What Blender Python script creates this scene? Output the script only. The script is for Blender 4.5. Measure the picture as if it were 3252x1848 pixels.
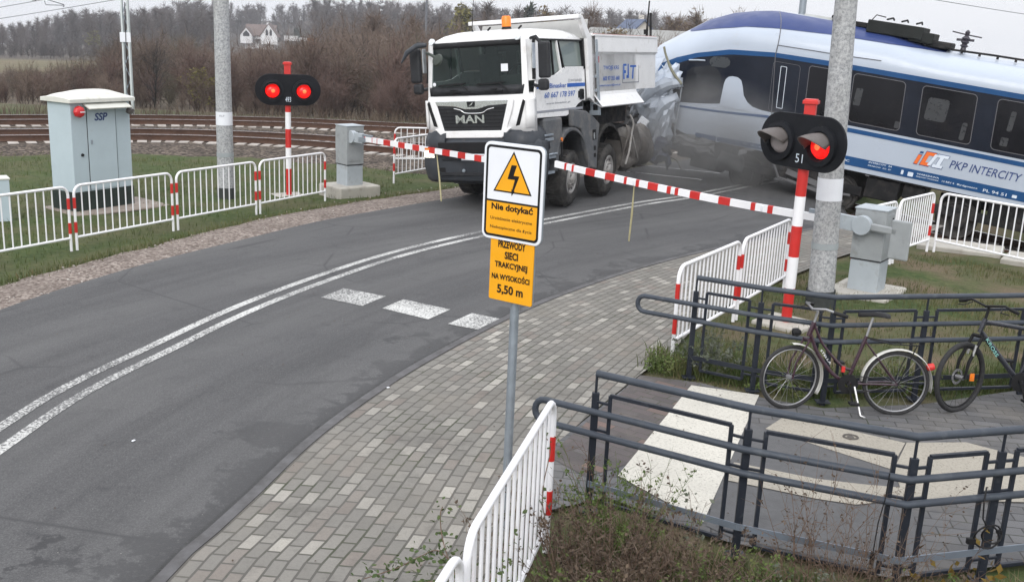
import bpy, bmesh, math, random
import numpy as np
from mathutils import Vector, Matrix
for o in list(bpy.data.objects): bpy.data.objects.remove(o)
S = bpy.context.scene
COL = S.collection
R = math.radians
random.seed(7)
rng = np.random.default_rng(7)

# ------------------------------------------------------------------ camera, world, sun, exposure
CAM_H, PITCH, ROLL = 3.23, 0.252, 0.045
cd = bpy.data.cameras.new('camera')
cd.sensor_width = 36; cd.lens = 35.45; cd.clip_start = 0.1; cd.clip_end = 3000
co = bpy.data.objects.new('camera', cd); COL.objects.link(co)
fw = Vector((0, math.cos(PITCH), -math.sin(PITCH))); up = Vector((0, math.sin(PITCH), math.cos(PITCH))); rt = Vector((1, 0, 0))
rv = rt*math.cos(ROLL) + up*math.sin(ROLL); uv_ = -rt*math.sin(ROLL) + up*math.cos(ROLL)
m = Matrix((rv, uv_, -fw)).transposed().to_4x4(); m.translation = (0, 0, CAM_H)
co.matrix_world = m
S.camera = co
SUN_EL, SUN_AZ = 32, 196          # azimuth: clockwise from +y
w = bpy.data.worlds.new('World'); S.world = w; w.use_nodes = True
nt = w.node_tree; nt.nodes.clear()
sky = nt.nodes.new('ShaderNodeTexSky'); sky.sky_type = 'NISHITA'; sky.sun_disc = False
sky.sun_elevation = R(SUN_EL); sky.sun_rotation = R(SUN_AZ); sky.dust_density = 4.0; sky.air_density = 1.0; sky.ozone_density = 1.0
hs = nt.nodes.new('ShaderNodeHueSaturation'); hs.inputs['Saturation'].default_value = 0.16
bg = nt.nodes.new('ShaderNodeBackground'); bg.inputs['Strength'].default_value = 0.15
wtc = nt.nodes.new('ShaderNodeTexCoord'); cn = nt.nodes.new('ShaderNodeTexNoise'); cn.inputs['Scale'].default_value = .9; cn.inputs['Detail'].default_value = 1
cm = nt.nodes.new('ShaderNodeMapping'); cm.inputs['Scale'].default_value = (1, 1, 3.5); nt.links.new(wtc.outputs['Generated'], cm.inputs[0]); nt.links.new(cm.outputs[0], cn.inputs['Vector'])
cr_ = nt.nodes.new('ShaderNodeMapRange'); cr_.inputs[1].default_value = .3; cr_.inputs[2].default_value = .7; cr_.inputs[3].default_value = .93; cr_.inputs[4].default_value = .98; nt.links.new(cn.outputs['Fac'], cr_.inputs[0])
cloud = nt.nodes.new('ShaderNodeMix'); cloud.data_type = 'RGBA'; cloud.inputs[7].default_value = (5.6, 5.7, 5.98, 1)   # overcast cloud deck over the clear sky, brighter towards the zenith
sz = nt.nodes.new('ShaderNodeSeparateXYZ'); nt.links.new(wtc.outputs['Generated'], sz.inputs[0]); zr_ = nt.nodes.new('ShaderNodeMapRange'); zr_.inputs[1].default_value = .04; zr_.inputs[2].default_value = 1; zr_.inputs[3].default_value = 1; zr_.inputs[4].default_value = 2.1; nt.links.new(sz.outputs[2], zr_.inputs[0])
cm2 = nt.nodes.new('ShaderNodeMix'); cm2.data_type = 'RGBA'; cm2.blend_type = 'MULTIPLY'; cm2.inputs[0].default_value = 1; cm2.inputs[6].default_value = (5.6, 5.7, 5.98, 1); nt.links.new(zr_.outputs[0], cm2.inputs[7]); nt.links.new(cm2.outputs[2], cloud.inputs[7])
nt.links.new(cr_.outputs[0], cloud.inputs[0])
wo = nt.nodes.new('ShaderNodeOutputWorld')
nt.links.new(sky.outputs[0], hs.inputs['Color']); nt.links.new(hs.outputs[0], cloud.inputs[6]); nt.links.new(cloud.outputs[2], bg.inputs[0]); nt.links.new(bg.outputs[0], wo.inputs[0])
sd = bpy.data.lights.new('sun', 'SUN'); sd.energy = 1.5; sd.angle = R(32); sd.color = (1, .97, .93)
so = bpy.data.objects.new('sun', sd); COL.objects.link(so)
sdir = Vector((math.sin(R(SUN_AZ))*math.cos(R(SUN_EL)), math.cos(R(SUN_AZ))*math.cos(R(SUN_EL)), math.sin(R(SUN_EL))))
so.rotation_euler = sdir.to_track_quat('Z', 'Y').to_euler()
S.view_settings.view_transform = 'Standard'; S.view_settings.look = 'None'; S.view_settings.gamma = 1
S.view_settings.exposure = 0.15
S.render.engine = 'CYCLES'
S.render.resolution_x, S.render.resolution_y = 1024, 581

# ------------------------------------------------------------------ materials
def nodes(name):
    mt = bpy.data.materials.new(name); mt.use_nodes = True
    n = mt.node_tree; n.nodes.clear()
    out = n.nodes.new('ShaderNodeOutputMaterial'); b = n.nodes.new('ShaderNodeBsdfPrincipled')
    n.links.new(b.outputs[0], out.inputs[0])
    return mt, n, b, out
def N(n, t, **kw):
    x = n.nodes.new('ShaderNode'+t)
    for k, v in kw.items():
        if k in x.inputs.keys(): x.inputs[k].default_value = v
        else: setattr(x, k, v)
    return x
def noise(n, vec, scale, detail=4, rough=.55):
    x = N(n, 'TexNoise', Scale=scale, Detail=detail, Roughness=rough)
    if vec is not None: n.links.new(vec, x.inputs['Vector'])
    return x.outputs['Fac']
def ramp(n, fac, stops):
    x = n.nodes.new('ShaderNodeValToRGB'); e = x.color_ramp.elements
    while len(e) < len(stops): e.new(.5)
    for el, (p, c) in zip(e, stops):
        el.position = p; el.color = (*c, 1) if not isinstance(c, (int, float)) else (c, c, c, 1)
    n.links.new(fac, x.inputs[0]); return x.outputs[0]
def mix(n, fac, a, b, mode='MIX'):
    x = n.nodes.new('ShaderNodeMix'); x.data_type = 'RGBA'; x.blend_type = mode
    for sock, val in ((x.inputs[0], fac), (x.inputs[6], a), (x.inputs[7], b)):
        if isinstance(val, (int, float)): sock.default_value = val
        elif isinstance(val, tuple): sock.default_value = (*val, 1)
        else: n.links.new(val, sock)
    return x.outputs[2]
def math_(n, op, a, b=0.0):
    x = n.nodes.new('ShaderNodeMath'); x.operation = op
    for i, val in enumerate((a, b)):
        if isinstance(val, (int, float)): x.inputs[i].default_value = val
        else: n.links.new(val, x.inputs[i])
    return x.outputs[0]
def bump(n, b, h, strength=.3, dist=.01):
    x = N(n, 'Bump', Strength=strength, Distance=dist); n.links.new(h, x.inputs['Height']); n.links.new(x.outputs[0], b.inputs['Normal'])
def M(name, col, rough=.55, metal=0, var=.12, scale=3, dirt=None, dscale=5, dlo=.52, dhi=.75, bmp=0, bscale=80, coord='Object', coat=0, spec=None):
    mt, n, b, _ = nodes(name)
    tc = N(n, 'TexCoord').outputs[coord]
    lo = tuple(c*(1-var) for c in col); hi = tuple(min(1, c*(1+var)) for c in col)
    c = ramp(n, noise(n, tc, scale, 6), [(.3, lo), (.7, hi)])
    if dirt:
        f = ramp(n, noise(n, tc, dscale, 8, .65), [(dlo, 0.0), (dhi, 1.0)])
        c = mix(n, f, c, dirt)
    n.links.new(c, b.inputs['Base Color'])
    rr = ramp(n, noise(n, tc, scale*3, 3), [(.3, rough*.8), (.7, min(1, rough*1.2))]); n.links.new(rr, b.inputs['Roughness'])
    b.inputs['Metallic'].default_value = metal
    if spec is not None: b.inputs['Specular IOR Level'].default_value = spec
    if coat: b.inputs['Coat Weight'].default_value = coat
    if bmp: bump(n, b, noise(n, tc, bscale, 3), bmp)
    return mt
def emit(name, col, st):
    mt, n, b, _ = nodes(name)
    tc = N(n, 'TexCoord').outputs['Object']
    c = ramp(n, noise(n, tc, 30, 2), [(.35, tuple(x*.6 for x in col)), (.65, col)])
    n.links.new(c, b.inputs['Base Color']); n.links.new(c, b.inputs['Emission Color']); b.inputs['Emission Strength'].default_value = st
    b.inputs['Roughness'].default_value = .2
    return mt
def glass(name, tint, trans=.5, rough=.03):
    mt, n, b, out = nodes(name)
    b.inputs['Base Color'].default_value = (*tint, 1); b.inputs['Roughness'].default_value = rough; b.inputs['IOR'].default_value = 1.5
    tr = N(n, 'BsdfTransparent'); tr.inputs[0].default_value = (.62, .72, .68, 1)
    mx = n.nodes.new('ShaderNodeMixShader'); mx.inputs[0].default_value = 1-trans
    n.links.new(tr.outputs[0], mx.inputs[1]); n.links.new(b.outputs[0], mx.inputs[2]); n.links.new(mx.outputs[0], out.inputs[0])
    return mt

m_white = M('white_paint', (.74, .74, .75), .4, 0, .04, 3, (.42, .39, .35), 7, .62, .85)
m_rail_white = M('fence_white_paint', (.80, .80, .82), .38, 0, .05, 4, (.45, .40, .34), 9, .66, .8)
m_red = M('signal_red_paint', (.52, .022, .018), .42, 0, .12, 6, (.30, .05, .04), 11, .66, .9)
m_cabwhite = M('truck_white_paint', (.80, .80, .80), .3, 0, .03, 2, (.52, .49, .45), 3, .56, .95, coat=.4)
m_tipwhite = M('tipper_white_paint', (.74, .74, .74), .45, 0, .05, 3, (.45, .43, .40), 6, .56, .8)
m_tipgrey = M('tipper_inner_grey', (.36, .36, .35), .6, 0, .1, 3)
m_blackpl = M('black_plastic', (.022, .023, .026), .5, 0, .15, 8, (.08, .075, .07), 6, .6, .9, spec=0.25)
m_greypl = M('bumper_grey_plastic', (.040, .045, .053), .5, 0, .12, 4, (.10, .092, .085), 5, .58, .95, spec=0.25)
m_fender = M('fender_grey_plastic', (.095, .10, .107), .6, 0, .1, 4, (.19, .175, .16), 4, .50, .8, spec=0.3)
m_chrome = M('satin_chrome', (.72, .74, .74), .22, .85, .05, 6)
m_tyre = M('tyre_rubber', (.035, .034, .033), .85, 0, .2, 6, (.105, .098, .09), 5, .48, .78, .3, 40, spec=0.15)
m_hub = M('dusty_wheel_steel', (.30, .29, .28), .55, .3, .15, 6, (.18, .16, .14), 9, .5, .7)
m_under = M('chassis_black', (.02, .02, .021), .7, .1, .3, 4, (.07, .06, .055), 4, .5, .8, spec=0.1)
m_wind = glass('windscreen_glass', (.02, .03, .03), .55)
m_sideglass = glass('side_window_glass', (.26, .31, .29), .30)  # pale tint stands in for the sky reflected in the pane
m_trainglass = M('train_window_glass', (.007, .007, .009), .10, 0, .5, .8, (.022, .020, .020), 1.5, .55, .8, spec=0.22)
m_trainblack = M('train_black_band', (.010, .013, .022), .18, 0, .2, 2, spec=0.22)
m_trainwhite = M('train_pale_grey_paint', (.40, .45, .525), .34, 0, .03, 1.5, (.37, .385, .41), 3, .58, .95, coat=.2)
m_trainblue = M('train_blue_stripe', (.008, .060, .175), .35, 0, .08, 2, (.05, .10, .22), 4, .6, .9, spec=0.3)
m_trainroof = M('train_violet_blue_roof', (.026, .046, .155), .5, 0, .06, 1.2, coat=.2, spec=0.25)
m_traingrey = M('torn_panel_grey', (.22, .245, .28), .5, .1, .1, 2, (.17, .165, .16), 3, .48, .8, .1, 8)
m_trainframe = M('window_seal_grey', (.10, .10, .11), .4, 0, .1, 6)
m_navy = M('navy_lettering', (.02, .045, .16), .45, 0, .05, 6)
m_orange = M('orange_lettering', (.75, .14, .015), .45, 0, .05, 6)
m_palelet = M('pale_lettering', (.62, .68, .76), .45, 0, .05, 6)
m_bluelet = M('truck_blue_lettering', (.012, .10, .42), .45, 0, .05, 6)
m_greylet = M('grey_lettering', (.26, .27, .30), .5, 0, .05, 6)
m_black = M('sign_black', (.012, .012, .013), .5, 0, .1, 6, spec=0.18)
m_yellow = M('sign_yellow', (.80, .36, .006), .42, 0, .05, 5, (.55, .27, .03), 7, .62, .9)
m_signwhite = M('sign_white', (.74, .76, .80), .4, 0, .03, 5)
m_galv = M('galvanised_steel', (.30, .34, .38), .45, .55, .12, 12)
m_boxgrey = M('barrier_cabinet_grey', (.29, .31, .32), .55, 0, .08, 5, (.19, .19, .18), 6, .55, .8)
m_boxlight = M('barrier_cabinet_base_grey', (.37, .41, .44), .6, 0, .08, 5, (.22, .22, .21), 5, .55, .8)
m_cab = M('relay_cabinet_paint', (.42, .50, .54), .5, 0, .04, 3, (.36, .41, .42), 6, .6, .9)
m_cabroof = M('relay_cabinet_roof', (.60, .60, .55), .6, 0, .08, 4, (.42, .40, .30), 5, .55, .8)
m_cabbase = M('relay_cabinet_plinth', (.012, .022, .018), .6, 0, .2, 5)
m_railing = M('anthracite_railing_paint', (.020, .024, .033), .45, .1, .15, 6, (.075, .08, .09), 10, .6, .8, spec=0.25)
m_railpipe = M('railing_handrail_paint', (.048, .057, .072), .5, .1, .12, 5, (.09, .10, .11), 8, .55, .8, spec=0.3)
m_bar = M('grey_flat_bar', (.17, .20, .24), .5, .3, .12, 5)
m_rust = M('rail_rusty_side', (.085, .045, .03), .8, .2, .2, 3)
m_railtop = M('rail_polished_head', (.50, .50, .52), .28, .9, .1, 3)
m_sleeper = M('concrete_sleeper', (.40, .37, .34), .85, 0, .2, 2, (.18, .13, .10), 3, .5, .75)
m_concrete = M('concrete_slab', (.40, .38, .34), .85, 0, .12, 3, (.22, .20, .16), 4, .5, .8, .2, 60)
m_mast = M('mast_paint', (.55, .60, .60), .5, .2, .1, 2, (.36, .40, .36), 3, .55, .8)
m_wire = M('wire_grey', (.16, .17, .19), .5, .5, .1, 4)
m_pole = None
def m_speckle(name, a, b, sc, rough=.85):
    mt, n, bs, _ = nodes(name); tc = N(n, 'TexCoord').outputs['Object']
    f = noise(n, tc, sc, 8, .8); g = noise(n, tc, 2.2, 4)
    c = mix(n, ramp(n, f, [(.40, 0.0), (.60, 1.0)]), a, b)
    c = mix(n, ramp(n, g, [(.35, 0.0), (.75, .35)]), c, (.22, .21, .19))
    n.links.new(c, bs.inputs['Base Color']); bs.inputs['Roughness'].default_value = rough; bump(n, bs, f, .4)
    return mt
m_pole = m_speckle('speckled_concrete_pole', (.20, .21, .22), (.50, .51, .52), 26)
m_lampred = emit('lit_red_lens', (.9, .012, .010), .95)
m_lamphot = emit('lit_lamp_filament', (1, .16, .05), 1.3)
m_lampoff = M('unlit_lens', (.30, .27, .27), .3, 0, .15, 8)
m_lamphead = emit('lit_headlamp', (.95, .92, .80), 1.0)
m_amber = M('amber_plastic', (.80, .20, .015), .3, 0, .1, 8)
m_boardblack = M('signal_board_black', (.012, .013, .016), .5, 0, .2, 5, (.03, .03, .03), 6, .6, .85, spec=0.12)
m_hood = M('signal_hood_grey', (.115, .102, .097), .6, 0, .1, 8)
m_stick = M('dry_wood_stick', (.33, .30, .17), .8, 0, .15, 10)
m_beak = M('bright_metal', (.6, .6, .6), .3, .8, .05, 8)

# ------------------------------------------------------------------ mesh helpers
class MB:
    def __init__(s): s.v = []; s.f = []; s.m = []
    def add(s, vs, fs, mi=0):
        b = len(s.v); s.v += [tuple(v) for v in vs]
        for f in fs: s.f.append(tuple(i+b for i in f)); s.m.append(mi)
    def box(s, c, d, mi=0, rot=None):
        vs = []
        for sx in (-.5, .5):
            for sy in (-.5, .5):
                for sz in (-.5, .5):
                    p = Vector((sx*d[0], sy*d[1], sz*d[2]))
                    if rot is not None: p = rot @ p
                    vs.append(p+Vector(c))
        s.add(vs, [(0, 1, 3, 2), (4, 6, 7, 5), (0, 4, 5, 1), (2, 3, 7, 6), (0, 2, 6, 4), (1, 5, 7, 3)], mi); return s
    def beam(s, p, q, w_, h_, mi=0, upv=(0, 0, 1)):
        p, q = Vector(p), Vector(q); z = (q-p); L = z.length; z.normalize(); u = Vector(upv)
        if abs(z.dot(u)) > .98: u = Vector((0, 1, 0))
        x = u.cross(z).normalized(); y = z.cross(x)
        s.box((p+q)/2, (w_, h_, L), mi, Matrix((x, y, z)).transposed()); return s
    def tube(s, pts, r, n=8, mi=0, caps=True, closed=False):
        pts = [Vector(p) for p in pts]; k = len(pts); rs = r if isinstance(r, (list, tuple)) else [r]*k
        prev = None; vs = []
        for i, p in enumerate(pts):
            if closed: t = pts[(i+1) % k]-pts[i-1]
            else: t = pts[min(i+1, k-1)]-pts[max(i-1, 0)]
            t.normalize()
            if prev is None:
                a = Vector((0, 0, 1)) if abs(t.z) < .9 else Vector((1, 0, 0)); x = a.cross(t).normalized()
            else: x = (prev-t*prev.dot(t)).normalized()
            prev = x; y = t.cross(x)
            for j in range(n):
                a = 2*math.pi*j/n; vs.append(p+(x*math.cos(a)+y*math.sin(a))*rs[i])
        fs = []
        for i in range(k if closed else k-1):
            for j in range(n):
                i2 = (i+1) % k
                fs.append((i*n+j, i*n+(j+1) % n, i2*n+(j+1) % n, i2*n+j))
        if caps and not closed: fs += [tuple(range(n))[::-1], tuple(range((k-1)*n, k*n))]
        s.add(vs, fs, mi); return s
    def lathe(s, prof, o=(0, 0, 0), axis=(0, 0, 1), n=24, mi=0, mis=None):
        z = Vector(axis).normalized(); a = Vector((0, 0, 1)) if abs(z.z) < .9 else Vector((1, 0, 0)); x = a.cross(z).normalized(); y = z.cross(x); o = Vector(o)
        vs = []
        for r_, h in prof:
            for j in range(n):
                t = 2*math.pi*j/n; vs.append(o+z*h+(x*math.cos(t)+y*math.sin(t))*r_)
        for i in range(len(prof)-1):
            fs = [(i*n+j, i*n+(j+1) % n, (i+1)*n+(j+1) % n, (i+1)*n+j) for j in range(n)]
            if i == 0: s.add(vs, fs, mis[0] if mis else mi); base = len(s.v)-len(vs)
            else:
                for f in fs: s.f.append(tuple(q+base for q in f)); s.m.append(mis[i] if mis else mi)
        return s
    def prism(s, poly, o, ex, ey, d, mi=0, mside=None):
        o, ex, ey, d = Vector(o), Vector(ex), Vector(ey), Vector(d); k = len(poly)
        vs = [o+ex*a+ey*b for a, b in poly]; vs += [v+d for v in vs]
        s.add(vs, [tuple(range(k)), tuple(range(k, 2*k))[::-1]], mi)
        b = len(s.v)-2*k
        for i in range(k):
            s.f.append((b+i, b+(i+1) % k, b+k+(i+1) % k, b+k+i)); s.m.append(mi if mside is None else mside)
        return s
    def grid(s, rows, mi=0):
        k = len(rows[0]); vs = [p for r_ in rows for p in r_]
        fs = [(i*k+j, i*k+j+1, (i+1)*k+j+1, (i+1)*k+j) for i in range(len(rows)-1) for j in range(k-1)]
        s.add(vs, fs, mi); return s
    def build(s, name, mats, parent=None, bev=0, smooth=None, xf=None, solid=0, sub=0, recalc=True):
        me = bpy.data.meshes.new(name)
        vs = s.v if xf is None else [tuple(xf(v)) for v in s.v]
        me.from_pydata(vs, [], s.f)
        if not isinstance(mats, (list, tuple)): mats = [mats]
        for mm in mats: me.materials.append(mm)
        if len(mats) > 1: me.polygons.foreach_set('material_index', s.m)
        if recalc:
            b = bmesh.new(); b.from_mesh(me); bmesh.ops.recalc_face_normals(b, faces=b.faces); b.to_mesh(me); b.free()
        if smooth is not None:
            me.polygons.foreach_set('use_smooth', [True]*len(me.polygons))
            me.set_sharp_from_angle(angle=R(smooth))
        o = bpy.data.objects.new(name, me); COL.objects.link(o)
        if parent: o.parent = parent
        if solid:
            q = o.modifiers.new('solid', 'SOLIDIFY'); q.thickness = solid; q.offset = 0
        if sub:
            q = o.modifiers.new('sub', 'SUBSURF'); q.levels = sub; q.render_levels = sub
        if bev:
            q = o.modifiers.new('bevel', 'BEVEL'); q.width = bev; q.segments = 2; q.limit_method = 'ANGLE'; q.angle_limit = R(35)
        return o
def tag(o, label, cat, group=None, kind=None):
    o['label'] = label; o['category'] = cat
    if group: o['group'] = group
    if kind: o['kind'] = kind
    return o
def struct(o, kind='structure'): o['kind'] = kind; return o
def thing(name, label, cat, loc=(0, 0, 0), rz=0, group=None):
    o = bpy.data.objects.new(name, None); COL.objects.link(o); o.location = loc; o.rotation_euler = (0, 0, rz); o.empty_display_size = .3
    return tag(o, label, cat, group)
def dup(root, loc=None, rz=None, label=None):
    r = root.copy(); COL.objects.link(r)
    if loc is not None: r.location = loc
    if rz is not None: r.rotation_euler = (0, 0, rz)
    if label: r['label'] = label
    for ch in list(root.children):
        c = ch.copy(); COL.objects.link(c); c.parent = r
        for g in list(ch.children):
            d = g.copy(); COL.objects.link(d); d.parent = c
    return r
def text(body, name, mat, o, ex, ey, wdt=None, hgt=None, parent=None, depth=.002, shear=0, xf=None, bold=0):
    cu = bpy.data.curves.new('tmp', 'FONT'); cu.body = body; cu.size = 1; cu.shear = shear; cu.offset = bold; cu.resolution_u = 3
    cu.align_x = 'LEFT'
    ob = bpy.data.objects.new('tmp', cu); COL.objects.link(ob)
    dg = bpy.context.evaluated_depsgraph_get(); me = bpy.data.meshes.new_from_object(ob.evaluated_get(dg))
    bpy.data.objects.remove(ob); bpy.data.curves.remove(cu)
    co_ = np.array([v.co for v in me.vertices]) if len(me.vertices) else np.zeros((1, 3))
    lo, hi = co_.min(0), co_.max(0); sx = wdt/(hi[0]-lo[0]) if wdt else None; sy = hgt/(hi[1]-lo[1]) if hgt else sx
    if sx is None: sx = sy
    o, ex, ey = Vector(o), Vector(ex).normalized(), Vector(ey).normalized(); ez = ex.cross(ey)
    for v in me.vertices:
        p = o+ex*((v.co.x-lo[0])*sx)+ey*((v.co.y-lo[1])*sy)+ez*depth
        v.co = xf(p) if xf else p
    me.name = name; me.materials.clear(); me.materials.append(mat)
    ob = bpy.data.objects.new(name, me); COL.objects.link(ob)
    if parent: ob.parent = parent
    return ob
def rrect(w_, h_, r_, n=5, cx=0, cy=0):
    out = []
    for qx, qy, a0 in ((1, 1, 0), (-1, 1, 90), (-1, -1, 180), (1, -1, 270)):
        for i in range(n+1):
            a = R(a0+90*i/n); out.append((cx+qx*(w_/2-r_)+r_*math.cos(a), cy+qy*(h_/2-r_)+r_*math.sin(a)))
    return out
def ring(mb, outer, inner, o, ex, ey, d, mi=0):
    k = len(outer); o, ex, ey, d = Vector(o), Vector(ex), Vector(ey), Vector(d)
    P = lambda q: o+ex*q[0]+ey*q[1]
    vs = [P(q) for q in outer]+[P(q) for q in inner]; vs += [v+d for v in vs]; fs = []
    for i in range(k):
        j = (i+1) % k
        fs += [(i, j, k+j, k+i), (2*k+i, 3*k+i, 3*k+j, 2*k+j), (i, 2*k+i, 2*k+j, j), (k+i, k+j, 3*k+j, 3*k+i)]
    mb.add(vs, fs, mi)
def ss(a, b, x):
    t = np.clip((x-a)/(b-a), 0, 1); return t*t*(3-2*t)
def catmull(pts, n=8):
    P = [np.array(p, float) for p in pts]; P = [2*P[0]-P[1]]+P+[2*P[-1]-P[-2]]; out = []
    for i in range(1, len(P)-2):
        for k in range(n):
            t = k/n; a, b, c, d = P[i-1], P[i], P[i+1], P[i+2]
            out.append(.5*(2*b+(c-a)*t+(2*a-5*b+4*c-d)*t*t+(3*b-a-3*c+d)*t**3))
    out.append(P[-2]); return np.array(out)
def offset(line, d):
    t = np.gradient(line[:, :2], axis=0); t /= np.linalg.norm(t, axis=1)[:, None]
    o = line.copy(); o[:, 0] += -t[:, 1]*d; o[:, 1] += t[:, 0]*d; return o
def strip(name, a, b, z, mat, nx=1, uvscale=True, arc=None):
    """sheet between two equally long polylines; u = metres along, v = metres from a"""
    k = len(a); A = np.array(a)[:, :2]; B = np.array(b)[:, :2]; L = np.concatenate([[0], np.cumsum(np.linalg.norm(np.diff(A, axis=0), axis=1))])
    vs, us = [], []
    zz = z if callable(z) else (lambda x, y: z)
    for i in range(k):
        wd = np.linalg.norm(B[i]-A[i])
        for j in range(nx+1):
            p = A[i]+(B[i]-A[i])*j/nx; vs.append((p[0], p[1], zz(p[0], p[1]))); us.append((L[i], wd*j/nx))
    fs = [(i*(nx+1)+j, i*(nx+1)+j+1, (i+1)*(nx+1)+j+1, (i+1)*(nx+1)+j) for i in range(k-1) for j in range(nx)]
    me = bpy.data.meshes.new(name); me.from_pydata(vs, [], fs); uvl = me.uv_layers.new(name='UVMap')
    for l in me.loops: uvl.data[l.index].uv = us[l.vertex_index]
    me.materials.append(mat); me.update()
    if len(me.polygons) and me.polygons[0].normal.z < 0: me.flip_normals()
    o = bpy.data.objects.new(name, me); COL.objects.link(o); return o
def resample(line, n):
    L = np.concatenate([[0], np.cumsum(np.linalg.norm(np.diff(line, axis=0), axis=1))]); t = np.linspace(0, L[-1], n)
    return np.stack([np.interp(t, L, line[:, i]) for i in range(line.shape[1])], 1)
def npmesh(name, V, F, mats, mi=None, parent=None):
    me = bpy.data.meshes.new(name); V = np.asarray(V, np.float32); F = np.asarray(F, np.int32); nf, k = F.shape
    me.vertices.add(len(V)); me.vertices.foreach_set('co', V.ravel()); me.loops.add(nf*k); me.loops.foreach_set('vertex_index', F.ravel())
    me.polygons.add(nf); me.polygons.foreach_set('loop_start', np.arange(0, nf*k, k, dtype=np.int32))
    for mm in (mats if isinstance(mats, (list, tuple)) else [mats]): me.materials.append(mm)
    if mi is not None: me.polygons.foreach_set('material_index', np.asarray(mi, np.int32))
    me.update(calc_edges=True)
    o = bpy.data.objects.new(name, me); COL.objects.link(o)
    if parent: o.parent = parent
    return o

# ------------------------------------------------------------------ ground lines (metres, camera stands over the origin)
LEFT = catmull([(-6.3, -4), (-6.25, 3), (-6.0, 8.4), (-5.65, 10.69), (-5.31, 11.98), (-4.82, 13.38), (-4.13, 14.87), (-3.28, 16.67), (-2.14, 18.41), (-1.27, 19.68), (.6, 22.2), (2.6, 25.1), (6, 30), (10, 36)], 6)
CURB = catmull([(-2.6, -4), (-2.35, 2.5), (-2.04, 5.3), (-1.93, 5.85), (-1.79, 6.5), (-1.6, 7.45), (-1.31, 8.43), (-.89, 9.55), (-.13, 11.19), (.61, 12.51), (1.83, 14.27), (3.32, 15.99), (4.98, 17.66), (6.1, 18.9), (6.9, 20.6), (7.6, 23), (10.5, 28), (14.5, 34)], 6)
CENT = catmull([(-4.15, 1), (-4.05, 4.5), (-3.92, 7.2), (-3.8, 8.4), (-3.5, 9.6), (-3.1, 11.1), (-2.5, 12.7), (-1.7, 14.4), (-.6, 16.1), (.8, 17.9), (2.5, 20.0), (3.9, 21.5), (6.2, 24.5)], 8)
GRASSL = catmull([(-7.3, -4), (-7.2, 3), (-6.75, 9), (-6.29, 11.96), (-5.82, 13.18), (-5.26, 14.65), (-4.75, 16.2), (-4.1, 17.9), (-3.35, 19.3), (-2.45, 20.6), (-1.7, 21.6), (-.2, 23.6)], 6)
TR_O = np.array([5.65, 24.17]); TR_D = np.array([.8988, -.4384]); TILT = .119
NEAR = catmull([(-34, 12), (-24, 20.6), (-18, 24.8), (-13.9, 27.1), (-10.9, 28.75), (-8.2, 29.3), (-5.5, 29.1), (-2.2, 28.0), (1.6, 26.2), (5.65, 24.17), (10.14, 21.98), (19.1, 17.6), (28, 13.2)], 10)
FAR = catmull([(-36, 15.5), (-26, 23.8), (-19, 28.8), (-15.6, 31.1), (-12.2, 33.0), (-9, 34.0), (-6.0, 34.3), (0, 33.6), (8, 31), (18, 26.8), (30, 21)], 10)
TOPX = [-200, 0, 120, 220, 400, 510, 545, 640, 700, 900, 1000, 1150, 1300, 1500, 1700, 1900, 2100, 2250, 2400, 2520, 2700, 3400]
TOPY = [105, 90, 76, 48, 42, 38, 16, 6, 14, 26, 10, 4, 18, 32, 44, 44, 62, 74, 80, 115, 240, 280]
def along_train(x, y): return (x-TR_O[0])*TR_D[0]+(y-TR_O[1])*TR_D[1], -(x-TR_O[0])*TR_D[1]+(y-TR_O[1])*TR_D[0]
def track_z(x, y):
    u, _ = along_train(x, y); return -TILT*np.maximum(0, u+1.0)-.006*np.maximum(0, -x-30)
def polydist(x, y, line):
    """signed distance, positive to the left of the line"""
    x = np.asarray(x, float); y = np.asarray(y, float); best = np.full(x.shape, 1e9); sg = np.zeros(x.shape)
    for a, b in zip(line[:-1], line[1:]):
        d = b-a; L2 = d@d; t = np.clip(((x-a[0])*d[0]+(y-a[1])*d[1])/L2, 0, 1)
        ex, ey = x-a[0]-t*d[0], y-a[1]-t*d[1]; dd = np.hypot(ex, ey); mk = dd < best
        best = np.where(mk, dd, best); sg = np.where(mk, d[0]*ey-d[1]*ex, sg)
    return best*np.sign(sg)
def terrain_h(x, y):
    x = np.asarray(x, float); y = np.asarray(y, float)
    h = np.interp(y, [0, 37, 42, 60, 100, 150, 400, 500, 560, 700], [0, -.1, -.7, -2.0, -3.0, -4.0, -6.0, -6.0, -12, -40])
    h = h-.03*np.maximum(0, -x-20)*np.clip((y-60)/200, 0, 1)
    ux = 1626+3300*x/np.maximum(y, 60); vh = 99.5+.045*(ux-1663); vt = np.interp(ux, TOPX, TOPY)+np.interp(ux, [0, 600, 1000, 3000], [40, 52, 40, 24])
    zr = CAM_H-(vt-vh)*540/3202.4; kr = ss(395, 540, y); h = np.where(y < 560, h*(1-kr)+zr*kr, zr-np.maximum(0, y-560)*.35)
    near = y < 60
    sd_ = polydist(x, y, LEFT[::3])
    hn = -.035-.24*ss(.35, 2.2, sd_)
    hn = hn-.12*ss(26, 30, y)
    h = np.where(near, h*ss(37, 45, y)+hn*(1-ss(37, 45, y)), h)
    u, v = along_train(x, y)
    deep = track_z(x, y)-.42
    k = (1-ss(2.4, 5.6, np.abs(v)))*ss(.5, 3.5, u)*(1-ss(40, 60, u))
    h = h*(1-k)+np.minimum(h, deep)*k
    return h

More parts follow.
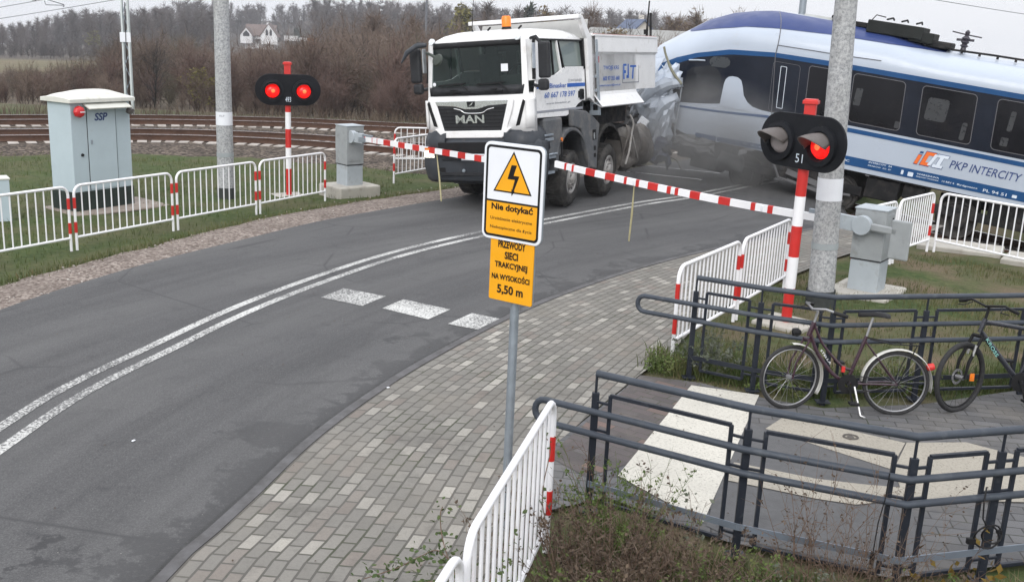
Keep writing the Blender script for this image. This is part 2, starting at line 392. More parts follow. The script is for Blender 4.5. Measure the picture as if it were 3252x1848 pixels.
# ------------------------------------------------------------------ ground materials
def ground_mat():
    mt, n, b, _ = nodes('grass_and_soil'); tc = N(n, 'TexCoord').outputs['Object']
    fine = noise(n, tc, 9, 8, .7); mid = noise(n, tc, .9, 5); big = noise(n, tc, .25, 4); vf = noise(n, tc, 60, 4, .7)
    g = ramp(n, fine, [(.3, (.030, .050, .016)), (.55, (.062, .085, .030)), (.75, (.13, .13, .055))])
    dry = ramp(n, vf, [(.3, (.075, .055, .038)), (.7, (.20, .155, .105))])
    sp = N(n, 'SeparateXYZ'); n.links.new(tc, sp.inputs[0])
    side = N(n, 'MapRange'); n.links.new(sp.outputs[0], side.inputs[0]); side.inputs[1].default_value = -3; side.inputs[2].default_value = 3; side.inputs[3].default_value = .4; side.inputs[4].default_value = 1
    c = mix(n, math_(n, 'MULTIPLY', ramp(n, mid, [(.40, 0.0), (.62, .9)]), side.outputs[0]), g, dry)
    far = N(n, 'MapRange'); n.links.new(sp.outputs[1], far.inputs[0]); far.inputs[1].default_value = 36; far.inputs[2].default_value = 44
    brush = ramp(n, mid, [(.3, (.10, .082, .064)), (.7, (.155, .130, .098))])
    field = ramp(n, big, [(.3, (.10, .10, .055)), (.7, (.17, .135, .085))])
    ff = N(n, 'MapRange'); n.links.new(sp.outputs[1], ff.inputs[0]); ff.inputs[1].default_value = 100; ff.inputs[2].default_value = 118
    fw_ = N(n, 'MapRange'); n.links.new(sp.outputs[1], fw_.inputs[0]); fw_.inputs[1].default_value = 178; fw_.inputs[2].default_value = 192
    c = mix(n, far.outputs[0], c, mix(n, fw_.outputs[0], mix(n, ff.outputs[0], brush, field), (.085, .072, .060)))
    n.links.new(c, b.inputs['Base Color']); b.inputs['Roughness'].default_value = .95; b.inputs['Specular IOR Level'].default_value = .15
    bump(n, b, vf, .6, .02); return mt
def asphalt_mat():
    mt, n, b, _ = nodes('worn_asphalt'); tc = N(n, 'TexCoord'); ob = tc.outputs['Object']; uv = tc.outputs['UV']
    grit = noise(n, ob, 75, 5, .85); mid = noise(n, ob, 3.5, 6, .65); big = noise(n, ob, .45, 4)
    mp = N(n, 'Mapping'); mp.inputs['Scale'].default_value = (.25, 2.2, 1); n.links.new(uv, mp.inputs[0]); streak = noise(n, mp.outputs[0], 1.6, 6, .6)
    c = ramp(n, big, [(.3, (.070, .070, .073)), (.7, (.096, .095, .096))])
    c = mix(n, ramp(n, streak, [(.34, .75), (.60, 0.0)]), c, (.050, .050, .052))
    c = mix(n, ramp(n, grit, [(.36, .55), (.5, 0.0), (.66, .5)]), c, ramp(n, grit, [(.45, (.035, .035, .036)), (.55, (.21, .21, .21))]))
    c = mix(n, ramp(n, mid, [(.56, 0.0), (.70, .55)]), c, (.045, .045, .048))
    sp = N(n, 'SeparateXYZ'); n.links.new(uv, sp.inputs[0]); v = sp.outputs[1]
    blot = noise(n, ob, 1.5, 9, .74); reach = math_(n, 'ADD', math_(n, 'MULTIPLY', math_(n, 'SUBTRACT', blot, .50), 4.6), .34)
    wet = math_(n, 'GREATER_THAN', math_(n, 'SUBTRACT', reach, v), 0.0)
    so_ = ramp(n, math_(n, 'SUBTRACT', reach, v), [(0, 0.0), (.10, .85)])
    gap = ramp(n, math_(n, 'ADD', v, math_(n, 'MULTIPLY', math_(n, 'SUBTRACT', mid, .5), .05)), [(.03, .95), (.055, 0.0)])
    c = mix(n, so_, c, (.020, .020, .022)); c = mix(n, gap, c, (.012, .012, .012))
    sk = noise(n, ob, 26, 7, .9); c = mix(n, ramp(n, sk, [(.34, .5), (.5, 0.0)]), c, (.045, .045, .047)); c = mix(n, ramp(n, sk, [(.52, 0.0), (.70, .45)]), c, (.17, .17, .168))
    tl = ramp(n, math_(n, 'PINGPONG', math_(n, 'ADD', v, .55), .85), [(.25, .0), (.8, .22)]); c = mix(n, tl, c, (.14, .139, .138))
    nn = noise(n, ob, 45, 2, .4); c = mix(n, ramp(n, nn, [(.76, 0.0), (.80, .6)]), c, (.42, .40, .37))
    vo = N(n, 'TexVoronoi', Scale=.42, feature='DISTANCE_TO_EDGE'); 
    ds = mix(n, .22, ob, N(n, 'TexNoise', Scale=1.5, Detail=6).outputs['Color'], 'ADD'); n.links.new(ds, vo.inputs['Vector'])
    cr = ramp(n, vo.outputs['Distance'], [(.0, .8), (.009, 0.0)]); cr = math_(n, 'MULTIPLY', cr, ramp(n, noise(n, ob, .6, 2), [(.47, 0.0), (.55, 1.0)]))
    c = mix(n, cr, c, (.05, .05, .052))
    n.links.new(c, b.inputs['Base Color']); rr = ramp(n, so_, [(0, .88), (1, .55)]); n.links.new(rr, b.inputs['Roughness'])
    b.inputs['Specular IOR Level'].default_value = .3; bump(n, b, grit, .5, .004); return mt
def gravel_mat(name, a, b_, c_, sc=38):
    mt, n, b, _ = nodes(name); ob = N(n, 'TexCoord').outputs['Object']
    vo = N(n, 'TexVoronoi', Scale=sc); n.links.new(ob, vo.inputs['Vector'])
    sp = N(n, 'SeparateColor'); n.links.new(vo.outputs['Color'], sp.inputs[0])
    c = ramp(n, sp.outputs[0], [(.1, a), (.5, b_), (.9, c_)])
    c = mix(n, ramp(n, noise(n, ob, 1.4, 5), [(.4, 0.0), (.75, .6)]), c, a)
    n.links.new(c, b.inputs['Base Color']); b.inputs['Roughness'].default_value = .9; b.inputs['Specular IOR Level'].default_value = .2
    bump(n, b, vo.outputs['Distance'], .8, .02); return mt
def paver_mat(name, bw, rh, lo, hi, extra, mortar=(.10, .095, .085), ms=.008, coord='UV', rot=0, off=.5, patch=(.13, .125, .12)):
    mt, n, b, _ = nodes(name); tc = N(n, 'TexCoord'); mp = N(n, 'Mapping'); mp.inputs['Rotation'].default_value = (0, 0, rot); n.links.new(tc.outputs[coord], mp.inputs[0])
    wob = N(n, 'TexNoise', Scale=2.5, Detail=2); n.links.new(mp.outputs[0], wob.inputs['Vector'])
    vec = mix(n, .012, mp.outputs[0], wob.outputs['Color'], 'ADD')
    def brick(o_, c1, c2):
        x = N(n, 'TexBrick', Scale=1.0); x.inputs['Mortar Size'].default_value = ms; x.inputs['Brick Width'].default_value = bw; x.inputs['Row Height'].default_value = rh
        x.inputs['Mortar Smooth'].default_value = .3; x.offset = off; x.inputs['Color1'].default_value = (*c1, 1); x.inputs['Color2'].default_value = (*c2, 1); x.inputs['Mortar'].default_value = (*mortar, 1)
        n.links.new(vec, x.inputs['Vector']); return x
    x = brick(0, lo, hi); sepv = N(n, 'SeparateColor')
    y = brick(0, (0, 0, 0), (1, 1, 1)); n.links.new(y.outputs['Color'], sepv.inputs[0])
    c = x.outputs['Color']
    rnd = ramp(n, sepv.outputs[0], [(.0, lo), (.42, patch), (.70, tuple(p*.72+q*.28 for p, q in zip(lo, hi))), (.80, extra), (.88, tuple((p+q)/2 for p, q in zip(lo, hi))), (1, hi)])
    c = mix(n, x.outputs['Fac'], rnd, mortar)
    big = noise(n, tc.outputs['Object'], .8, 4); c = mix(n, ramp(n, big, [(.35, 0.0), (.7, .45)]), c, tuple(q*.72 for q in lo), 'MIX')
    fine = noise(n, tc.outputs['Object'], 90, 3, .7); c = mix(n, ramp(n, fine, [(.35, .25), (.6, 0.0)]), c, (.09, .085, .08))
    ms_ = noise(n, tc.outputs['Object'], 1.7, 6, .7); c = mix(n, math_(n, 'MULTIPLY', ramp(n, ms_, [(.50, 0.0), (.64, .75)]), x.outputs['Fac']), c, (.045, .055, .028))
    sand = noise(n, tc.outputs['Object'], .55, 7, .7); c = mix(n, ramp(n, sand, [(.50, 0.0), (.70, .40)]), c, (.24, .215, .18)); dk = noise(n, tc.outputs['Object'], .9, 8, .75); c = mix(n, ramp(n, dk, [(.54, 0.0), (.68, .5)]), c, (.075, .07, .064))
    stn = noise(n, tc.outputs['Object'], 5, 6, .7); c = mix(n, ramp(n, stn, [(.55, 0.0), (.75, .5)]), c, (.10, .095, .085))
    n.links.new(c, b.inputs['Base Color']); b.inputs['Roughness'].default_value = .85; b.inputs['Specular IOR Level'].default_value = .25
    hgt = math_(n, 'SUBTRACT', math_(n, 'MULTIPLY', fine, .25), x.outputs['Fac']); bump(n, b, hgt, .7, .008); return mt
def paint_mat():
    mt, n, b, _ = nodes('worn_road_paint'); ob = N(n, 'TexCoord').outputs['Object']
    f = noise(n, ob, 38, 5, .8); g = noise(n, ob, 1.2, 4)
    wear = math_(n, 'ADD', f, math_(n, 'MULTIPLY', math_(n, 'SUBTRACT', g, .5), .35))
    c = ramp(n, wear, [(.45, (.11, .11, .11)), (.53, (.48, .48, .465)), (.72, (.66, .66, .64))])
    n.links.new(c, b.inputs['Base Color']); b.inputs['Roughness'].default_value = .8; bump(n, b, f, .3, .004); return mt
def tactile_mat(name, col, sc=46):
    mt, n, b, _ = nodes(name); ob = N(n, 'TexCoord').outputs['Object']
    f = noise(n, ob, sc, 5, .75); g = noise(n, ob, 2, 4); vo = N(n, 'TexVoronoi', Scale=28); n.links.new(ob, vo.inputs['Vector'])
    c = ramp(n, f, [(.34, tuple(q*.35 for q in col)), (.44, tuple(q*.85 for q in col)), (.7, col)])
    c = mix(n, ramp(n, g, [(.4, 0.0), (.8, .5)]), c, tuple(q*.62 for q in col))
    n.links.new(c, b.inputs['Base Color']); b.inputs['Roughness'].default_value = .85; bump(n, b, vo.outputs['Distance'], .6, .01); return mt

# ------------------------------------------------------------------ setting
def nuaxis(*segs):
    out = []
    for a, b, st in segs: out += list(np.arange(a, b, st))
    out.append(segs[-1][1]); return np.array(out)
xs = nuaxis((-480, -60, 20), (-60, -26, 2), (-26, 26, .5), (26, 60, 2), (60, 480, 20)); ys = nuaxis((-8, 44, .5), (44, 70, 2), (70, 150, 5), (150, 700, 16))
XX, YY = np.meshgrid(xs, ys, indexing='ij'); ZZ = terrain_h(XX, YY)
ZZ = ZZ+np.where((XX < -3) | (XX > 4), rng.normal(0, .012, XX.shape), 0)
nxg, nyg = XX.shape; idx = np.arange(nxg*nyg).reshape(nxg, nyg)
pave = (polydist(XX, YY, LEFT[::3]) < .1) & (polydist(XX, YY, CURB[::3]) > -1) & (YY < 36)
_u, _v = along_train(XX, YY); _rz = -.10*np.maximum(0, _u-.2)*(1-ss(2, 6, np.abs(_v)))
ZZ = np.where(pave, np.minimum(ZZ, _rz-.07), ZZ)
ground = npmesh('ground', np.stack([XX, YY, ZZ], -1).reshape(-1, 3), np.stack([idx[:-1, :-1], idx[1:, :-1], idx[1:, 1:], idx[:-1, 1:]], -1).reshape(-1, 4), ground_mat())
ground.data.polygons.foreach_set('use_smooth', [True]*len(ground.data.polygons)); struct(ground)

nL = 90
A = resample(CURB, nL); B = resample(LEFT, nL)
def roadz(x, y):
    u, v = along_train(x, y); return float(-.0-.10*max(0, u-.2)*(1-ss(2, 6, abs(v))))
road = struct(strip('road', A, B, roadz, asphalt_mat(), 14))
cen = resample(CENT, 80); m_line = paint_mat()
for d in (-.12, .12):
    o = strip('lane_line', offset(cen, d-.052), offset(cen, d+.052), lambda x, y: roadz(x, y)+.004, m_line); struct(o)
for q in ([(-2.12, 12.28), (-1.55, 11.99), (-1.76, 11.5), (-2.31, 11.8)], [(-1.32, 11.88), (-.72, 11.52), (-.94, 11.06), (-1.52, 11.44)], [(-.46, 11.4), (-.01, 11.16), (-.25, 10.69), (-.71, 10.91)]):
    mb = MB(); mb.add([(x, y, .005) for x, y in q], [(0, 1, 2, 3)]); struct(mb.build('stop_line_block', m_line, recalc=False))
G1 = resample(LEFT[LEFT[:, 1] < 25], 70); G2 = resample(GRASSL, 70)
def wob(line, a, seed):
    r_ = np.random.default_rng(seed); o = line.copy(); o[:, :2] += r_.normal(0, a, o[:, :2].shape); return o
struct(strip('gravel_shoulder', G1+np.array([.05, 0]), wob(G2, .10, 3), lambda x, y: float(min(-.004, terrain_h(x, y)+.03)), gravel_mat('pinkish_gravel', (.11, .088, .076), (.205, .166, .145), (.34, .295, .26), 30), 4))
# pavers along the kerb, right edge of the pavement
PE = catmull([(.4, -4), (.1, 2.0), (.0, 4.5), (.2, 6.4), (.42, 7.6), (1.29, 9.43), (1.66, 10.1), (2.25, 11.45), (3.15, 12.97), (4.06, 14.2), (5.3, 15.8), (7.3, 17.9), (8.2, 19)], 6)
PA = resample(CURB[CURB[:, 1] < 19.6], 90)
pv = paver_mat('kerbside_pavers', .192, .100, (.182, .173, .156), (.40, .38, .34), (.200, .172, .152), ms=.009, patch=(.208, .199, .181))
struct(strip('pavement', PA, resample(PE, 90), .006, pv, 6))
kerb = MB(); ka = PA[:, :2]; ki = offset(PA, -.085)[:, :2]
kerb.grid([[(*a, .0), (*a, .014), (*b, .014), (*b, .0)] for a, b in zip(ka, ki)])
struct(kerb.build('kerb', M('kerb_concrete', (.095, .093, .096), .85, 0, .15, 5, (.055, .053, .052), 4, .45, .7)))
# bicycle path / ramp area between the two dark railings
def sheet(name, pts, z, mat):
    mb = MB(); mb.add([(x, y, z) for x, y in pts], [tuple(range(len(pts)))]); o = mb.build(name, mat, recalc=False)
    me = o.data; uvl = me.uv_layers.new(name='UVMap')
    for l in me.loops: c_ = me.vertices[l.vertex_index].co; uvl.data[l.index].uv = (c_.x, c_.y)
    return struct(o)
pgrey = paver_mat('grey_wavy_pavers', .24, .12, (.095, .095, .099), (.14, .14, .145), (.118, .118, .122), mortar=(.05, .05, .052), ms=.006, rot=.15, patch=(.15, .15, .155))
sheet('path', [(.1, 5.9), (.3, 7.4), (1.3, 9.42), (1.85, 9.28), (2.4, 8.92), (2.9, 8.72), (3.9, 8.95), (5.2, 9.55), (8, 10.6), (8, 7.4), (4.6, 6.45), (3.5, 6.0), (2.45, 5.72), (1.5, 6.1), (.75, 6.68), (.35, 6.45)], .010, pgrey)
pred = paver_mat('dark_red_pavers', .2, .1, (.09, .08, .08), (.13, .12, .12), (.24, .15, .12), ms=.006, rot=.62, patch=(.12, .10, .10))
sheet('paver_edge_strip', [(.34, 7.36), (.62, 7.0), (1.0, 7.3), (1.72, 9.05), (1.86, 9.25), (1.3, 9.4)], .014, pred)
sheet('tactile_paving', [(1.76, 9.17), (2.37, 8.98), (1.39, 6.35), (.86, 7.04)], .018, tactile_mat('white_tactile_slab', (.60, .575, .51)))
tb = tactile_mat('beige_tactile_slab', (.37, .34, .285))
sheet('tactile_paving', [(2.49, 8.47), (3.37, 7.95), (3.05, 7.39), (2.23, 8.13)], .018, tb)
sheet('tactile_paving', [(1.81, 7.38), (2.1, 7.26), (2.39, 7.14), (2.72, 7.08), (3.0, 7.05), (3.07, 7.38), (3.38, 7.95), (3.91, 8.02), (4.9, 7.3), (4.8, 6.95), (3.86, 6.89), (2.99, 6.85), (2.56, 6.72), (2.29, 6.79), (1.96, 6.93), (1.66, 7.05)], .021, tb)
sheet('asphalt_patch', [(1.40, 6.30), (2.05, 8.35), (2.25, 8.12), (3.05, 7.39), (3.02, 6.85), (2.75, 6.05), (2.45, 5.80), (1.55, 6.14)], .014, M('dark_asphalt_patch', (.092, .092, .095), .9, 0, .12, 4, (.09, .09, .092), 60, .45, .6, .3, 120))
mb = MB(); mb.tube([(2.93+.06*math.cos(a), 8.02+.05*math.sin(a), .022) for a in np.linspace(0, 2*math.pi, 20)[:-1]], .009, 6, closed=True); mb.lathe([(0, 0), (.02, .006), (.03, 0)], (2.93, 8.02, .021))
tag(mb.build('valve_cover', M('iron_cover', (.12, .11, .10), .7, .4)), 'small round iron cover set in the beige paving slabs', 'cover')
# ballast and tracks
def bedz(x, y): return track_z(x, y)-.17
m_bal = gravel_mat('brown_ballast', (.028, .022, .018), (.078, .060, .047), (.18, .145, .118), 15)
def bed(line, name, lo, hi, skirt):
    L = resample(line, 120); rows = []
    for off_, dz in ((-hi-skirt*2.0, -.30), (-hi-skirt*1.0, -.16), (-hi, 0), (-.4, .015), (.4, .015), (lo, 0), (lo+skirt, -.55)):
        o = offset(L, off_); rows.append([(p[0], p[1], float(bedz(p[0], p[1]))+dz+random.uniform(-.02, .02)) for p in o])
    mb = MB(); mb.grid(rows); o = mb.build(name, m_bal, smooth=60); return struct(o)
bed(NEAR, 'ballast', 1.9, 1.75, 1.9); bed(FAR, 'ballast', 1.8, 1.8, .9)
def track(line, name, label):
    root = thing(name, label, 'track', (0, 0, 0)); L = resample(line, 160); prof = [(-.075, -.155), (-.06, -.145), (-.012, -.125), (-.012, -.04), (-.036, -.03), (-.036, .0), (.036, .0), (.036, -.03), (.012, -.04), (.012, -.125), (.06, -.145), (.075, -.155)]
    for sgn in (-1, 1):
        mb = MB(); c = offset(L, sgn*.76); t = np.gradient(c[:, :2], axis=0); t /= np.linalg.norm(t, axis=1)[:, None]; rows = []
        for p, d in zip(c, t): rows.append([(p[0]-d[1]*a, p[1]+d[0]*a, float(track_z(p[0], p[1]))+b+.006) for a, b in prof])
        k = len(prof); mb.grid(rows); mb.m = [1 if (i % (k-1)) == 5 else 0 for i in range(len(mb.f))]
        mb.build('rail', [m_rust, m_railtop], root)
    mb = MB(); Lg = np.sum(np.linalg.norm(np.diff(L, axis=0), axis=1)); n_ = int(Lg/.42); C_ = resample(line, n_); t = np.gradient(C_, axis=0)
    for p, d in zip(C_, t):
        a = math.atan2(d[1], d[0])+random.uniform(-.01, .01); z = float(track_z(p[0], p[1]))
        rot = Matrix.Rotation(a, 3, 'Z')
        for y0, y1, hh in ((-1.28, -.45, .0), (-.45, .45, -.045), (.45, 1.28, .0)): mb.box(Vector((p[0], p[1], z-.215+hh))+rot @ Vector((0, (y0+y1)/2, 0)), (.25, y1-y0, .13), 0, rot)
    o = mb.build('sleepers', m_sleeper, root); o['kind'] = 'stuff'
    return root
track(NEAR, 'railway_track', 'near railway track with bright sleeper ends running to the crossing'); track(FAR, 'railway_track', 'far railway track against the brown scrub')
# ------------------------------------------------------------------ white guard fences
def fence_panel(L, H, label, loc, rz, bars=12, tilt=0, rband=True, lr=(1, 1), group='white guard fence panels'):
    t = thing('guard_fence', label, 'fence', loc, rz, group)
    if tilt: t.rotation_euler = (0, -tilt, rz)
    r_ = .021; x0, x1 = .03, L-.03; c = .13
    pts = [(x0, 0, 0), (x0, 0, H-c)]+[(x0+c-c*math.cos(a), 0, H-c+c*math.sin(a)) for a in np.linspace(.3, 1.57, 5)]+[(x1-c+c*math.sin(a), 0, H-c+c*math.cos(a)) for a in np.linspace(0, 1.27, 5)]+[(x1, 0, H-c), (x1, 0, 0)]
    mb = MB(); mb.tube(pts, r_, 10); mb.build('frame', m_rail_white, t, smooth=40)
    mb = MB(); mb.tube([(x0, 0, .20), (x1, 0, .20)], .019, 8); mb.build('bottom_rail', m_rail_white, t, smooth=40)
    mb = MB()
    for i in range(bars):
        x = x0+(x1-x0)*(i+1)/(bars+1); z1 = H-.005
        mb.tube([(x+random.uniform(-.004, .004), 0, .20), (x, 0, z1)], .0105, 6)
    mb.build('bars', m_rail_white, t, smooth=40)
    if rband:
        for k, x in ((0, x0), (1, x1)):
            if not lr[k]: continue
            for z0 in (.27, .64):
                mb = MB(); mb.tube([(x, 0, z0), (x, 0, z0+.165)], r_+.003, 10); mb.build('red_band', m_red, t, smooth=40)
    return t
def fences(pts, H, labels, zs=0, rband=True, bars=12, lrs=None, gap=.045):
    for i in range(len(pts)-1):
        a, b = Vector(pts[i]), Vector(pts[i+1]); d = b-a; L = d.length-gap; ang = math.atan2(d.y, d.x)
        z = zs[i] if isinstance(zs, (list, tuple)) else zs
        fence_panel(L, H, labels[i], (a.x, a.y, z), ang, bars, 0, rband, lrs[i] if lrs else (1, 1))
dL = np.array([math.sin(.476), math.cos(.476)])*2.03; o0 = np.array([-6.622, 14.854])
fences([o0-dL*1.0, o0, o0+dL, o0+2*dL, o0+3*dL], .98, ['white guard fence panel cut by the left photo edge, before the small grey box', 'white guard fence panel in front of the grey relay cabinet', 'white guard fence panel in front of the left concrete pole', 'white guard fence panel beside the left barrier machine, before the left signal post'], -.27, bars=13)
fences([(1.68, 10.0), (2.68, 11.62), (3.70, 13.3)], .98, ['white guard fence panel on the pavement, its near post by the dark railing end', 'white guard fence panel beside the right signal post, by the paving'], 0, bars=15)
fences([(4.85, 14.2), (5.85, 15.3), (6.87, 16.45)], .98, ['white guard fence panel behind the right barrier machine', 'white guard fence panel between right barrier machine and the corner post'], 0, bars=14, lrs=[(1, 0), (0, 1)])
fences([(6.92, 16.42), (8.05, 14.72), (9.2, 13.0)], .98, ['white guard fence panel from the corner post along the train side', 'white guard fence panel at the right end beyond the bicycles'], 0, bars=14, lrs=[(0, 1), (1, 1)])
fences([(-2.68, 21.7), (-1.75, 23.5)], .96, ['white guard fence panel close to the truck bumper, left of it'], -.08, bars=11, lrs=[(1, 0)])
fences([(-3.05, 24.7), (-1.2, 25.2)], .95, ['white guard fence panel behind another, nearest the tracks and left of the truck'], -.12, bars=11, lrs=[(1, 0)])
fences([(.30, 5.93), (-.165, 3.99), (-.64, 2.05)], 1.06, ['large white guard fence panel in the foreground between pavers and weeds', 'white guard fence panel cut by the bottom photo edge under the foreground one'], -.02, bars=14)

# ------------------------------------------------------------------ crossing signals
def signal(label, loc, yaw, number, base, dead_left, hood, H=2.62, rad=.058):
    t = thing('crossing_signal', label, 'signal', loc, 0, 'red and white crossing signals')
    zs = [0, .42, .80, 1.17, 1.52, H-.02] if hood else [0, .55, .98, 1.36, 1.70, H-.02]
    for i in range(5):
        mb = MB(); mb.lathe([(rad, zs[i]), (rad, zs[i+1])], n=16); mb.build('red_post_section' if i % 2 == 0 else 'white_post_section', m_red if i % 2 == 0 else m_rail_white, t, smooth=40)
    q_ = Matrix.Rotation(yaw*.4, 3, 'Z'); mb = MB(); mb.box((0, 0, H-.10), (.125, .125, .26), 0, q_); mb.box((0, 0, H+.045), (.17, .17, .04), 0, q_); mb.box((0, 0, H+.07), (.14, .14, .02), 0, q_); mb.build('post_cap', m_red, t, bev=.004)
    mb = MB(); mb.box((0, 0, -.04), (.62, .58, .1), 0, Matrix.Rotation(yaw+.3, 3, 'Z')); mb.build('footing', m_concrete, t, bev=.02)
    rot = Matrix.Rotation(yaw, 3, 'Z'); ex = rot @ Vector((1, 0, 0)); ey = Vector((0, 0, 1)); n_ = rot @ Vector((0, -1, 0))
    o = Vector((0, 0, 2.15))+n_*.085
    W_, Hh = (1.30, .62)
    mb = MB(); mb.prism(rrect(W_, Hh, .305, 12), o-n_*.02, ex, ey, n_*.028); bd = mb.build('signal_board', m_boardblack, t, bev=.008)
    for sgn in (-1, 1):
        c = o+ex*sgn*.31-ey*.02
        mb = MB(); mb.lathe([(.225, .0), (.225, .05), (.17, .06), (.155, .02)], c+n_*.008, n_, 28); mb.build('lamp_housing', m_boardblack, t, smooth=40)
        lit = not (dead_left and sgn < 0)
        mb = MB(); mb.lathe([(.0, .085), (.07, .075), (.115, .05), (.142, .012)], c+n_*.01, n_, 24); ln = mb.build('lamp_lens', m_lampred if lit else m_lampoff, t, smooth=60)
        if lit: mb = MB(); mb.lathe([(0, .012), (.03, .006), (.04, 0)], c+n_*.092+ex*.01, n_, 12); mb.build('filament_glow', m_lamphot, ln)
        # hood: half tube that sticks out and tapers
        rows = []; D_ = .33 if hood else .14
        for k in range(9):
            f = k/8; rows_ = []
            for j in range(17):
                a = R((12 if hood else 0)+((166 if hood else 180)*j/16)); ext = D_*max(.16, math.sin(a))**.75
                rr = .150+.012*f; p = c+ex*(rr*math.cos(a))+ey*(rr*math.sin(a)-.05*f*f*(1 if hood else .4))+n_*(.02+ext*f)
                rows_.append(p)
            rows.append(rows_)
        mb = MB(); mb.grid(rows); mb.build('lamp_hood', m_hood if hood else m_boardblack, t, smooth=60, solid=.006)
    text(number, 'number_plate', m_palelet, o+n_*.009-ex*.055-ey*.24, ex, ey, .11, .10, t)
    return t
signal('crossing signal left of the truck, both red lamps lit on a black board', (-4.72, 20.74, -.27), .30, '493', 0, False, False)
signal('crossing signal by the right barrier, hooded lamps with only one lit', (3.30, 11.66, 0), -1.02, '51', 0, True, True, 2.55, .062)

# ------------------------------------------------------------------ barrier machines with booms
def barrier(label, loc, yaw, pivot, end, sticks, prismy, bands, hh=.79):
    t = thing('crossing_barrier', label, 'barrier', loc, 0, 'level crossing barriers')
    rot = Matrix.Rotation(yaw, 3, 'Z')
    mb = MB(); mb.box((0, 0, .22), (.40, .40, .44), 0, rot); mb.build('base', m_boxlight, t, bev=.015)
    mb = MB(); mb.box((0, 0, .45+hh/2), (.42, .42, hh), 0, rot); cab = mb.build('housing', m_boxgrey, t, bev=.012)
    mb = MB(); mb.box((0, 0, .46+hh), (.44, .44, .02), 0, rot); mb.build('lid', m_boxlight, t, bev=.006)
    mb = MB(); mb.box((0, 0, .45), (.425, .425, .012), 0, rot); mb.build('joint', m_black, t)
    mb = MB(); mb.box(rot @ Vector((-.03, -.213, .46+hh/2)), (.30, .008, hh-.13), 0, rot); mb.box(rot @ Vector((.214, 0, .62)), (.01, .06, .07), 0, rot); dr = mb.build('service_door', m_boxgrey, t, bev=.003)
    mb = MB(); mb.box(rot @ Vector((.07, -.22, .30+hh)), (.035, .012, .08), 0, rot); mb.build('door_lock', m_black, dr)
    mb = MB(); mb.box((0, 0, -.13), (1.0, .85, .3), 0, rot); mb.build('footing', m_concrete, t, bev=.03)
    p, e = Vector(pivot)-Vector(loc), Vector(end)-Vector(loc); d = (e-p).normalized(); L = (e-p).length
    # drive arm, hub
    side = d.cross(Vector((0, 0, 1))).normalized()
    mb = MB(); mb.lathe([(.0, -.05), (.13, -.05), (.13, .05), (0, .05)], p, side, 22); mb.beam(p-d*.05, p+d*.42, .06, .20); mb.build('drive_arm', m_boxlight, t, bev=.006)
    mb = MB(); mb.beam(p+d*.30+Vector((0, 0, .06)), p+d*.75+Vector((0, 0, .06)), .05, .06); mb.beam(p+d*.30-Vector((0, 0, .02)), p+d*.55-Vector((0, 0, .02)), .09, .10); mb.build('clamp', m_galv, t, bev=.004)
    # counterweight plate behind
    mb = MB(); mb.box(p-d*.52-Vector((0, 0, .10)), (.26, .05, .52), 0, Matrix.Rotation(math.atan2(d.y, d.x), 3, 'Z')); mb.beam(p-d*.05, p-d*.48, .05, .10); mb.build('counterweight', m_boxgrey, t, bev=.02)
    def P(s):
        f = s/L; return p+(e-p)*f+Vector((0, 0, -.05*math.sin(math.pi*min(1, f)) if prismy else 0))
    mb = MB(); s0 = .5
    ss_ = np.linspace(s0, L, 14); rows = []
    for s in ss_:
        c = P(s); hw, hh = .026, .051; rows.append([c+side*a*hw+Vector((0, 0, b*hh)) for a, b in ((-1, -1), (1, -1), (1, 1), (-1, 1), (-1, -1))])
    mb.grid(rows); k = len(rows[0])-1; mb.f += [(0, 1, 2, 3), tuple(len(mb.v)-5+i for i in range(4))]; mb.m += [0, 0]
    boom = mb.build('boom', m_rail_white, t)
    for a, b in bands:
        mb = MB(); c0, c1 = P(a), P(b); mb.beam(c0, c1, .056, .1055, 0); mb.build('red_band', m_red, boom)
    for s, lean in sticks:
        c = P(s)-Vector((0, 0, .05)); mb = MB(); q = c+Vector(lean); mb.tube([c, c*.97+q*.03+Vector((0, 0, 0)), (c+q)/2+Vector((.006, 0, 0)), q], [.008, .010, .017, .014], 7); mb.build('hanging_stick', m_stick, t, smooth=50)
    return t, P, boom, side
tb_, P_, bm_, sd_ = barrier('left barrier, arm lowered before the truck bumper, grey machine by the fence end', (-3.52, 21.1, -.06), .75, (-3.42, 20.82, .98), (-.52, 17.45, 1.055), [(2.95, (.14, -.45, -.80))], False, [(.5, .53), (.78, .80), (.96, .98), (1.20, 1.44), (1.72, 1.94), (2.2, 2.42), (2.7, 2.92), (3.15, 3.38), (3.62, 3.84), (4.1, 4.3)])
tb2, P2_, bm2, sd2 = barrier('right barrier, arm reaching over the road from the grey machine beside the right concrete pole', (4.86, 13.5, 0), .95, (4.62, 13.28, .93), (.62, 16.55, 1.15), [(3.62, (-.02, .0, -.88))], True, [(1.28, 1.36), (1.55, 1.62), (1.95, 2.14), (2.45, 2.62), (2.82, 2.88), (2.95, 3.02), (3.18, 3.36), (3.62-.10, 3.62-.04), (3.75, 3.80), (3.98, 4.16), (4.36, 4.54), (4.78, 4.82), (4.93, 4.97)], .68)
for s in (1.45, 2.915, 3.62):
    mb = MB(); mb.box(P2_(s)-sd2*.0, (.06, .07, .085), 0); mb.build('boom_light', m_signwhite, bm2, bev=.008)

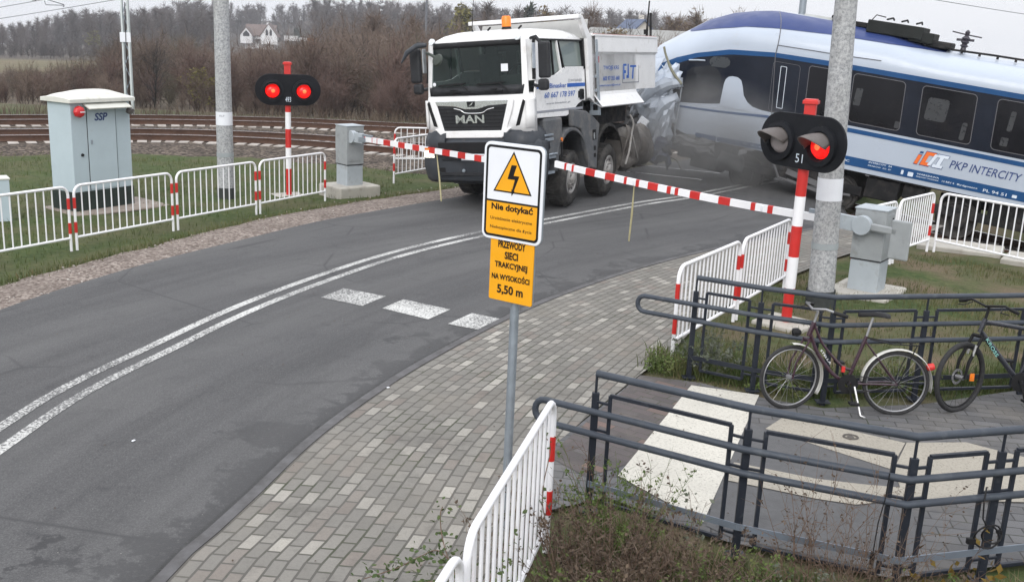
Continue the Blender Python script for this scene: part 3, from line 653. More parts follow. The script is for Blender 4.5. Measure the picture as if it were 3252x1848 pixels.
# ------------------------------------------------------------------ concrete lamp poles
def pole(label, loc, r0, r1, H, band, lean=(0, 0), txt=None):
    t = thing('lamp_pole', label, 'pole', loc, 0, 'concrete lamp poles'); t.rotation_euler = (lean[0], lean[1], 0)
    f = lambda z: r0+(r1-r0)*z/H
    mb = MB(); mb.lathe([(f(z), z) for z in np.linspace(-.1, H, 14)], n=28); mb.build('shaft', m_pole, t, smooth=60)
    mb = MB(); mb.lathe([(f(band[0])+.004, band[0]), (f(band[1])+.004, band[1])], n=28); b = mb.build('white_band', m_signwhite, t, smooth=60)
    mb = MB(); mb.lathe([(f(band[0]-.62)+.006, band[0]-.62), (f(band[0]-.54)+.006, band[0]-.54)], n=28); mb.build('grey_band', M('grey_band_paint', (.30, .33, .34), .7), t, smooth=60)
    mb = MB(); mb.lathe([(r0+.015, -.05), (r0+.015, .22)], n=28); mb.build('dark_foot', M('tarred_foot', (.03, .035, .034), .8), t, smooth=60)
    if txt: text(txt, 'lettering', m_greylet, (-.045, -f(band[1])-.006, band[1]-.09), (1, 0, 0), (0, 0, 1), .10, .035, b)
    return t
pole('speckled concrete pole behind the left fence, beside the relay cabinet', (-5.84, 20.1, -.28), .165, .115, 9, (1.46, 1.72), txt='KLP')
pole('speckled concrete pole on the right, in front of the train and beside the hooded signal', (3.98, 12.62, -.03), .168, .085, 8.5, (1.38, 1.66), (0, -.035))

# ------------------------------------------------------------------ relay cabinet and small boxes
def place(v, a): return Vector((v[0], v[1], 0))
cabt = thing('relay_cabinet', 'pale blue grey relay cabinet with a cream roof behind the left fence', 'cabinet', (-7.87, 17.79, -.28), math.atan2(1.11, .63))
# local x = along the door face (away to the right), local y = towards the back left
LX, LY, HZ = 1.26, .62, 1.98
mb = MB(); mb.box((LX/2, LY/2, .16), (LX+.02, LY+.02, .42)); mb.build('plinth', m_cabbase, cabt, bev=.01)
mb = MB(); mb.box((LX/2, LY/2, .37+.80), (LX, LY, 1.6)); mb.build('housing', m_cab, cabt, bev=.008)
rows = []
for x in np.linspace(-.07, LX+.07, 13):
    f = 1-abs(2*(x-LX/2)/(LX+.14))**3
    rows.append([(x, -.09, 1.955), (x, -.09, 2.02), (x, LY*.12, 2.04+.07*f), (x, LY*.5, 2.05+.11*f), (x, LY*.88, 2.04+.07*f), (x, LY+.09, 2.02), (x, LY+.09, 1.955), (x, -.09, 1.955)])
mb = MB(); mb.grid(rows); k = len(rows[0]); mb.f += [tuple(range(k-1)), tuple(range(len(mb.v)-k, len(mb.v)-1))]; mb.m += [0, 0]; mb.build('roof', m_cabroof, cabt, bev=.01)
mb = MB(); mb.box((LX*.50, -.006, 1.13), (.60, .012, 1.46)); dr = mb.build('door', m_cab, cabt, bev=.003)
mb = MB()
for x in (LX*.50-.305, LX*.50+.305): mb.box((x, -.003, 1.13), (.012, .008, 1.5))
mb.build('door_gap', m_under, cabt)
mb = MB(); mb.box((LX*.31, -.018, 1.25), (.03, .02, .075)); mb.build('handle', m_galv, dr, bev=.004)
mb = MB(); mb.lathe([(0, .03), (.025, .025), (.03, 0)], (LX*.155, -.0, 1.03), (0, -1, 0), 14); mb.build('lock', m_black, cabt, smooth=40)
mb = MB(); mb.add([(.25, -.02, 1.93), (LX*.92, -.02, 1.93), (LX*.92, -.20, 1.85), (.25, -.20, 1.85)], [(0, 1, 2, 3)]); mb.build('canopy', m_cabroof, cabt, solid=.02)
mb = MB(); mb.lathe([(.0, .07), (.05, .068), (.085, .05), (.10, .03), (.105, -.02), (.10, -.03), (0, -.03)], (.13, -.07, 1.80), (0, -1, 0), 8); sr = mb.build('siren', M('siren_red', (.55, .02, .025), .35, 0, .06), cabt, smooth=30)
mb = MB(); mb.box((.15, -.143, 1.80), (.10, .006, .018)); mb.build('siren_label', m_signwhite, sr)
mb = MB(); mb.lathe([(0, .10), (.06, .095), (.07, .02), (.04, -.03), (0, -.03)], (LX*.93, -.07, 1.80), (.1, -1, -.5), 16, mis=[0, 0, 1, 1]); mb.build('lamp', [m_hood, m_signwhite], cabt, smooth=50)
text('SSP', 'lettering', m_navy, (LX*.38, -.014, 1.62), (1, 0, 0), (0, 0, 1), .28, .14, dr, shear=.2, bold=.03)
cs = thing('junction_box', 'small pale grey junction box at the left photo edge behind the fence', 'box', (-8.82, 16.85, -.28), .6)
mb = MB(); mb.box((0, 0, .36), (.42, .35, .72)); mb.build('housing', m_cab, cs, bev=.01); mb = MB(); mb.box((0, 0, .73), (.45, .38, .03)); mb.build('lid', m_cabroof, cs, bev=.008)
mb = MB(); mb.tube([(-.06, 0, .74), (-.06, 0, 1.05)], .022, 8); mb.build('cable_riser', m_rail_white, cs)
sp_ = MB(); sp_.box((0, 0, .0), (1.9, 1.2, .05)); o = sp_.build('foundation_slab', M('pale_cement_slab', (.26, .22, .19), .9, 0, .12, 3, (.15, .12, .09), 4, .45, .75), bev=.03); o.location = (-7.6, 18.55, -.275); o.rotation_euler = (0, 0, .9); struct(o)

# ------------------------------------------------------------------ warning sign post
sg = thing('warning_sign_post', 'grey post carrying the high voltage sign and yellow height plate in the foreground', 'sign', (.022, 6.15, 0), 0)
yaw = R(34); ex = Vector((math.cos(yaw), -math.sin(yaw), 0)); ez = Vector((0, 0, 1)); nn = Vector((-math.sin(yaw), -math.cos(yaw), 0))
mb = MB(); mb.lathe([(.0285, -.1), (.0285, 2.0), (.027, 2.5), (0, 2.505)], n=16); mb.build('post', m_galv, sg, smooth=40)
def sgn_plate(name, cz, W_, H_, rad, ox, base, border):
    o = Vector((ox, 0, cz))+nn*.05
    mb = MB(); mb.prism(rrect(W_, H_, rad, 6), o, ex, ez, nn*.012); pl = mb.build(name, base, sg, bev=.003)
    mb = MB(); ring(mb, rrect(W_, H_, rad, 6), rrect(W_-.012, H_-.012, rad*.85, 6), o-nn*.014, ex, ez, nn*.014); mb.build('rim', m_galv, pl)
    return o+nn*.0125, pl
o1, s1 = sgn_plate('high_voltage_sign', 2.272, .44, .60, .045, -.012, m_signwhite, .02)
mb = MB(); ring(mb, rrect(.405, .565, .03, 6), rrect(.375, .535, .02, 6), o1, ex, ez, nn*.0012); mb.build('black_border', m_black, s1)
mb = MB(); mb.prism([(-.187, -.267), (.187, -.267), (.187, -.065), (-.187, -.065)], o1, ex, ez, nn*.001); mb.build('yellow_field', m_yellow, s1)
mb = MB(); mb.prism([(-.187, -.065), (.187, -.065), (.187, -.053), (-.187, -.053)], o1, ex, ez, nn*.0012); mb.build('divider', m_black, s1)
tri = lambda s_, cy: [(-.142*s_, cy-.09*s_), (.142*s_, cy-.09*s_), (0, cy+.165*s_)]
mb = MB(); mb.prism(tri(1, .09), o1, ex, ez, nn*.001); mb.build('triangle_border', m_black, s1)
mb = MB(); mb.prism(tri(.89, .0895), o1, ex, ez, nn*.0018); mb.build('yellow_triangle', m_yellow, s1)
mb = MB(); mb.prism([(-.012, .172), (.026, .172), (.006, .108), (.048, .108), (.012, .016), (.018, .016), (-.004, -.016), (-.006, .024), (-.0, .022), (.016, .084), (-.038, .084)][::1], o1, ex, ez, nn*.0026); mb.build('lightning_bolt', m_black, s1)
text('Nie dotykać', 'lettering', m_black, o1+ex*-.15+ez*-.125, ex, ez, .31, .056, s1, bold=.035)
text('Urządzenie elektryczne', 'lettering', m_black, o1+ex*-.155+ez*-.182, ex, ez, .31, .026, s1, bold=.008)
text('Niebezpieczne dla życia', 'lettering', m_black, o1+ex*-.155+ez*-.236, ex, ez, .31, .026, s1, bold=.008)
o2, s2 = sgn_plate('height_plate', 1.792, .325, .415, .012, .0, m_yellow, .01)
for i, (s_, wd) in enumerate((('PRZEWODY', .205), ('SIECI', .10), ('TRAKCYJNEJ', .245), ('NA WYSOKOŚCI', .285))):
    text(s_, 'lettering', m_black, o2+ex*(-wd/2)+ez*(.132-.068*i), ex, ez, wd, .048, s2, bold=.035)
text('5,50 m', 'lettering', m_black, o2+ex*-.098+ez*-.168, ex, ez, .196, .066, s2, bold=.03)
for cz in (2.42, 2.1, 1.9, 1.68):
    mb = MB(); mb.box(Vector((0, 0, cz))+nn*.02, (.10, .07, .03), 0, Matrix.Rotation(-yaw, 3, 'Z')); mb.build('bracket', m_galv, sg, bev=.004)

# ------------------------------------------------------------------ dark tubular railings
def railing(label, top, feet_ext, z0, loopend):
    t = thing('pipe_railing', label, 'railing', (0, 0, z0), 0, 'dark tubular railings')
    P = [Vector((*p, 0)) for p in top]
    def lift(p, z): return Vector((p.x, p.y, z))
    mb = MB(); mb.tube([lift(p, 1.02) for p in P], .0255, 12); mb.build('top_rail', m_railpipe, t, smooth=50)
    a0 = P[0]; d0 = (P[0]-P[1]).normalized(); side = Vector((d0.y, -d0.x, 0))
    if side.y > 0: side = -side
    off_ = side*.055
    ext = a0+d0*loopend
    for z in (.765, .605):
        pass
    # handrail: two pipes joined by a U bend at the free end
    cz, rr = .685, .08
    bend = [lift(ext+d0*rr*math.sin(a)*.9, cz+rr*math.cos(a)) for a in np.linspace(0, math.pi, 9)]
    path = [lift(p, cz+rr)+off_ for p in P[::-1]]+[b+off_ for b in bend]+[lift(p, cz-rr)+off_ for p in P]
    mb = MB(); mb.tube(path, .0235, 12); mb.build('handrail', m_railpipe, t, smooth=50)
    # posts
    for i, p in enumerate(feet_ext['posts']):
        p = Vector((*p, 0)); mb = MB(); mb.beam(lift(p, -.15), lift(p, .885), .05, .03); mb.tube([lift(p, .88), lift(p, 1.01)], .010, 8); mb.box(lift(p, .012), (.13, .10, .012)); mb.build('post', m_railing, t, bev=.004)
    # frames between posts
    for a, b in feet_ext['frames']:
        a, b = Vector((*a, 0)), Vector((*b, 0)); d = (b-a).normalized(); a1, b1 = a+d*.11, b-d*.11
        mb = MB()
        for u, v in ((lift(a1, .10), lift(a1, .885)), (lift(b1, .10), lift(b1, .885)), (lift(a1, .885), lift(b1, .885)), (lift(a1, .10), lift(b1, .10))): mb.beam(u, v, .026, .026)
        for q, s_ in ((a1, -1), (b1, 1)):
            for z in (.82, .62, .16): mb.beam(lift(q, z), lift(q+d*s_*.11, z), .018, .018)
        mb.build('infill_frame', m_railing, t, bev=.003)
    f0, f1 = feet_ext['posts'][0], feet_ext['posts'][-1]
    for a, b in feet_ext['frames']:
        a, b = Vector((*a, 0)), Vector((*b, 0)); mb = MB(); mb.beam(lift(a, .225)+off_*.6, lift(b, .225)+off_*.6, .008, .045); mb.build('flat_bar', m_bar if z0 == 0 else m_railing, t)
    return t
lowp = [(.60, 6.46), (1.52, 5.92), (2.43, 5.57), (3.03, 5.74), (4.3, 6.1)]
railing('dark pipe railing in the foreground with a cable lock hanging on it', [lowp[0], lowp[1], lowp[2], lowp[3], lowp[4]], dict(posts=lowp, frames=list(zip(lowp[:-1], lowp[1:]))), 0, .36)
upp = [(1.78, 9.46), (2.34, 9.15), (2.95, 8.92), (3.88, 9.12), (5.0, 9.36), (6.2, 9.62)]
railing('dark pipe railing behind the two bicycles', upp, dict(posts=upp, frames=list(zip(upp[:-1], upp[1:]))), -.01, .50)
mb = MB(); c = Vector((2.93, 5.66, .62))
mb.tube([c+Vector((0, 0, .06)), c+Vector((-.025, -.05, -.02)), c+Vector((-.02, -.06, -.12)), c+Vector((.03, -.06, -.20))], .005, 6)
for k, rr in ((0, .075), (1, .06)):
    mb.tube([c+Vector((.02+.03*k+rr*math.cos(a), -.06+.01*math.sin(2*a), -.24+.02*k+rr*math.sin(a))) for a in np.linspace(0, 6.28, 20)[:-1]], .006, 6, closed=True)
mb.box(c+Vector((-.07, -.06, -.27)), (.05, .025, .035)); mb.box(c+Vector((.09, -.06, -.20)), (.03, .02, .02))
tag(mb.build('cable_lock', m_black), 'black coiled cable lock hanging from the foreground railing', 'lock')
mb = MB(); c = Vector((2.28, 5.56, .78)); mb.tube([c+Vector((0, -.03, .02)), c+Vector((-.01, -.04, -.15)), c+Vector((-.03, -.04, -.30)), c+Vector((-.035, -.04, -.50))], .0035, 6); mb.box(c+Vector((-.035, -.04, -.55)), (.022, .018, .11))
tag(mb.build('hanging_cord', m_black), 'thin black cord with a plug hanging beside the railing bend', 'cord')

# ------------------------------------------------------------------ bicycles
def bicycle(label, loc, rz, lean, wr, wb, mtb, steer):
    root = thing('bicycle', label, 'bicycle', loc, rz); root.rotation_euler = (lean, 0, rz)
    m_fr = M('bicycle_frame_'+('black' if mtb else 'maroon'), (.018, .02, .028) if mtb else (.035, .012, .022), .3, .1, .2, 10, coat=.4)
    m_sp = M('spoke_steel', (.35, .35, .36), .35, .7)
    F = Vector((-wb/2, 0, wr)); B = Vector((wb/2, 0, wr)); tr = .024 if mtb else .017
    sr = Matrix.Rotation(steer, 3, 'Z')
    def wheel(c, name, rot):
        ax = rot @ Vector((1, 0, 0)); mb = MB()
        mb.tube([c+ax*((wr-tr)*math.cos(a))+Vector((0, 0, (wr-tr)*math.sin(a))) for a in np.linspace(0, 2*math.pi, 41)[:-1]], tr, 8, closed=True); t_ = mb.build('wheel', m_tyre_b, root, smooth=60)
        mb = MB(); mb.tube([c+ax*((wr-2*tr-.004)*math.cos(a))+Vector((0, 0, (wr-2*tr-.004)*math.sin(a))) for a in np.linspace(0, 2*math.pi, 41)[:-1]], .008, 6, closed=True); mb.build('rim', m_black if mtb else m_sp, t_, smooth=60)
        mb = MB(); sd_ = ax.cross(Vector((0, 0, 1)))
        for i in range(22):
            a = 2*math.pi*i/22+.1; mb.tube([c+sd_*(.025 if i % 2 else -.025), c+ax*((wr-2*tr)*math.cos(a))+Vector((0, 0, (wr-2*tr)*math.sin(a)))], .0011, 4)
        mb.build('spokes', m_black if mtb else m_sp, t_)
        mb = MB(); mb.lathe([(.02, -.04), (.02, .04)], c, sd_, 10)
        if mtb: mb.lathe([(.075, -.03), (.075, -.028), (.05, -.028)], c, sd_, 20)
        mb.build('hub', m_sp, t_, smooth=50)
    wheel(F, 'front', sr); wheel(B, 'rear', Matrix.Identity(3))
    BB = Vector((.035, 0, wr-.02)); head_t = Vector((-wb/2+.17, 0, wr*2+.22)); head_b = Vector((-wb/2+.13, 0, wr*2+.09)); seat_t = Vector((.17, 0, wr*2+.12))
    mb = MB()
    if mtb:
        mb.tube([head_b+Vector((.02, 0, .0)), BB], .024, 10); mb.tube([head_t-Vector((0, 0, .03)), seat_t], .020, 10)
    else:
        mid = Vector((-.17, 0, wr+.16)); mb.tube(catmull([head_b+Vector((.015, 0, .02)), (-.25, 0, wr+.24), (-.10, 0, wr+.06), BB], 5).tolist(), .018, 10); mb.tube(catmull([head_t-Vector((0, 0, .02)), (-.20, 0, wr+.31), (-.02, 0, wr+.13), BB+Vector((.035, 0, .12))], 5).tolist(), .012, 8)
    mb.tube([BB, seat_t], .017, 10); mb.tube([head_b, head_t], .022, 10)
    for s in (-.05, .05):
        mb.tube([BB+Vector((.02, s*.6, 0)), B+Vector((0, s, 0))], .009, 6); mb.tube([seat_t-Vector((.02, 0, .03)), B+Vector((0, s, 0))], .008, 6)
    mb.build('frame', m_fr, root, smooth=50)
    mb = MB(); crown = head_b-Vector((.01, 0, .03))
    mb.tube([crown+sr @ Vector((0, -.05, 0)), crown+sr @ Vector((0, .05, 0))], .017, 8)
    for s in (-.05, .05): mb.tube([crown+sr @ Vector((0, s, 0)), F+Vector((.02, 0, .15))+sr @ Vector((0, s, 0)), F+sr @ Vector((0, s, 0))], [.015 if mtb else .010, .017 if mtb else .009, .010], 8)
    mb.build('fork', m_fr if not mtb else m_black, root, smooth=50)
    st = head_t+Vector((.02, 0, .10)); hl = .29
    mb = MB(); mb.tube([head_t, st, st+sr @ Vector((-.05, 0, .02))], .013, 8)
    hp = st+sr @ Vector((-.05, 0, .02)); mb.tube([hp+sr @ Vector((.16 if not mtb else .04, -hl, -.01)), hp+sr @ Vector((.03, -.17, .03)), hp, hp+sr @ Vector((.03, .17, .03)), hp+sr @ Vector((.16 if not mtb else .04, hl, -.01))], .011, 8); mb.build('handlebar', m_sp if not mtb else m_black, root, smooth=50)
    for s in (-1, 1):
        mb = MB(); mb.tube([hp+sr @ Vector((.075 if not mtb else .035, s*.22, .01)), hp+sr @ Vector((.17 if not mtb else .04, s*(hl+.01), -.01))], .017, 8); mb.build('grip', m_black, root, smooth=50)
        mb = MB(); mb.tube([hp+sr @ Vector((.02, s*.15, .01)), hp+sr @ Vector((-.05, s*.19, -.02)), hp+sr @ Vector((-.03, s*.26, -.03))], .005, 6); mb.build('brake_lever', m_black, root)
    sad = seat_t+Vector((.04, 0, .17)); mb = MB(); mb.tube([seat_t, sad], .012, 8); mb.build('seat_post', m_sp, root, smooth=50)
    rows = []
    for f in np.linspace(0, 1, 9):
        x = -.13+.27*f; wd = .022+.075*ss(.35, .85, f) if f < .97 else .05; zt = .02*math.sin(f*3.1)
        rows.append([sad+Vector((x, wd*math.cos(a), .012+zt*f+.03*math.sin(a)*(1 if math.sin(a) > 0 else .4))) for a in np.linspace(0, 2*math.pi, 13)])
    mb = MB(); mb.grid(rows); mb.f += [tuple(range(13)), tuple(range(len(mb.v)-13, len(mb.v)))]; mb.m += [0, 0]; mb.build('saddle', m_black, root, smooth=60)
    mb = MB(); mb.lathe([(.09, -.004), (.09, .004), (.03, .006)], BB+Vector((0, -.05, 0)), (0, -1, 0), 20); mb.beam(BB+Vector((0, -.06, 0)), BB+Vector((.05, -.07, -.16)), .012, .018); mb.tube([BB+Vector((0, -.07, 0)), BB+Vector((0, .07, 0))], .016, 8); mb.beam(BB+Vector((0, .06, 0)), BB+Vector((-.05, .07, .16)), .012, .018)
    mb.box(BB+Vector((.05, -.12, -.16)), (.08, .09, .02)); mb.box(BB+Vector((-.05, .12, .16)), (.08, .09, .02)); mb.build('crankset', m_black, root)
    mb = MB(); mb.tube([BB+Vector((0, -.05, .085)), B+Vector((0, -.05, .03)), B+Vector((0, -.05, -.03)), BB+Vector((0, -.05, -.085))], .005, 5, closed=True); mb.build('chain', m_under, root)
    if not mtb:
        for c, nm, a0, a1, rot in ((F, 'front', -30, 92, sr), (B, 'rear', -12, 178, Matrix.Identity(3))):
            rows = []
            for a in np.linspace(R(a0), R(a1), 22):
                ax = rot @ Vector((1, 0, 0)); sd_ = ax.cross(Vector((0, 0, 1))); rr = wr+.022
                rows.append([c+ax*((rr-abs(q)*.25)*math.cos(a))+Vector((0, 0, (rr-abs(q)*.25)*math.sin(a)))+sd_*q for q in (-.036, -.02, 0, .02, .036)])
            mb = MB(); mb.grid(rows); mb.build('mudguard', m_mud, root, smooth=60, solid=.002)
        mb = MB()
        for s in (-.06, .06): mb.tube([seat_t+Vector((.02, s*.5, -.02)), B+Vector((-.1, s, wr+.07)), B+Vector((.16, s, wr+.07))], .006, 6); mb.tube([B+Vector((.13, s, wr+.07)), B+Vector((0, s, 0))], .005, 6)
        for x in (-.08, 0, .1): mb.tube([B+Vector((x, -.06, wr+.07)), B+Vector((x, .06, wr+.07))], .005, 6)
        mb.build('luggage_rack', m_black, root)
        mb = MB(); mb.lathe([(0, .05), (.03, .045), (.035, 0), (.02, -.02)], B+Vector((wr*.92, 0, wr*.55)), (1, 0, .3), 12); mb.build('rear_lamp', m_red, root, smooth=50)
        mb = MB(); mb.lathe([(0, .05), (.035, .045), (.04, 0), (.02, -.03)], head_b+Vector((-.10, 0, .03)), (-1, 0, 0), 14); mb.build('front_lamp', m_black, root, smooth=50)
        mb = MB(); mb.tube([BB+Vector((.06, -.05, -.02)), BB+Vector((.11, -.14, -wr+.04)), BB+Vector((.15, -.16, -wr+.025))], .011, 8); mb.build('kickstand', m_beak, root, smooth=50)
        text('STELLA', 'lettering', m_signwhite, (-.235, -.020, wr+.27), (.62, 0, -.78), (.78, 0, .62), .16, .018, root)
        mb = MB(); mb.box(BB+Vector((-.05, -.03, .13)), (.03, .02, .05)); mb.build('reflector', m_red, root)
    else:
        text('KROSS', 'lettering', M('teal_lettering', (.25, .55, .50), .4), head_b+Vector((.05, -.027, -.06)), (.60, 0, -.80), (.80, 0, .60), .20, .03, root)
        for s in (-.05, .05): mb = MB(); mb.tube([F+Vector((.09, s, wr-.02)), F+Vector((.07, s, wr-.12))], .012, 8); mb.build('fork_leg_sleeve', m_beak, root, smooth=50)
        mb = MB(); mb.box(F+Vector((.02, -.0, .0))+sr @ Vector((.16, .012, -.02)), (.04, .01, .07)); mb.build('spoke_reflector', m_amber, root)
    return root
m_tyre_b = M('bicycle_tyre', (.018, .018, .019), .8, 0, .2, 10)
m_mud = M('mudguard_aluminium', (.70, .69, .65), .35, .25, .1, 8, (.30, .27, .22), 10, .6, .85)
bicycle('old city bicycle with silver mudguards and a brown black frame leaning on the railing', (3.03, 8.66, 0), -.04, -.08, .300, .95, False, .28)
bicycle('black mountain bike with fat tyres at the right photo edge', (4.66, 8.83, 0), .06, -.06, .335, 1.03, True, .45)
# ------------------------------------------------------------------ tipper truck (local x: right seen from the front, y: backwards, z: up)
TH = -.489
trk = thing('dump_truck', 'white tipper truck with dark grille stopped on the crossing, hit by the train', 'truck', (-.841+.14*math.cos(TH), 18.414+.14*math.sin(TH), .03), TH)
RS, RC = math.sin(R(5.5)), math.cos(R(5.5))
def roll(p): x, y, z = p; z -= .5; return Vector((x*RC-z*RS+.02, y, .5+x*RS+z*RC))
def tb(mb, name, mats, parent=None, **k): return mb.build(name, mats, parent or trk, xf=roll, **k)
def shell(polys): # list of polygons
    mb = MB()
    for p in polys: mb.add(p, [tuple(range(len(p)))])
    return mb
CW = 1.12
# cab: front panel, pillars, roof, sides, rear
mb = MB()
sec = []
for y, h in ((.10, 0), (.16, .09), (.32, .16), (.62, .205), (1.2, .225), (2.0, .225), (2.22, .19), (2.30, .05)):
    row = []
    for a in np.linspace(-1, 1, 17):
        x = a*(.995+.10*min(1, y/.5)); e = (1-abs(a)**5)
        yy = y-(0.0 if y > .4 else -(abs(a)**4)*.10)
        row.append((x, yy, 2.985+h*e**.8))
    sec.append(row)
mb.grid(sec)
tb(mb, 'cab_roof', m_cabwhite, smooth=50, solid=.02)
for s in (-1, 1):
    mb = MB(); mb.prism([(0, 0), (.105, 0), (.06, .96), (-.02, .96)] if True else [], (s*.955 if s > 0 else -.955, .04, 2.04), (s, .55, 0), (-.0*s, .06, 1), Vector((-.03*s, .05, 0))); tb(mb, 'windscreen_pillar', m_cabwhite, bev=.012)
front = MB()
# upper front panel under the windscreen: rounded corners in plan
plan = [(-1.12, .24), (-1.11, .15), (-1.06, .07), (-.96, .02), (-.6, -.01), (0, -.02), (.6, -.01), (.96, .02), (1.06, .07), (1.11, .15), (1.12, .24)]
def band(z0, z1, inset0=0, inset1=0, pl=plan):
    return [[(x*(1-inset0), y+inset0*.5, z0) for x, y in pl], [(x*(1-inset1), y+inset1*.5, z1) for x, y in pl]]
rows = [[(x, y, z) for x, y in plan] for z in (1.40, 1.62, 1.90)]+[[(x*.985, y+.02, 2.04) for x, y in plan], [(x*.97, y+.06, 2.075) for x, y in plan]]
front.grid(rows); tb(front, 'front_panel', m_cabwhite, smooth=45, solid=.012)
# rear wall, floor
mb = MB(); mb.box((0, 2.28, 2.25), (2.16, .04, 1.5)); mb.box((0, 1.15, 1.62), (2.1, 2.2, .05)); tb(mb, 'cab_back', M('cab_lining', (.055, .06, .062), .8))
# sides: a door skin with window opening, per side
for s in (-1, 1):
    X = s*CW
    def pt(y, z): return (X-s*.06*max(0, z-2.1), y, z)
    mb = MB()
    lowp_ = [pt(.22, 1.62), (X, 1.46, 1.60), (X, 1.70, 1.66), (X, 1.98, 1.80), (X, 2.20, 1.86), (X, 2.32, 1.86), (X, 2.32, 2.0), pt(2.32, 2.50), pt(1.45, 2.50), pt(1.02, 2.36), pt(.80, 2.33), pt(.26, 2.32), pt(.20, 2.05)]
    mb.prism([(p[1], p[2]) for p in lowp_], (X, 0, 0), (0, 1, 0), (-s*.0, 0, 1), (-s*.03, 0, 0)); dr = tb(mb, 'door', m_cabwhite, bev=.006)
    mb = MB()
    for a, b, w_ in (((.20, 2.30), (.30, 2.99), .07), ((.30, 2.985), (2.32, 2.985), .07), ((2.28, 2.45), (2.25, 3.0), .10), ((1.42, 2.47), (1.26, 2.98), .05), ((.98, 2.36), (.98, 2.98), .045)): mb.beam(pt(*a), pt(*b), .03, w_, 0, (1, 0, 0))
    tb(mb, 'window_frame', m_black, dr, bev=.004)
    mb = MB(); mb.beam(pt(1.30, 2.37), pt(1.18, 2.97), .035, .06, 0, (1, 0, 0)); tb(mb, 'white_window_bar', m_cabwhite, dr, bev=.004)
    mb = MB(); q = [pt(.28, 2.33), pt(.8, 2.34), pt(1.02, 2.37), pt(1.45, 2.51), pt(2.26, 2.51), pt(2.24, 2.97), pt(.34, 2.97)]; mb.add([(x-s*.012, y, z) for x, y, z in q], [tuple(range(len(q)))]); tb(mb, 'window', m_sideglass, dr)
    mb = MB(); mb.box((X+s*.006, 2.10, 1.98), (.02, .22, .13)); tb(mb, 'handle', m_black, dr, bev=.01)
    mb = MB(); mb.box((X-s*.006, 1.2, 1.72), (.02, 1.95, .045)); tb(mb, 'moulding', m_greylet, dr, bev=.004)
    if s > 0:
        for y0, y1 in ((.27, .74), (1.52, 2.31)):
            mb = MB(); mb.box((X+.002, (y0+y1)/2, 2.16), (.006, y1-y0, .068)); tb(mb, 'blue_stripe', m_bluelet, dr)
        T = lambda b, y, z, wd, h, mt, sh=0, bo=.01: text(b, 'lettering', mt, (X+.004, y, z), (0, 1, 0), (0, 0, 1), wd, h, dr, shear=sh, xf=roll, bold=bo)
        T('Binasker', .78, 2.125, .70, .085, m_bluelet); T('60 667 178 597', .56, 1.955, 1.30, .10, m_bluelet, .2); T('www.binasker.pl', .62, 1.83, 1.0, .045, m_greylet); T('CONTAINER', 1.55, 2.225, .62, .045, m_greylet, 0, 0)
mb = MB(); mb.prism(rrect(.20, .20, .04, 4, 2.14, 1.98), (CW+.006, 0, 0), (0, 1, 0), (0, 0, 1), (.01, 0, 0)); tb(mb, 'door_recess', m_black)
# windscreen
mb = MB(); rows = []
for z, hw, y in ((2.20, .985, .035), (2.6, .985, .07), (2.98, .975, .115)): rows.append([(a*hw, y-.02+.06*abs(a)**3, z) for a in np.linspace(-1, 1, 13)])
mb.grid(rows); tb(mb, 'windscreen', m_wind, smooth=60)
mb = MB(); rows = []
for z, hw, y in ((2.06, .965, .005), (2.22, .99, .025)): rows.append([(a*hw, y-.02+.06*abs(a)**3, z) for a in np.linspace(-1, 1, 13)])
mb.grid(rows); tb(mb, 'scuttle', m_blackpl, smooth=60, solid=.01)
mb = MB(); rows = []
for z, hw, y in ((2.90, .985, .095), (3.0, .98, .115)): rows.append([(a*hw, y-.02+.06*abs(a)**3, z) for a in np.linspace(-1, 1, 13)])
mb.grid(rows); tb(mb, 'sun_band', m_black, smooth=60, solid=.006)
for x0, x1 in ((-.75, .05), (.05, .85)):
    mb = MB(); mb.tube([(x1-.12, -.03, 2.12), (x1-.30, -.035, 2.25), (x0, -.02, 2.24)], .011, 6); mb.beam((x0+.02, -.01, 2.245), (x1-.22, -.01, 2.27), .012, .03); tb(mb, 'wiper', m_black)
for x in (-.42, .42): mb = MB(); mb.box((x, -.035, 2.12), (.36, .03, .03)); mb.box((x, -.035, 2.155), (.12, .03, .02)); tb(mb, 'step_slot', m_black, bev=.004)
mb = MB(); mb.box((.62, .035, 2.52), (.14, .004, .13)); tb(mb, 'paper_notice', m_signwhite)
mb = MB(); mb.lathe([(0, .006), (.035, 0)], (-.86, .03, 2.27), (0, -1, 0), 14); tb(mb, 'round_sticker', m_signwhite)
# interior
m_int = M('cab_interior', (.05, .055, .055), .7); m_seat = M('seat_fabric', (.10, .11, .11), .85)
mb = MB(); mb.box((0, .45, 2.13), (2.0, .55, .16)); mb.box((.5, .62, 2.3), (.5, .2, .2)); tb(mb, 'dashboard', m_int, bev=.03)
for x in (-.55, .5):
    mb = MB(); mb.box((x, 1.35, 2.15), (.5, .5, .2)); mb.box((x, 1.62, 2.5), (.48, .16, .62)); mb.box((x, 1.66, 2.86), (.26, .12, .18)); tb(mb, 'cab_seat', m_seat, bev=.04)
mb = MB(); mb.tube([(.5+.21*math.cos(a), .72+.09*math.sin(a), 2.38+.19*math.sin(a)) for a in np.linspace(0, 6.28, 24)[:-1]], .016, 6, closed=True); tb(mb, 'steering_wheel', m_black)
for x in (-.66, -.28): mb = MB(); mb.box((x, 2.25, 2.55), (.20 if x < -.5 else .07, .012, .62)); tb(mb, 'painted_rear_light', M('back_window_light_grey', (.20, .24, .23), .5))  # opaque pale plates paint the daylight of the cab's back windows
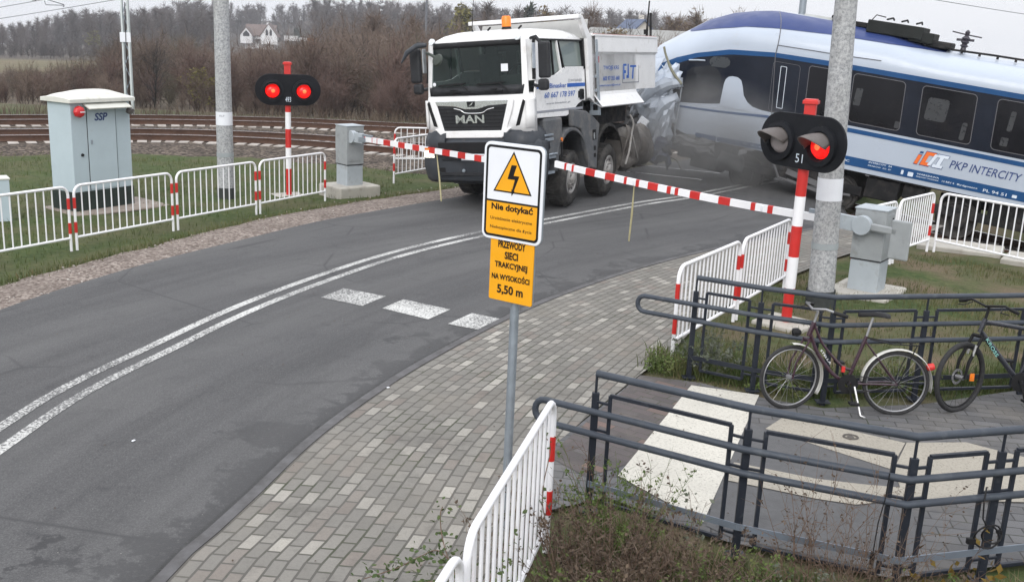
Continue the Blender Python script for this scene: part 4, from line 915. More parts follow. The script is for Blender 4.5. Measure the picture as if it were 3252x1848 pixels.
# front grille
GX = -.055
tz = lambda z, hw: hw
mb = MB(); mb.prism([(-.76, 1.965), (.76, 1.965), (.60, 1.43), (-.60, 1.43)], (GX, -.03, 0), (1, 0, 0), (0, 0, 1), (0, .02, 0)); gr = tb(mb, 'grille', m_blackpl, bev=.01)
mb = MB()
for z in np.linspace(1.50, 1.82, 6): hw = .58+(z-1.43)*.28; mb.beam((GX-hw, -.036, z), (GX+hw, -.036, z), .012, .018)
tb(mb, 'grille_bars', m_black, gr)
mb = MB(); mb.prism([(-.77, 1.965), (.77, 1.965), (.735, 1.885), (.35, 1.865), (.13, 1.81), (-.13, 1.81), (-.35, 1.865), (-.735, 1.885)], (GX, -.047, 0), (1, 0, 0), (0, 0, 1), (0, .02, 0)); tb(mb, 'chrome_bar', m_chrome, gr, bev=.01)
mb = MB(); mb.prism([(-.085, 1.95), (.085, 1.95), (.075, 1.855), (-.075, 1.855)], (GX, -.056, 0), (1, 0, 0), (0, 0, 1), (0, .012, 0)); bd = tb(mb, 'badge', m_black, gr, bev=.004)
mb = MB(); mb.prism([(-.05, 1.875), (.02, 1.885), (.05, 1.935), (.01, 1.915), (-.01, 1.895)], (GX, -.061, 0), (1, 0, 0), (0, 0, 1), (0, .005, 0)); tb(mb, 'lion_mark', m_chrome, bd)
mb = MB(); mb.tube(catmull([(-.42, -.046, 1.83), (-.28, -.05, 1.80), (-.16, -.05, 1.745), (.16, -.05, 1.745), (.28, -.05, 1.80), (.42, -.046, 1.83)], 5).tolist(), .010, 6); tb(mb, 'chrome_line', m_chrome, gr)
text('MAN', 'lettering', m_chrome, (-.39, -.050, 1.565), (1, 0, 0), (0, 0, 1), .60, .145, gr, xf=roll, bold=.03)
for s in (-1, 1):   # white frame legs of the grille, and side air guides
    mb = MB(); mb.prism([(s*.76, 1.98), (s*.88, 1.98), (s*.84, 1.8), (s*.68, 1.38), (s*.59, 1.40)], (GX, -.045, 0), (1, 0, 0), (0, 0, 1), (0, .03, 0)); tb(mb, 'grille_side', m_cabwhite, bev=.012)
    mb = MB(); mb.prism([(s*.98, 1.97), (s*1.02, 1.93), (s*.90, 1.52), (s*.82, 1.50), (s*.86, 1.62)], (0, -.012 if True else 0, 0), (1, .0, 0), (0, 0, 1), (0, .03, 0)); tb(mb, 'air_slot', m_black, bev=.01)
    mb = MB(); rows = [[(s*1.02, .01, z), (s*1.08, .055, z), (s*1.118, .12, z), (s*1.122, .20, z)] for z in (1.47, 1.7, 1.95, 1.985)]; mb.grid(rows); tb(mb, 'corner_panel', m_cabwhite, smooth=50, solid=.03)
mb = MB(); mb.prism([(-.80, 1.47), (-.62, 1.30), (.62, 1.30), (.80, 1.47), (.70, 1.47), (.59, 1.43), (-.59, 1.43), (-.70, 1.47)], (GX, -.06, 0), (1, 0, 0), (0, 0, 1), (0, .12, 0)); tb(mb, 'front_lip', m_cabwhite, bev=.015)
# bumper
bp = [(-1.22, .45), (-1.22, .12), (-1.14, .0), (-.95, -.09), (-.5, -.13), (0, -.14), (.5, -.13), (.95, -.09), (1.14, .0), (1.22, .12), (1.22, .45)]
mb = MB(); rows = [[(x*k, y+dy, z) for x, y in bp] for z, k, dy in ((.50, .93, .08), (.56, .96, .02), (.78, 1, 0), (.86, 1, .0), (1.0, 1, .01), (1.18, .98, .03), (1.30, .92, .10))]; mb.grid(rows); bu = tb(mb, 'bumper', m_greypl, smooth=40, solid=.02)
mb = MB(); mb.box((0, -.128, 1.13), (1.5, .03, .20)); tb(mb, 'bumper_intake', m_black, bu, bev=.01)
mb = MB(); mb.box((0, -.150, .92), (1.35, .03, .03)); mb.box((0, -.150, 1.0), (1.4, .03, .02)); mb.box((0, -.14, .66), (1.5, .05, .06)); mb.box((0, .0, .50), (1.0, .1, .05)); tb(mb, 'bumper_bars', m_blackpl, bu, bev=.006)
mb = MB(); mb.lathe([(0, .02), (.03, .015), (.035, 0)], (-.2, -.165, .72), (0, -1, 0), 12); tb(mb, 'tow_eye', m_galv, bu)
mb = MB(); mb.box((.02, -.165, .965), (.52, .012, .115)); pl_ = tb(mb, 'number_plate', m_signwhite, bu, bev=.003)
text('TK 5 158H7', 'lettering', m_black, (-.21, -.172, .93), (1, 0, 0), (0, 0, 1), .45, .07, pl_, xf=roll, bold=.012)
for s in (-1, 1):
    mb = MB(); q = [(s*1.19, .10), (s*1.14, -.012), (s*1.02, -.085), (s*.84, -.118)]; mb.grid([[(x*1.004, y-.012, z) for x, y in q] for z in (.95, 1.02, 1.09)]); hl = tb(mb, 'headlight', m_lamphead if s < 0 else m_chrome, smooth=50)
    mb = MB(); mb.grid([[(x*1.006, y-.015, z) for x, y in q] for z in (1.09, 1.13)]); tb(mb, 'indicator', m_amber, hl, smooth=50)
    mb = MB(); mb.box((s*.70, -.125, .72), (.16, .02, .1)); tb(mb, 'fog_lamp', m_black, bu, bev=.01)
    mb = MB(); rows = [[(s*.62*k, -.10+d, z), (s*.95*k, -.06+d, z), (s*1.12*k, .05+d, z), (s*1.16*k, .34, z), (s*1.15*k, .62, z)] for z, k, d in ((1.05, 1.01, 0), (1.25, 1.0, .01), (1.38, .975, .05), (1.46, .93, .12), (1.49, .85, .2))]; mb.grid(rows); tb(mb, 'step_cover', m_greypl, smooth=50, solid=.04)
    mb = MB(); mb.box((s*1.06, .85, 1.25), (.20, .72, .70)); tb(mb, 'step_box', m_fender, bev=.05)
    mb = MB(); mb.box((s*1.165, .60, 1.22), (.03, .34, .05)); mb.box((s*1.165, .60, 1.30), (.03, .34, .035)); tb(mb, 'step_tread', m_galv, bev=.005)
    mb = MB(); mb.box((s*1.14, .60, .90), (.12, .42, .05)); mb.box((s*1.10, .60, .62), (.14, .40, .05)); mb.tube([(s*1.2, .40, .95), (s*1.22, .60, .96), (s*1.2, .85, .95)], .02, 6); tb(mb, 'step', m_galv, bev=.005)
    # mirrors
    mb = MB(); mb.box((s*(1.38 if s > 0 else 1.29), .10, 2.62), (.22, .11, .62)); tb(mb, 'mirror', m_blackpl, bev=.04)
    mb = MB(); mb.box((s*(1.34 if s > 0 else 1.27), .12, 2.20), (.20, .12, .20)); tb(mb, 'wide_mirror', m_blackpl, bev=.05)
    mb = MB(); mb.tube([(s*1.08, .18, 3.0), (s*1.22, .10, 3.02), (s*1.30, .10, 2.92)], .03, 7); tb(mb, 'mirror_arm', m_blackpl, smooth=50); mb = MB(); mb.tube([(s*1.10, .22, 2.2), (s*1.3, .14, 2.16)], .03, 7); tb(mb, 'mirror_arm', m_blackpl, smooth=50)
mb = MB(); mb.tube([(-1.02, .06, 2.98), (-1.14, -.08, 2.97), (-1.30, -.16, 2.86), (-1.42, -.18, 2.68)], [.035, .05, .045, .012], 8); tb(mb, 'kerb_mirror', m_greypl, smooth=50)
mb = MB(); mb.lathe([(0, .04), (.09, .03), (.12, 0), (.10, -.03), (0, -.04)], (-.64, -.16, 2.70), (.2, 1, -.4), 12); mb.tube([(-.97, .0, 2.84), (-.80, -.12, 2.80), (-.68, -.15, 2.74)], .028, 6); tb(mb, 'front_mirror', M('mirror_dark_green', (.03, .04, .03), .4), smooth=50)
for s in (-1, 1):
    mb = MB(); mb.add([(s*1.0, .10, 2.28), (s*1.125, .24, 2.28), (s*1.07, .34, 2.98), (s*.99, .16, 2.98)], [(0, 1, 2, 3)]); mb.add([(s*1.125, .24, 2.28), (s*1.12, .46, 2.30), (s*1.07, .44, 2.98), (s*1.07, .34, 2.98)], [(0, 1, 2, 3)]); tb(mb, 'side_pillar', m_cabwhite, solid=.02)
    mb = MB(); mb.box((s*1.14, .16, 2.70), (.02, .12, .44)); tb(mb, 'mirror_glass', M('mirror_face_pale', (.5, .53, .55), .15, .5, .2, 9), bev=.01)
# roof fittings
mb = MB(); mb.lathe([(.10, 0), (.085, .05), (.08, .06)], (.30, .75, 3.19), n=16); tb(mb, 'beacon_base', m_black, smooth=40)
mb = MB(); mb.lathe([(.085, .0), (.088, .15), (.07, .19), (0, .195)], (.30, .75, 3.25), n=16); tb(mb, 'beacon', M('beacon_orange', (.85, .22, .02), .3, 0, .06), smooth=40)
mb = MB(); mb.tube([(-.34, .62, 3.17), (-.34, .60, 3.26), (-.33, .72, 3.98)], [.012, .008, .004], 6); mb.lathe([(.03, 0), (.02, .05)], (-.34, .62, 3.16), n=10); tb(mb, 'antenna', m_black)
for x in (-.92, .86): mb = MB(); mb.lathe([(0, .03), (.06, .025), (.065, 0)], (x, .12, 3.03), (0, -1, .3), 12); tb(mb, 'marker_lamp', m_chrome, smooth=50)
for q in ((.02, .55), (.62, .62)): mb = MB(); mb.tube([(q[0], q[1], 3.20), (q[0]+.08, q[1]-.05, 3.24)], .018, 6); tb(mb, 'roof_nozzle', m_black)
# wheels
def wheel(x, y, steer=0, s=1):
    rot = Matrix.Rotation(steer, 3, 'Z'); ax = rot @ Vector((s, 0, 0)); c = Vector((x, y, .525))
    mb = MB(); mb.lathe([(.30, .03), (.33, .05), (.42, .055), (.48, .035), (.515, .0), (.525, -.04), (.525, -.26), (.51, -.30), (.40, -.32), (.25, -.30)], c, ax, 40)
    t = mb.build('wheel', m_tyre, trk, smooth=35)
    mb = MB()
    for i in range(44):
        a = 2*math.pi*i/44; u = ax.cross(Vector((0, 0, 1))); d = u*math.cos(a)+Vector((0, 0, 1))*math.sin(a)
        mb.beam(c+d*.527-ax*.0, c+d*.527-ax*.28, .045, .016, 0, d)
    mb.build('tread_blocks', m_tyre, t)
    mb = MB(); mb.lathe([(.30, .03), (.27, .045), (.25, .03), (.20, .0), (.17, .045), (.12, .055), (.11, .08), (.075, .10), (0, .105)], c, ax, 30); u = ax.cross(Vector((0, 0, 1)))
    for i in range(10): a = 2*math.pi*i/10; d = u*math.cos(a)+Vector((0, 0, 1))*math.sin(a); mb.lathe([(.018, .04), (.018, .075), (0, .078)], c+d*.145, ax, 6)
    for i in range(8): a = 2*math.pi*(i+.5)/8; d = u*math.cos(a)+Vector((0, 0, 1))*math.sin(a); mb.lathe([(.024, .022), (.0, .024)], c+d*.215, ax, 8, 1)
    mb.build('rim', [m_hub, m_black], t, smooth=40)
    return t
for y, st in ((1.55, .10), (3.30, .06), (8.0, .2), (9.35, .2)):
    for s in (-1, 1): wheel(s*1.13-(1.5 if y > 5 else 0), y, st, s)
# fenders
for s in (-1, 1):
    for cy, r_ in ((1.55, .68), (3.30, .66)):
        mb = MB(); rows = []
        for a in np.linspace(R(-12 if cy < 2 else -5), R(178 if cy < 2 else 165), 18): rows.append([(s*1.19, cy+r_*math.cos(a), .60+(r_+.04)*math.sin(a)), (s*1.17, cy+(r_+.06)*math.cos(a), .60+(r_+.10)*math.sin(a)), (s*.80, cy+(r_+.06)*math.cos(a), .60+(r_+.10)*math.sin(a))])
        mb.grid(rows); tb(mb, 'mudguard', m_fender if cy < 2 else m_tyre, smooth=50, solid=.015)
    mb = MB(); mb.prism([(2.12, .95), (2.30, .55), (2.62, .50), (2.70, 1.0), (2.82, 1.38), (2.55, 1.52), (2.20, 1.66), (1.55, 1.72), (1.55, 1.40), (1.95, 1.32)], (s*1.20, 0, 0), (0, 1, 0), (0, 0, 1), (-s*.10, 0, 0)); sb = tb(mb, 'side_panel', m_fender, bev=.03)
    for y, z, w_, h_ in ((2.52, 1.18, .16, .20), (2.53, .92, .09, .09), (2.53, .78, .10, .08)): mb = MB(); mb.box((s*1.203, y, z), (.012, w_, h_)); tb(mb, 'panel_opening', m_black, sb, bev=.01)
    mb = MB(); mb.box((s*1.206, 2.50, 1.16), (.014, .06, .12)); tb(mb, 'reflector_plate', m_chrome, sb)
    mb = MB(); mb.box((s*1.21, 1.02, 1.0), (.03, .02, .28)); mb.lathe([(0, .05), (.03, .0)], (s*1.21, 1.02, 1.16), (0, 0, 1), 8); tb(mb, 'side_marker', m_black)
    mb = MB(); mb.box((s*1.22, 1.02, 1.19), (.03, .03, .07)); tb(mb, 'amber_marker', m_amber)
mb = MB()
for s in (-1, 1): mb.box((s*.42, 2.75, 1.0), (.12, 4.6, .30))
for y in (.6, 1.55, 3.3, 4.6): mb.box((0, y, .72), (1.9, .14, .16))
mb.box((0, 2.4, .95), (1.4, 1.2, .5)); mb.box((0, 3.6, 1.30), (1.9, 2.3, .12)); mb.box((0, 3.7, 1.62), (1.7, 2.2, .4)); mb.build('chassis', m_under, trk)
# crushed tank and torn mudguard behind the second axle
m_dust = M('dusty_crumpled_steel', (.115, .105, .097), .6, .25, .2, 3, (.23, .215, .195), 4, .52, .75)
rows = []
for i in range(15):
    y = 3.92+1.5*i/14
    rows.append([(1.02+.30*math.cos(a)*(1-.25*math.sin(i*.9)**2)+.05*math.sin(3*a+i*.7), y+.05*math.sin(2*a+i), .86+.42*math.sin(a)*(1-.12*math.cos(i*.8))+.04*math.cos(2*a+i*1.3)) for a in np.linspace(0, 2*math.pi, 25)])
mb = MB(); mb.grid(rows); mb.f += [tuple(range(25)), tuple(range(14*25, 15*25))]; mb.m += [0, 0]; mb.build('fuel_tank', m_dust, trk, smooth=40)
mb = MB(); mb.grid([[(1.28+.06*math.sin(i+j), 3.80+.16*i+.05*math.sin(j*2), 1.38-.17*j+.05*math.cos(i*2)) for j in range(6)] for i in range(6)]); mb.build('torn_mudguard', m_dust, trk, smooth=30, solid=.02)
for pts, r_ in (([(1.30, 3.95, 1.62), (1.36, 4.02, 1.45), (1.34, 4.0, 1.2), (1.38, 3.85, .9), (1.36, 3.75, .62)], .022), ([(1.36, 4.02, 1.2), (1.38, 4.2, .9), (1.36, 4.4, .7)], .014)):
    mb = MB(); mb.tube(catmull(pts, 5).tolist(), r_, 7); mb.build('bent_strap', m_hub, trk, smooth=50)
# tipper body
mb = MB(); TL, TW = 8.8, 1.22
prof_f = [(2.42, 1.86), (2.42, 3.08)]
for s in (-1, 1):
  for ya, z0, z1 in (((2.55, 3.2, 4.4, 5.6, 6.8, TL), 0, 8),) if s < 0 else (((2.55, 3.2, 3.9, 4.62, 4.80), 2, 8), ((2.55, 3.6, 4.8, 5.95), 0, 4)):
    mb.grid([[(s*(TW+.03), y, 3.08), (s*(TW+.03), y, 2.77), (s*(TW-.02), y, 2.72), (s*(TW-.04), y, 2.0), (s*(TW-.02), y, 1.94), (s*(TW+.15), y, 1.72), (s*(TW+.13), y, 1.70), (s*(TW-.12), y, 1.86)][z0:z1] for y in ya])
  mb.grid([[(s*(TW-.03), y, 3.08), (s*(TW-.08), y, 2.2), (s*.9, y, 1.90)] for y in (2.55, TL if s < 0 else 4.7)])
mb.box((0, 3.65, 1.88), (2.1, 2.2, .08)); mb.box((-.75, 6.0, 1.88), (.9, 4.6, .08)); mb.box((0, 2.55, 2.5), (2.40, .06, 1.25)); mb.box((-.8, TL, 2.5), (.8, .08, 1.25))
for s in (-1, 1): mb.box((s*TW, (2.5+(TL if s < 0 else 5.9))/2, 3.085), (.09, (TL if s < 0 else 5.9)-2.5, .03))
tip = tb(mb, 'tipper_body', m_tipwhite)
mb = MB()
for s in (-1, 1): mb.box((s*TW, (2.55+(TL if s < 0 else 5.85))/2, 3.104), (.085, (TL if s < 0 else 5.85)-2.55, .012))
tb(mb, 'top_edge', M('pink_worn_edge', (.55, .30, .28), .6), tip)
for s in (-1, 1):
    mb = MB(); mb.prism([(2.36, 1.90), (2.58, 1.80), (2.62, 3.06), (2.42, 3.12), (2.26, 3.30), (2.12, 3.44), (1.98, 3.44), (2.12, 3.20), (2.28, 3.02)], (s*1.20, 0, 0), (0, 1, 0), (0, 0, 1), (-s*.07, 0, 0)); tb(mb, 'front_corner_post', m_tipwhite, tip, bev=.012)
mb = MB(); mb.box((0, 2.36, 3.20), (2.34, .03, .38), 0, Matrix.Rotation(-.35, 3, 'X')); tb(mb, 'headboard', m_tipgrey, tip)
mb = MB(); mb.box((0, 1.98, 3.42), (2.42, .14, .075)); mb.box((0, 2.44, 3.05), (2.36, .05, .09)); tb(mb, 'canopy_rail', m_tipwhite, tip, bev=.012)
mb = MB()
for x in (1.10, 1.26): mb.beam((x, 2.58, 3.0), (x, 2.66, 1.55), .035, .05, 0, (1, 0, 0))
for z in (2.30, 2.03, 1.78): mb.box((1.18, 2.60, z), (.16, .05, .035))
mb.box((1.18, 2.63, 1.60), (.20, .10, .09)); tb(mb, 'ladder', m_galv, tip, bev=.004)
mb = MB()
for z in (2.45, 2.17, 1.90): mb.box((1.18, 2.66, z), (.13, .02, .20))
tb(mb, 'ladder_gap_shade', M('ladder_shadow_grey', (.13, .13, .13), .6), tip)  # dark plates filling the rung gaps, shade behind the ladder put in as colour
mb = MB(); mb.box((1.255, 2.66, 2.62), (.02, .07, .12)); tb(mb, 'red_reflector', m_red, tip)
X = TW-.032
for b, y, z, wd, h in (('TWOJE KRE', 3.05, 2.40, .80, .10), ('603 97 355 668', 3.03, 2.21, .84, .085), ('autotransport@onet.pl', 2.85, 2.09, 1.05, .05)): text(b, 'lettering', m_bluelet, (X+.005, y, z), (0, 1, 0), (0, 0, 1), wd, h, tip, xf=roll, bold=.015)
mb = MB(); ring(mb, [(4.02, 2.58), (4.95, 2.58), (4.95, 2.14), (4.02, 2.14)], [(4.04, 2.56), (4.93, 2.56), (4.93, 2.16), (4.04, 2.16)], (X+.002, 0, 0), (0, 1, 0), (0, 0, 1), (.004, 0, 0)); tb(mb, 'logo_frame', m_greylet, tip)
mb = MB(); mb.prism([(4.08, 2.53), (4.26, 2.53), (4.26, 2.49), (4.14, 2.49), (4.14, 2.22), (4.08, 2.22)], (X+.002, 0, 0), (0, 1, 0), (0, 0, 1), (.005, 0, 0)); mb.prism([(4.10, 2.40), (4.22, 2.40), (4.22, 2.34), (4.10, 2.34)], (X+.003, 0, 0), (0, 1, 0), (0, 0, 1), (.005, 0, 0))
mb.prism([(4.32, 2.53), (4.38, 2.53), (4.38, 2.24), (4.26, 2.24), (4.26, 2.30), (4.32, 2.30)], (X+.002, 0, 0), (0, 1, 0), (0, 0, 1), (.005, 0, 0)); mb.prism([(4.46, 2.50), (4.80, 2.50), (4.80, 2.46), (4.66, 2.46), (4.62, 2.22), (4.56, 2.22), (4.60, 2.46), (4.46, 2.46)], (X+.002, 0, 0), (0, 1, 0), (0, 0, 1), (.005, 0, 0)); tb(mb, 'logo', m_bluelet, tip)
mb = MB(); mb.tube([(1.22, 5.35, 2.95), (1.23, 5.38, 3.3), (1.26, 5.46, 3.85)], [.03, .022, .015], 7); mb.box((1.2, 5.35, 3.2), (.06, .05, .10)); tb(mb, 'bent_upright', m_under, tip, smooth=50)
mb = MB(); mb.tube([(.30, 8.0, 3.0), (.30, 8.02, 3.75)], .03, 7); tb(mb, 'rear_upright', m_under, tip)

# ------------------------------------------------------------------ train (local u: along, v: depth away from the camera, w: up)
ta, tth = R(26), R(6.8)
du = Vector((math.cos(ta)*math.cos(tth), -math.sin(ta)*math.cos(tth), -math.sin(tth))); dv = Vector((math.sin(ta), math.cos(ta), 0)); dw = du.cross(dv)
trn = thing('passenger_train', 'blue and pale grey intercity train with its nose crushed against the truck', 'train')
mm = Matrix((du, dv, dw)).transposed().to_4x4(); mm.translation = Vector((5.0805, 23.0054, -.1)); trn.matrix_world = mm
U1 = 15.5; DEPTH = 2.45; HALF = DEPTH/2
CR = [(-2.95, 1.95), (-2.82, 2.15), (-2.71, 2.47), (-2.42, 2.85), (-1.79, 3.29), (-1.35, 3.60), (-.82, 3.83), (-.29, 3.96), (.17, 4.03), (.8, 4.03), (2.4, 3.98), (3.0, 3.84), (3.5, 3.78), (16, 3.76)]
cx_, cz_ = zip(*CR)
def crown(u): return float(np.interp(u, cx_, cz_))
def v0(u): return 0.0 if u > -.2 else .95*((-.2-u)/2.75)**2.2
def shoulder(u): return min(3.2, crown(u)-.56 if u > .2 else crown(u)-.50-.12*min(1, (.2-u)))
def vprof(u, w_):
    s_, c = shoulder(u), crown(u)
    if w_ <= s_: return v0(u)
    q = min(1, (w_-s_)/(c-s_)); return v0(u)+(HALF-v0(u))*(1-math.sqrt(max(0, 1-q*q)))**1.15
def shear(u, v): return -.38*(v0(u)+(v-v0(u))*(1-float(ss(.2, 2.2, u))))
def Sf(u, w_, off=0):
    v = vprof(u, w_)
    if off:
        e = .01; dvw = (vprof(u, w_+e)-vprof(u, w_-e))/(2*e) if w_ < crown(u)-.03 else 6; dvu = (v0(u+e)-v0(u-e))/(2*e)
        nrm = Vector((dvu, -1, min(dvw, 6))).normalized(); return Vector((u+shear(u, v), v, w_))+nrm*off
    return Vector((u+shear(u, v), v, w_))
us = list(np.linspace(-2.9, -1.9, 12))+[-1.86, -1.82, -1.78]+list(np.linspace(-1.7, 0, 14))+list(np.linspace(.2, 3.6, 16))+list(np.linspace(4, U1, 12))
def low(u): return float(np.interp(u, [-3, -2.72, -2.3, -1.95, -1.86, -1.78, -1.5, 0], [1.95, 2.05, 2.35, 2.1, 1.7, 1.08, 1.0, 1.0]))
rows = []
for u in us:
    l_, s_, c = low(u), shoulder(u), crown(u); l_ = min(l_, c-.08); s_ = max(s_, l_+.02)
    pr = [Vector((u+shear(u, v0(u)), v0(u), l_+(s_-l_)*k/5)) for k in range(6)]
    pr += [Sf(u, s_+(c-s_)*math.sin(q)) for q in np.linspace(.12, 1.5, 11)]+[Vector((u+shear(u, HALF), HALF, c))]
    far = [Vector((p.x, DEPTH-p.y, p.z)) for p in pr[:-1]][::-1]
    rows.append(pr+far)
mb = MB(); mb.grid(rows); mb.f.append(tuple(len(mb.v)-len(rows[0])+i for i in range(len(rows[0])))); mb.m.append(0)
mb.build('body', m_trainwhite, trn, smooth=40)
def patch(name, top, bot, u0, u1, mat, off=.006, nu=None, nw=4, parent=None, ends=0):
    tx, tz = zip(*top); bx, bz = zip(*bot); nu = nu or max(2, int((u1-u0)/.12)); rows = []
    for u in np.linspace(u0, u1, nu):
        a, b = float(np.interp(u, bx, bz)), float(np.interp(u, tx, tz)); b = min(b, crown(u)-.004)
        rows.append([Sf(u, a+(b-a)*k/nw, off) for k in range(nw+1)])
    mb = MB(); mb.grid(rows); return mb.build(name, mat, parent or trn, smooth=60)
stT = [(-2.75, 2.20), (-2.34, 2.46), (-2.02, 2.66), (-1.58, 2.85), (-.85, 3.06), (.11, 3.155), (1.34, 3.18), (16, 3.185)]
stB = [(-2.75, 2.10), (-2.28, 2.37), (-1.56, 2.755), (-.82, 2.955), (.13, 3.06), (1.36, 3.075), (16, 3.08)]
patch('blue_stripe', stT, stB, -2.72, U1, m_trainblue, .008, 130)
patch('roof_band', [(-3, 3.3), (-1.79, 3.34), (-1.35, 3.64), (-.82, 3.86), (0, 4.0), (.17, 4.02), (2.4, 3.97), (3.1, 3.82), (16, 3.75)], [(-1.80, 3.26), (-1.31, 3.42), (-.59, 3.59), (.09, 3.66), (1.21, 3.71), (3.04, 3.72), (16, 3.73)], -1.78, 3.5, m_trainroof, .008, 60, 9)
dbT = [(u, z+.004) for u, z in stB]
patch('window_band', dbT, [(-2.6, 1.85), (-1.9, 1.66), (-1.2, 1.77), (-.74, 1.87), (.33, 1.88), (1.99, 1.93), (16, 1.92)], -2.45, U1, m_trainblack, .006, 110)
patch('lower_stripe', [(-1.8, 1.61), (-.55, 1.72), (.35, 1.81), (2.0, 1.88), (16, 1.87)], [(-1.8, 1.565), (-.55, 1.67), (.35, 1.75), (2.0, 1.79), (16, 1.77)], -1.78, U1, m_trainblue, .009, 80, 2)
patch('skirt', [(-1.33, 1.09), (.42, 1.15), (2.08, 1.29), (16, 1.30)], [(-1.33, .99), (.44, 1.04), (2.1, 1.10), (16, 1.10)], -1.25, U1, m_trainblue, .010, 80, 2)
mb = MB(); mb.box((U1/2+.2, HALF, 1.03), (U1-.4, DEPTH-.06, .12)); mb.build('underframe', m_under, trn)
fin = [(-.80, 1.80), (-.77, 2.0), (-.79, 2.35), (-.76, 2.43), (-.66, 2.48), (-.54, 2.47), (-.46, 2.39), (-.40, 2.26), (-.33, 2.12), (-.24, 2.0), (-.10, 1.92), (.10, 1.885), (.33, 1.88), (.33, 1.80)]
patch('white_fin', [(-.84, 2.30), (-.82, 2.40), (-.77, 2.465), (-.68, 2.495), (-.56, 2.49), (-.47, 2.44), (-.41, 2.31), (-.35, 2.13), (-.24, 2.0), (-.10, 1.92), (.1, 1.885), (.33, 1.88)], [(-1, 1.80), (1, 1.80)], -.84, .33, m_trainwhite, .011, 60, 5)
# seam, door, windows
mb = MB(); mb.tube([Sf(.15+.02*abs(w_-3.1)+.20*max(0, 2.6-w_)*.9*0+(.18*max(0, 3.1-w_)/1.3), w_, .006) for w_ in np.linspace(1.06, 4.0, 40)], .010, 5); mb.build('body_seam', m_trainframe, trn)
def window(u0, u1, w0, w1, parent, r_=.09, mat=m_trainglass, off=.010, skew=.12, fr=.014):
    o = Vector((0, -off, 0)); sk = lambda pts: [(a+skew*(w1-b)*.9, b) for a, b in pts]
    out = sk(rrect(u1-u0, w1-w0, r_, 5, (u0+u1)/2, (w0+w1)/2)); inn = sk(rrect(u1-u0-2*fr, w1-w0-2*fr, r_*.85, 5, (u0+u1)/2, (w0+w1)/2))
    mb = MB(); mb.prism(inn, o, (1, 0, 0), (0, 0, 1), (0, .004, 0)); g = mb.build('window', mat, parent)
    mb = MB(); ring(mb, out, inn, o-Vector((0, .003, 0)), (1, 0, 0), (0, 0, 1), (0, .008, 0)); mb.build('seal', m_trainframe, g)
    return g
for u0 in (1.87, 3.28, 4.74, 6.2, 7.66, 9.1, 10.6, 12.1): window(u0, u0+(1.08 if u0 < 4 else 1.16), 2.005, 3.025, trn)
m_glint = M('seat_reflection_grey', (.032, .034, .037), .3, 0, .3, 4)
for cu, cw, a, b, r_ in ((2.02, 2.55, .14, .36, .02), (2.93, 2.13, .10, .14, .015), (3.62, 2.58, .42, .46, .06), (5.02, 2.2, .14, .17, .02), (5.05, 2.62, .10, .40, .03), (4.22, 2.25, .10, .36, .04)):
    mb = MB(); mb.prism(rrect(a, b, r_, 3, cu+.05, cw), (0, -.0115, 0), (1, 0, 0), (0, 0, 1), (0, .001, 0)); mb.build('seat_glint', m_glint, trn)  # flat pale patches on the panes, painted as seat glints
mb = MB(); mb.prism([(a+.11*(2.98-b), b) for a, b in rrect(.60, 1.08, .07, 4, .44, 2.44)], (0, -.010, 0), (1, 0, 0), (0, 0, 1), (0, .004, 0)); dr = mb.build('door', m_trainblack, trn)
mb = MB(); o_, i_ = rrect(.60, 1.08, .07, 4, .44, 2.44), rrect(.585, 1.065, .063, 4, .44, 2.44); sk = lambda P_: [(a+.11*(2.98-b), b) for a, b in P_]; ring(mb, sk(o_), sk(i_), (0, -.012, 0), (1, 0, 0), (0, 0, 1), (0, .003, 0)); mb.build('door_seal', m_trainframe, dr)
mb = MB(); o_, i_ = rrect(.14, .90, .02, 3, .38, 2.45), rrect(.118, .878, .014, 3, .38, 2.45); ring(mb, sk(o_), sk(i_), (0, -.016, 0), (1, 0, 0), (0, 0, 1), (0, .006, 0)); mb.build('door_window', m_palelet, dr)
window(.92, 1.62, 2.0, 3.02, trn, .07)
# cab side window region seen through the dust
patch('cab_window', [(-1.72, 2.40), (-1.62, 2.52), (-1.2, 2.64), (-1.0, 2.56), (-.92, 2.40)], [(-1.72, 2.0), (-1.62, 1.80), (-1.0, 1.93), (-.92, 2.05)], -1.72, -.92, M('cab_glass_grey', (.022, .024, .028), .12, spec=.3), .010, 16)
mb = MB(); mb.tube([Sf(-1.72, 2.66, .02), Sf(-1.5, 2.70, .05), Sf(-1.35, 2.72, .04)], .018, 6); mb.build('cab_grab_rail', m_trainwhite, trn)
patch('cab_mirror', [(-1.26, 2.76), (-1.2, 2.84), (-.88, 2.88), (-.80, 2.80)], [(-1.26, 2.70), (-1.2, 2.62), (-.88, 2.64), (-.80, 2.72)], -1.26, -.80, M('cab_mirror_grey', (.035, .04, .045), .3), .012, 14)
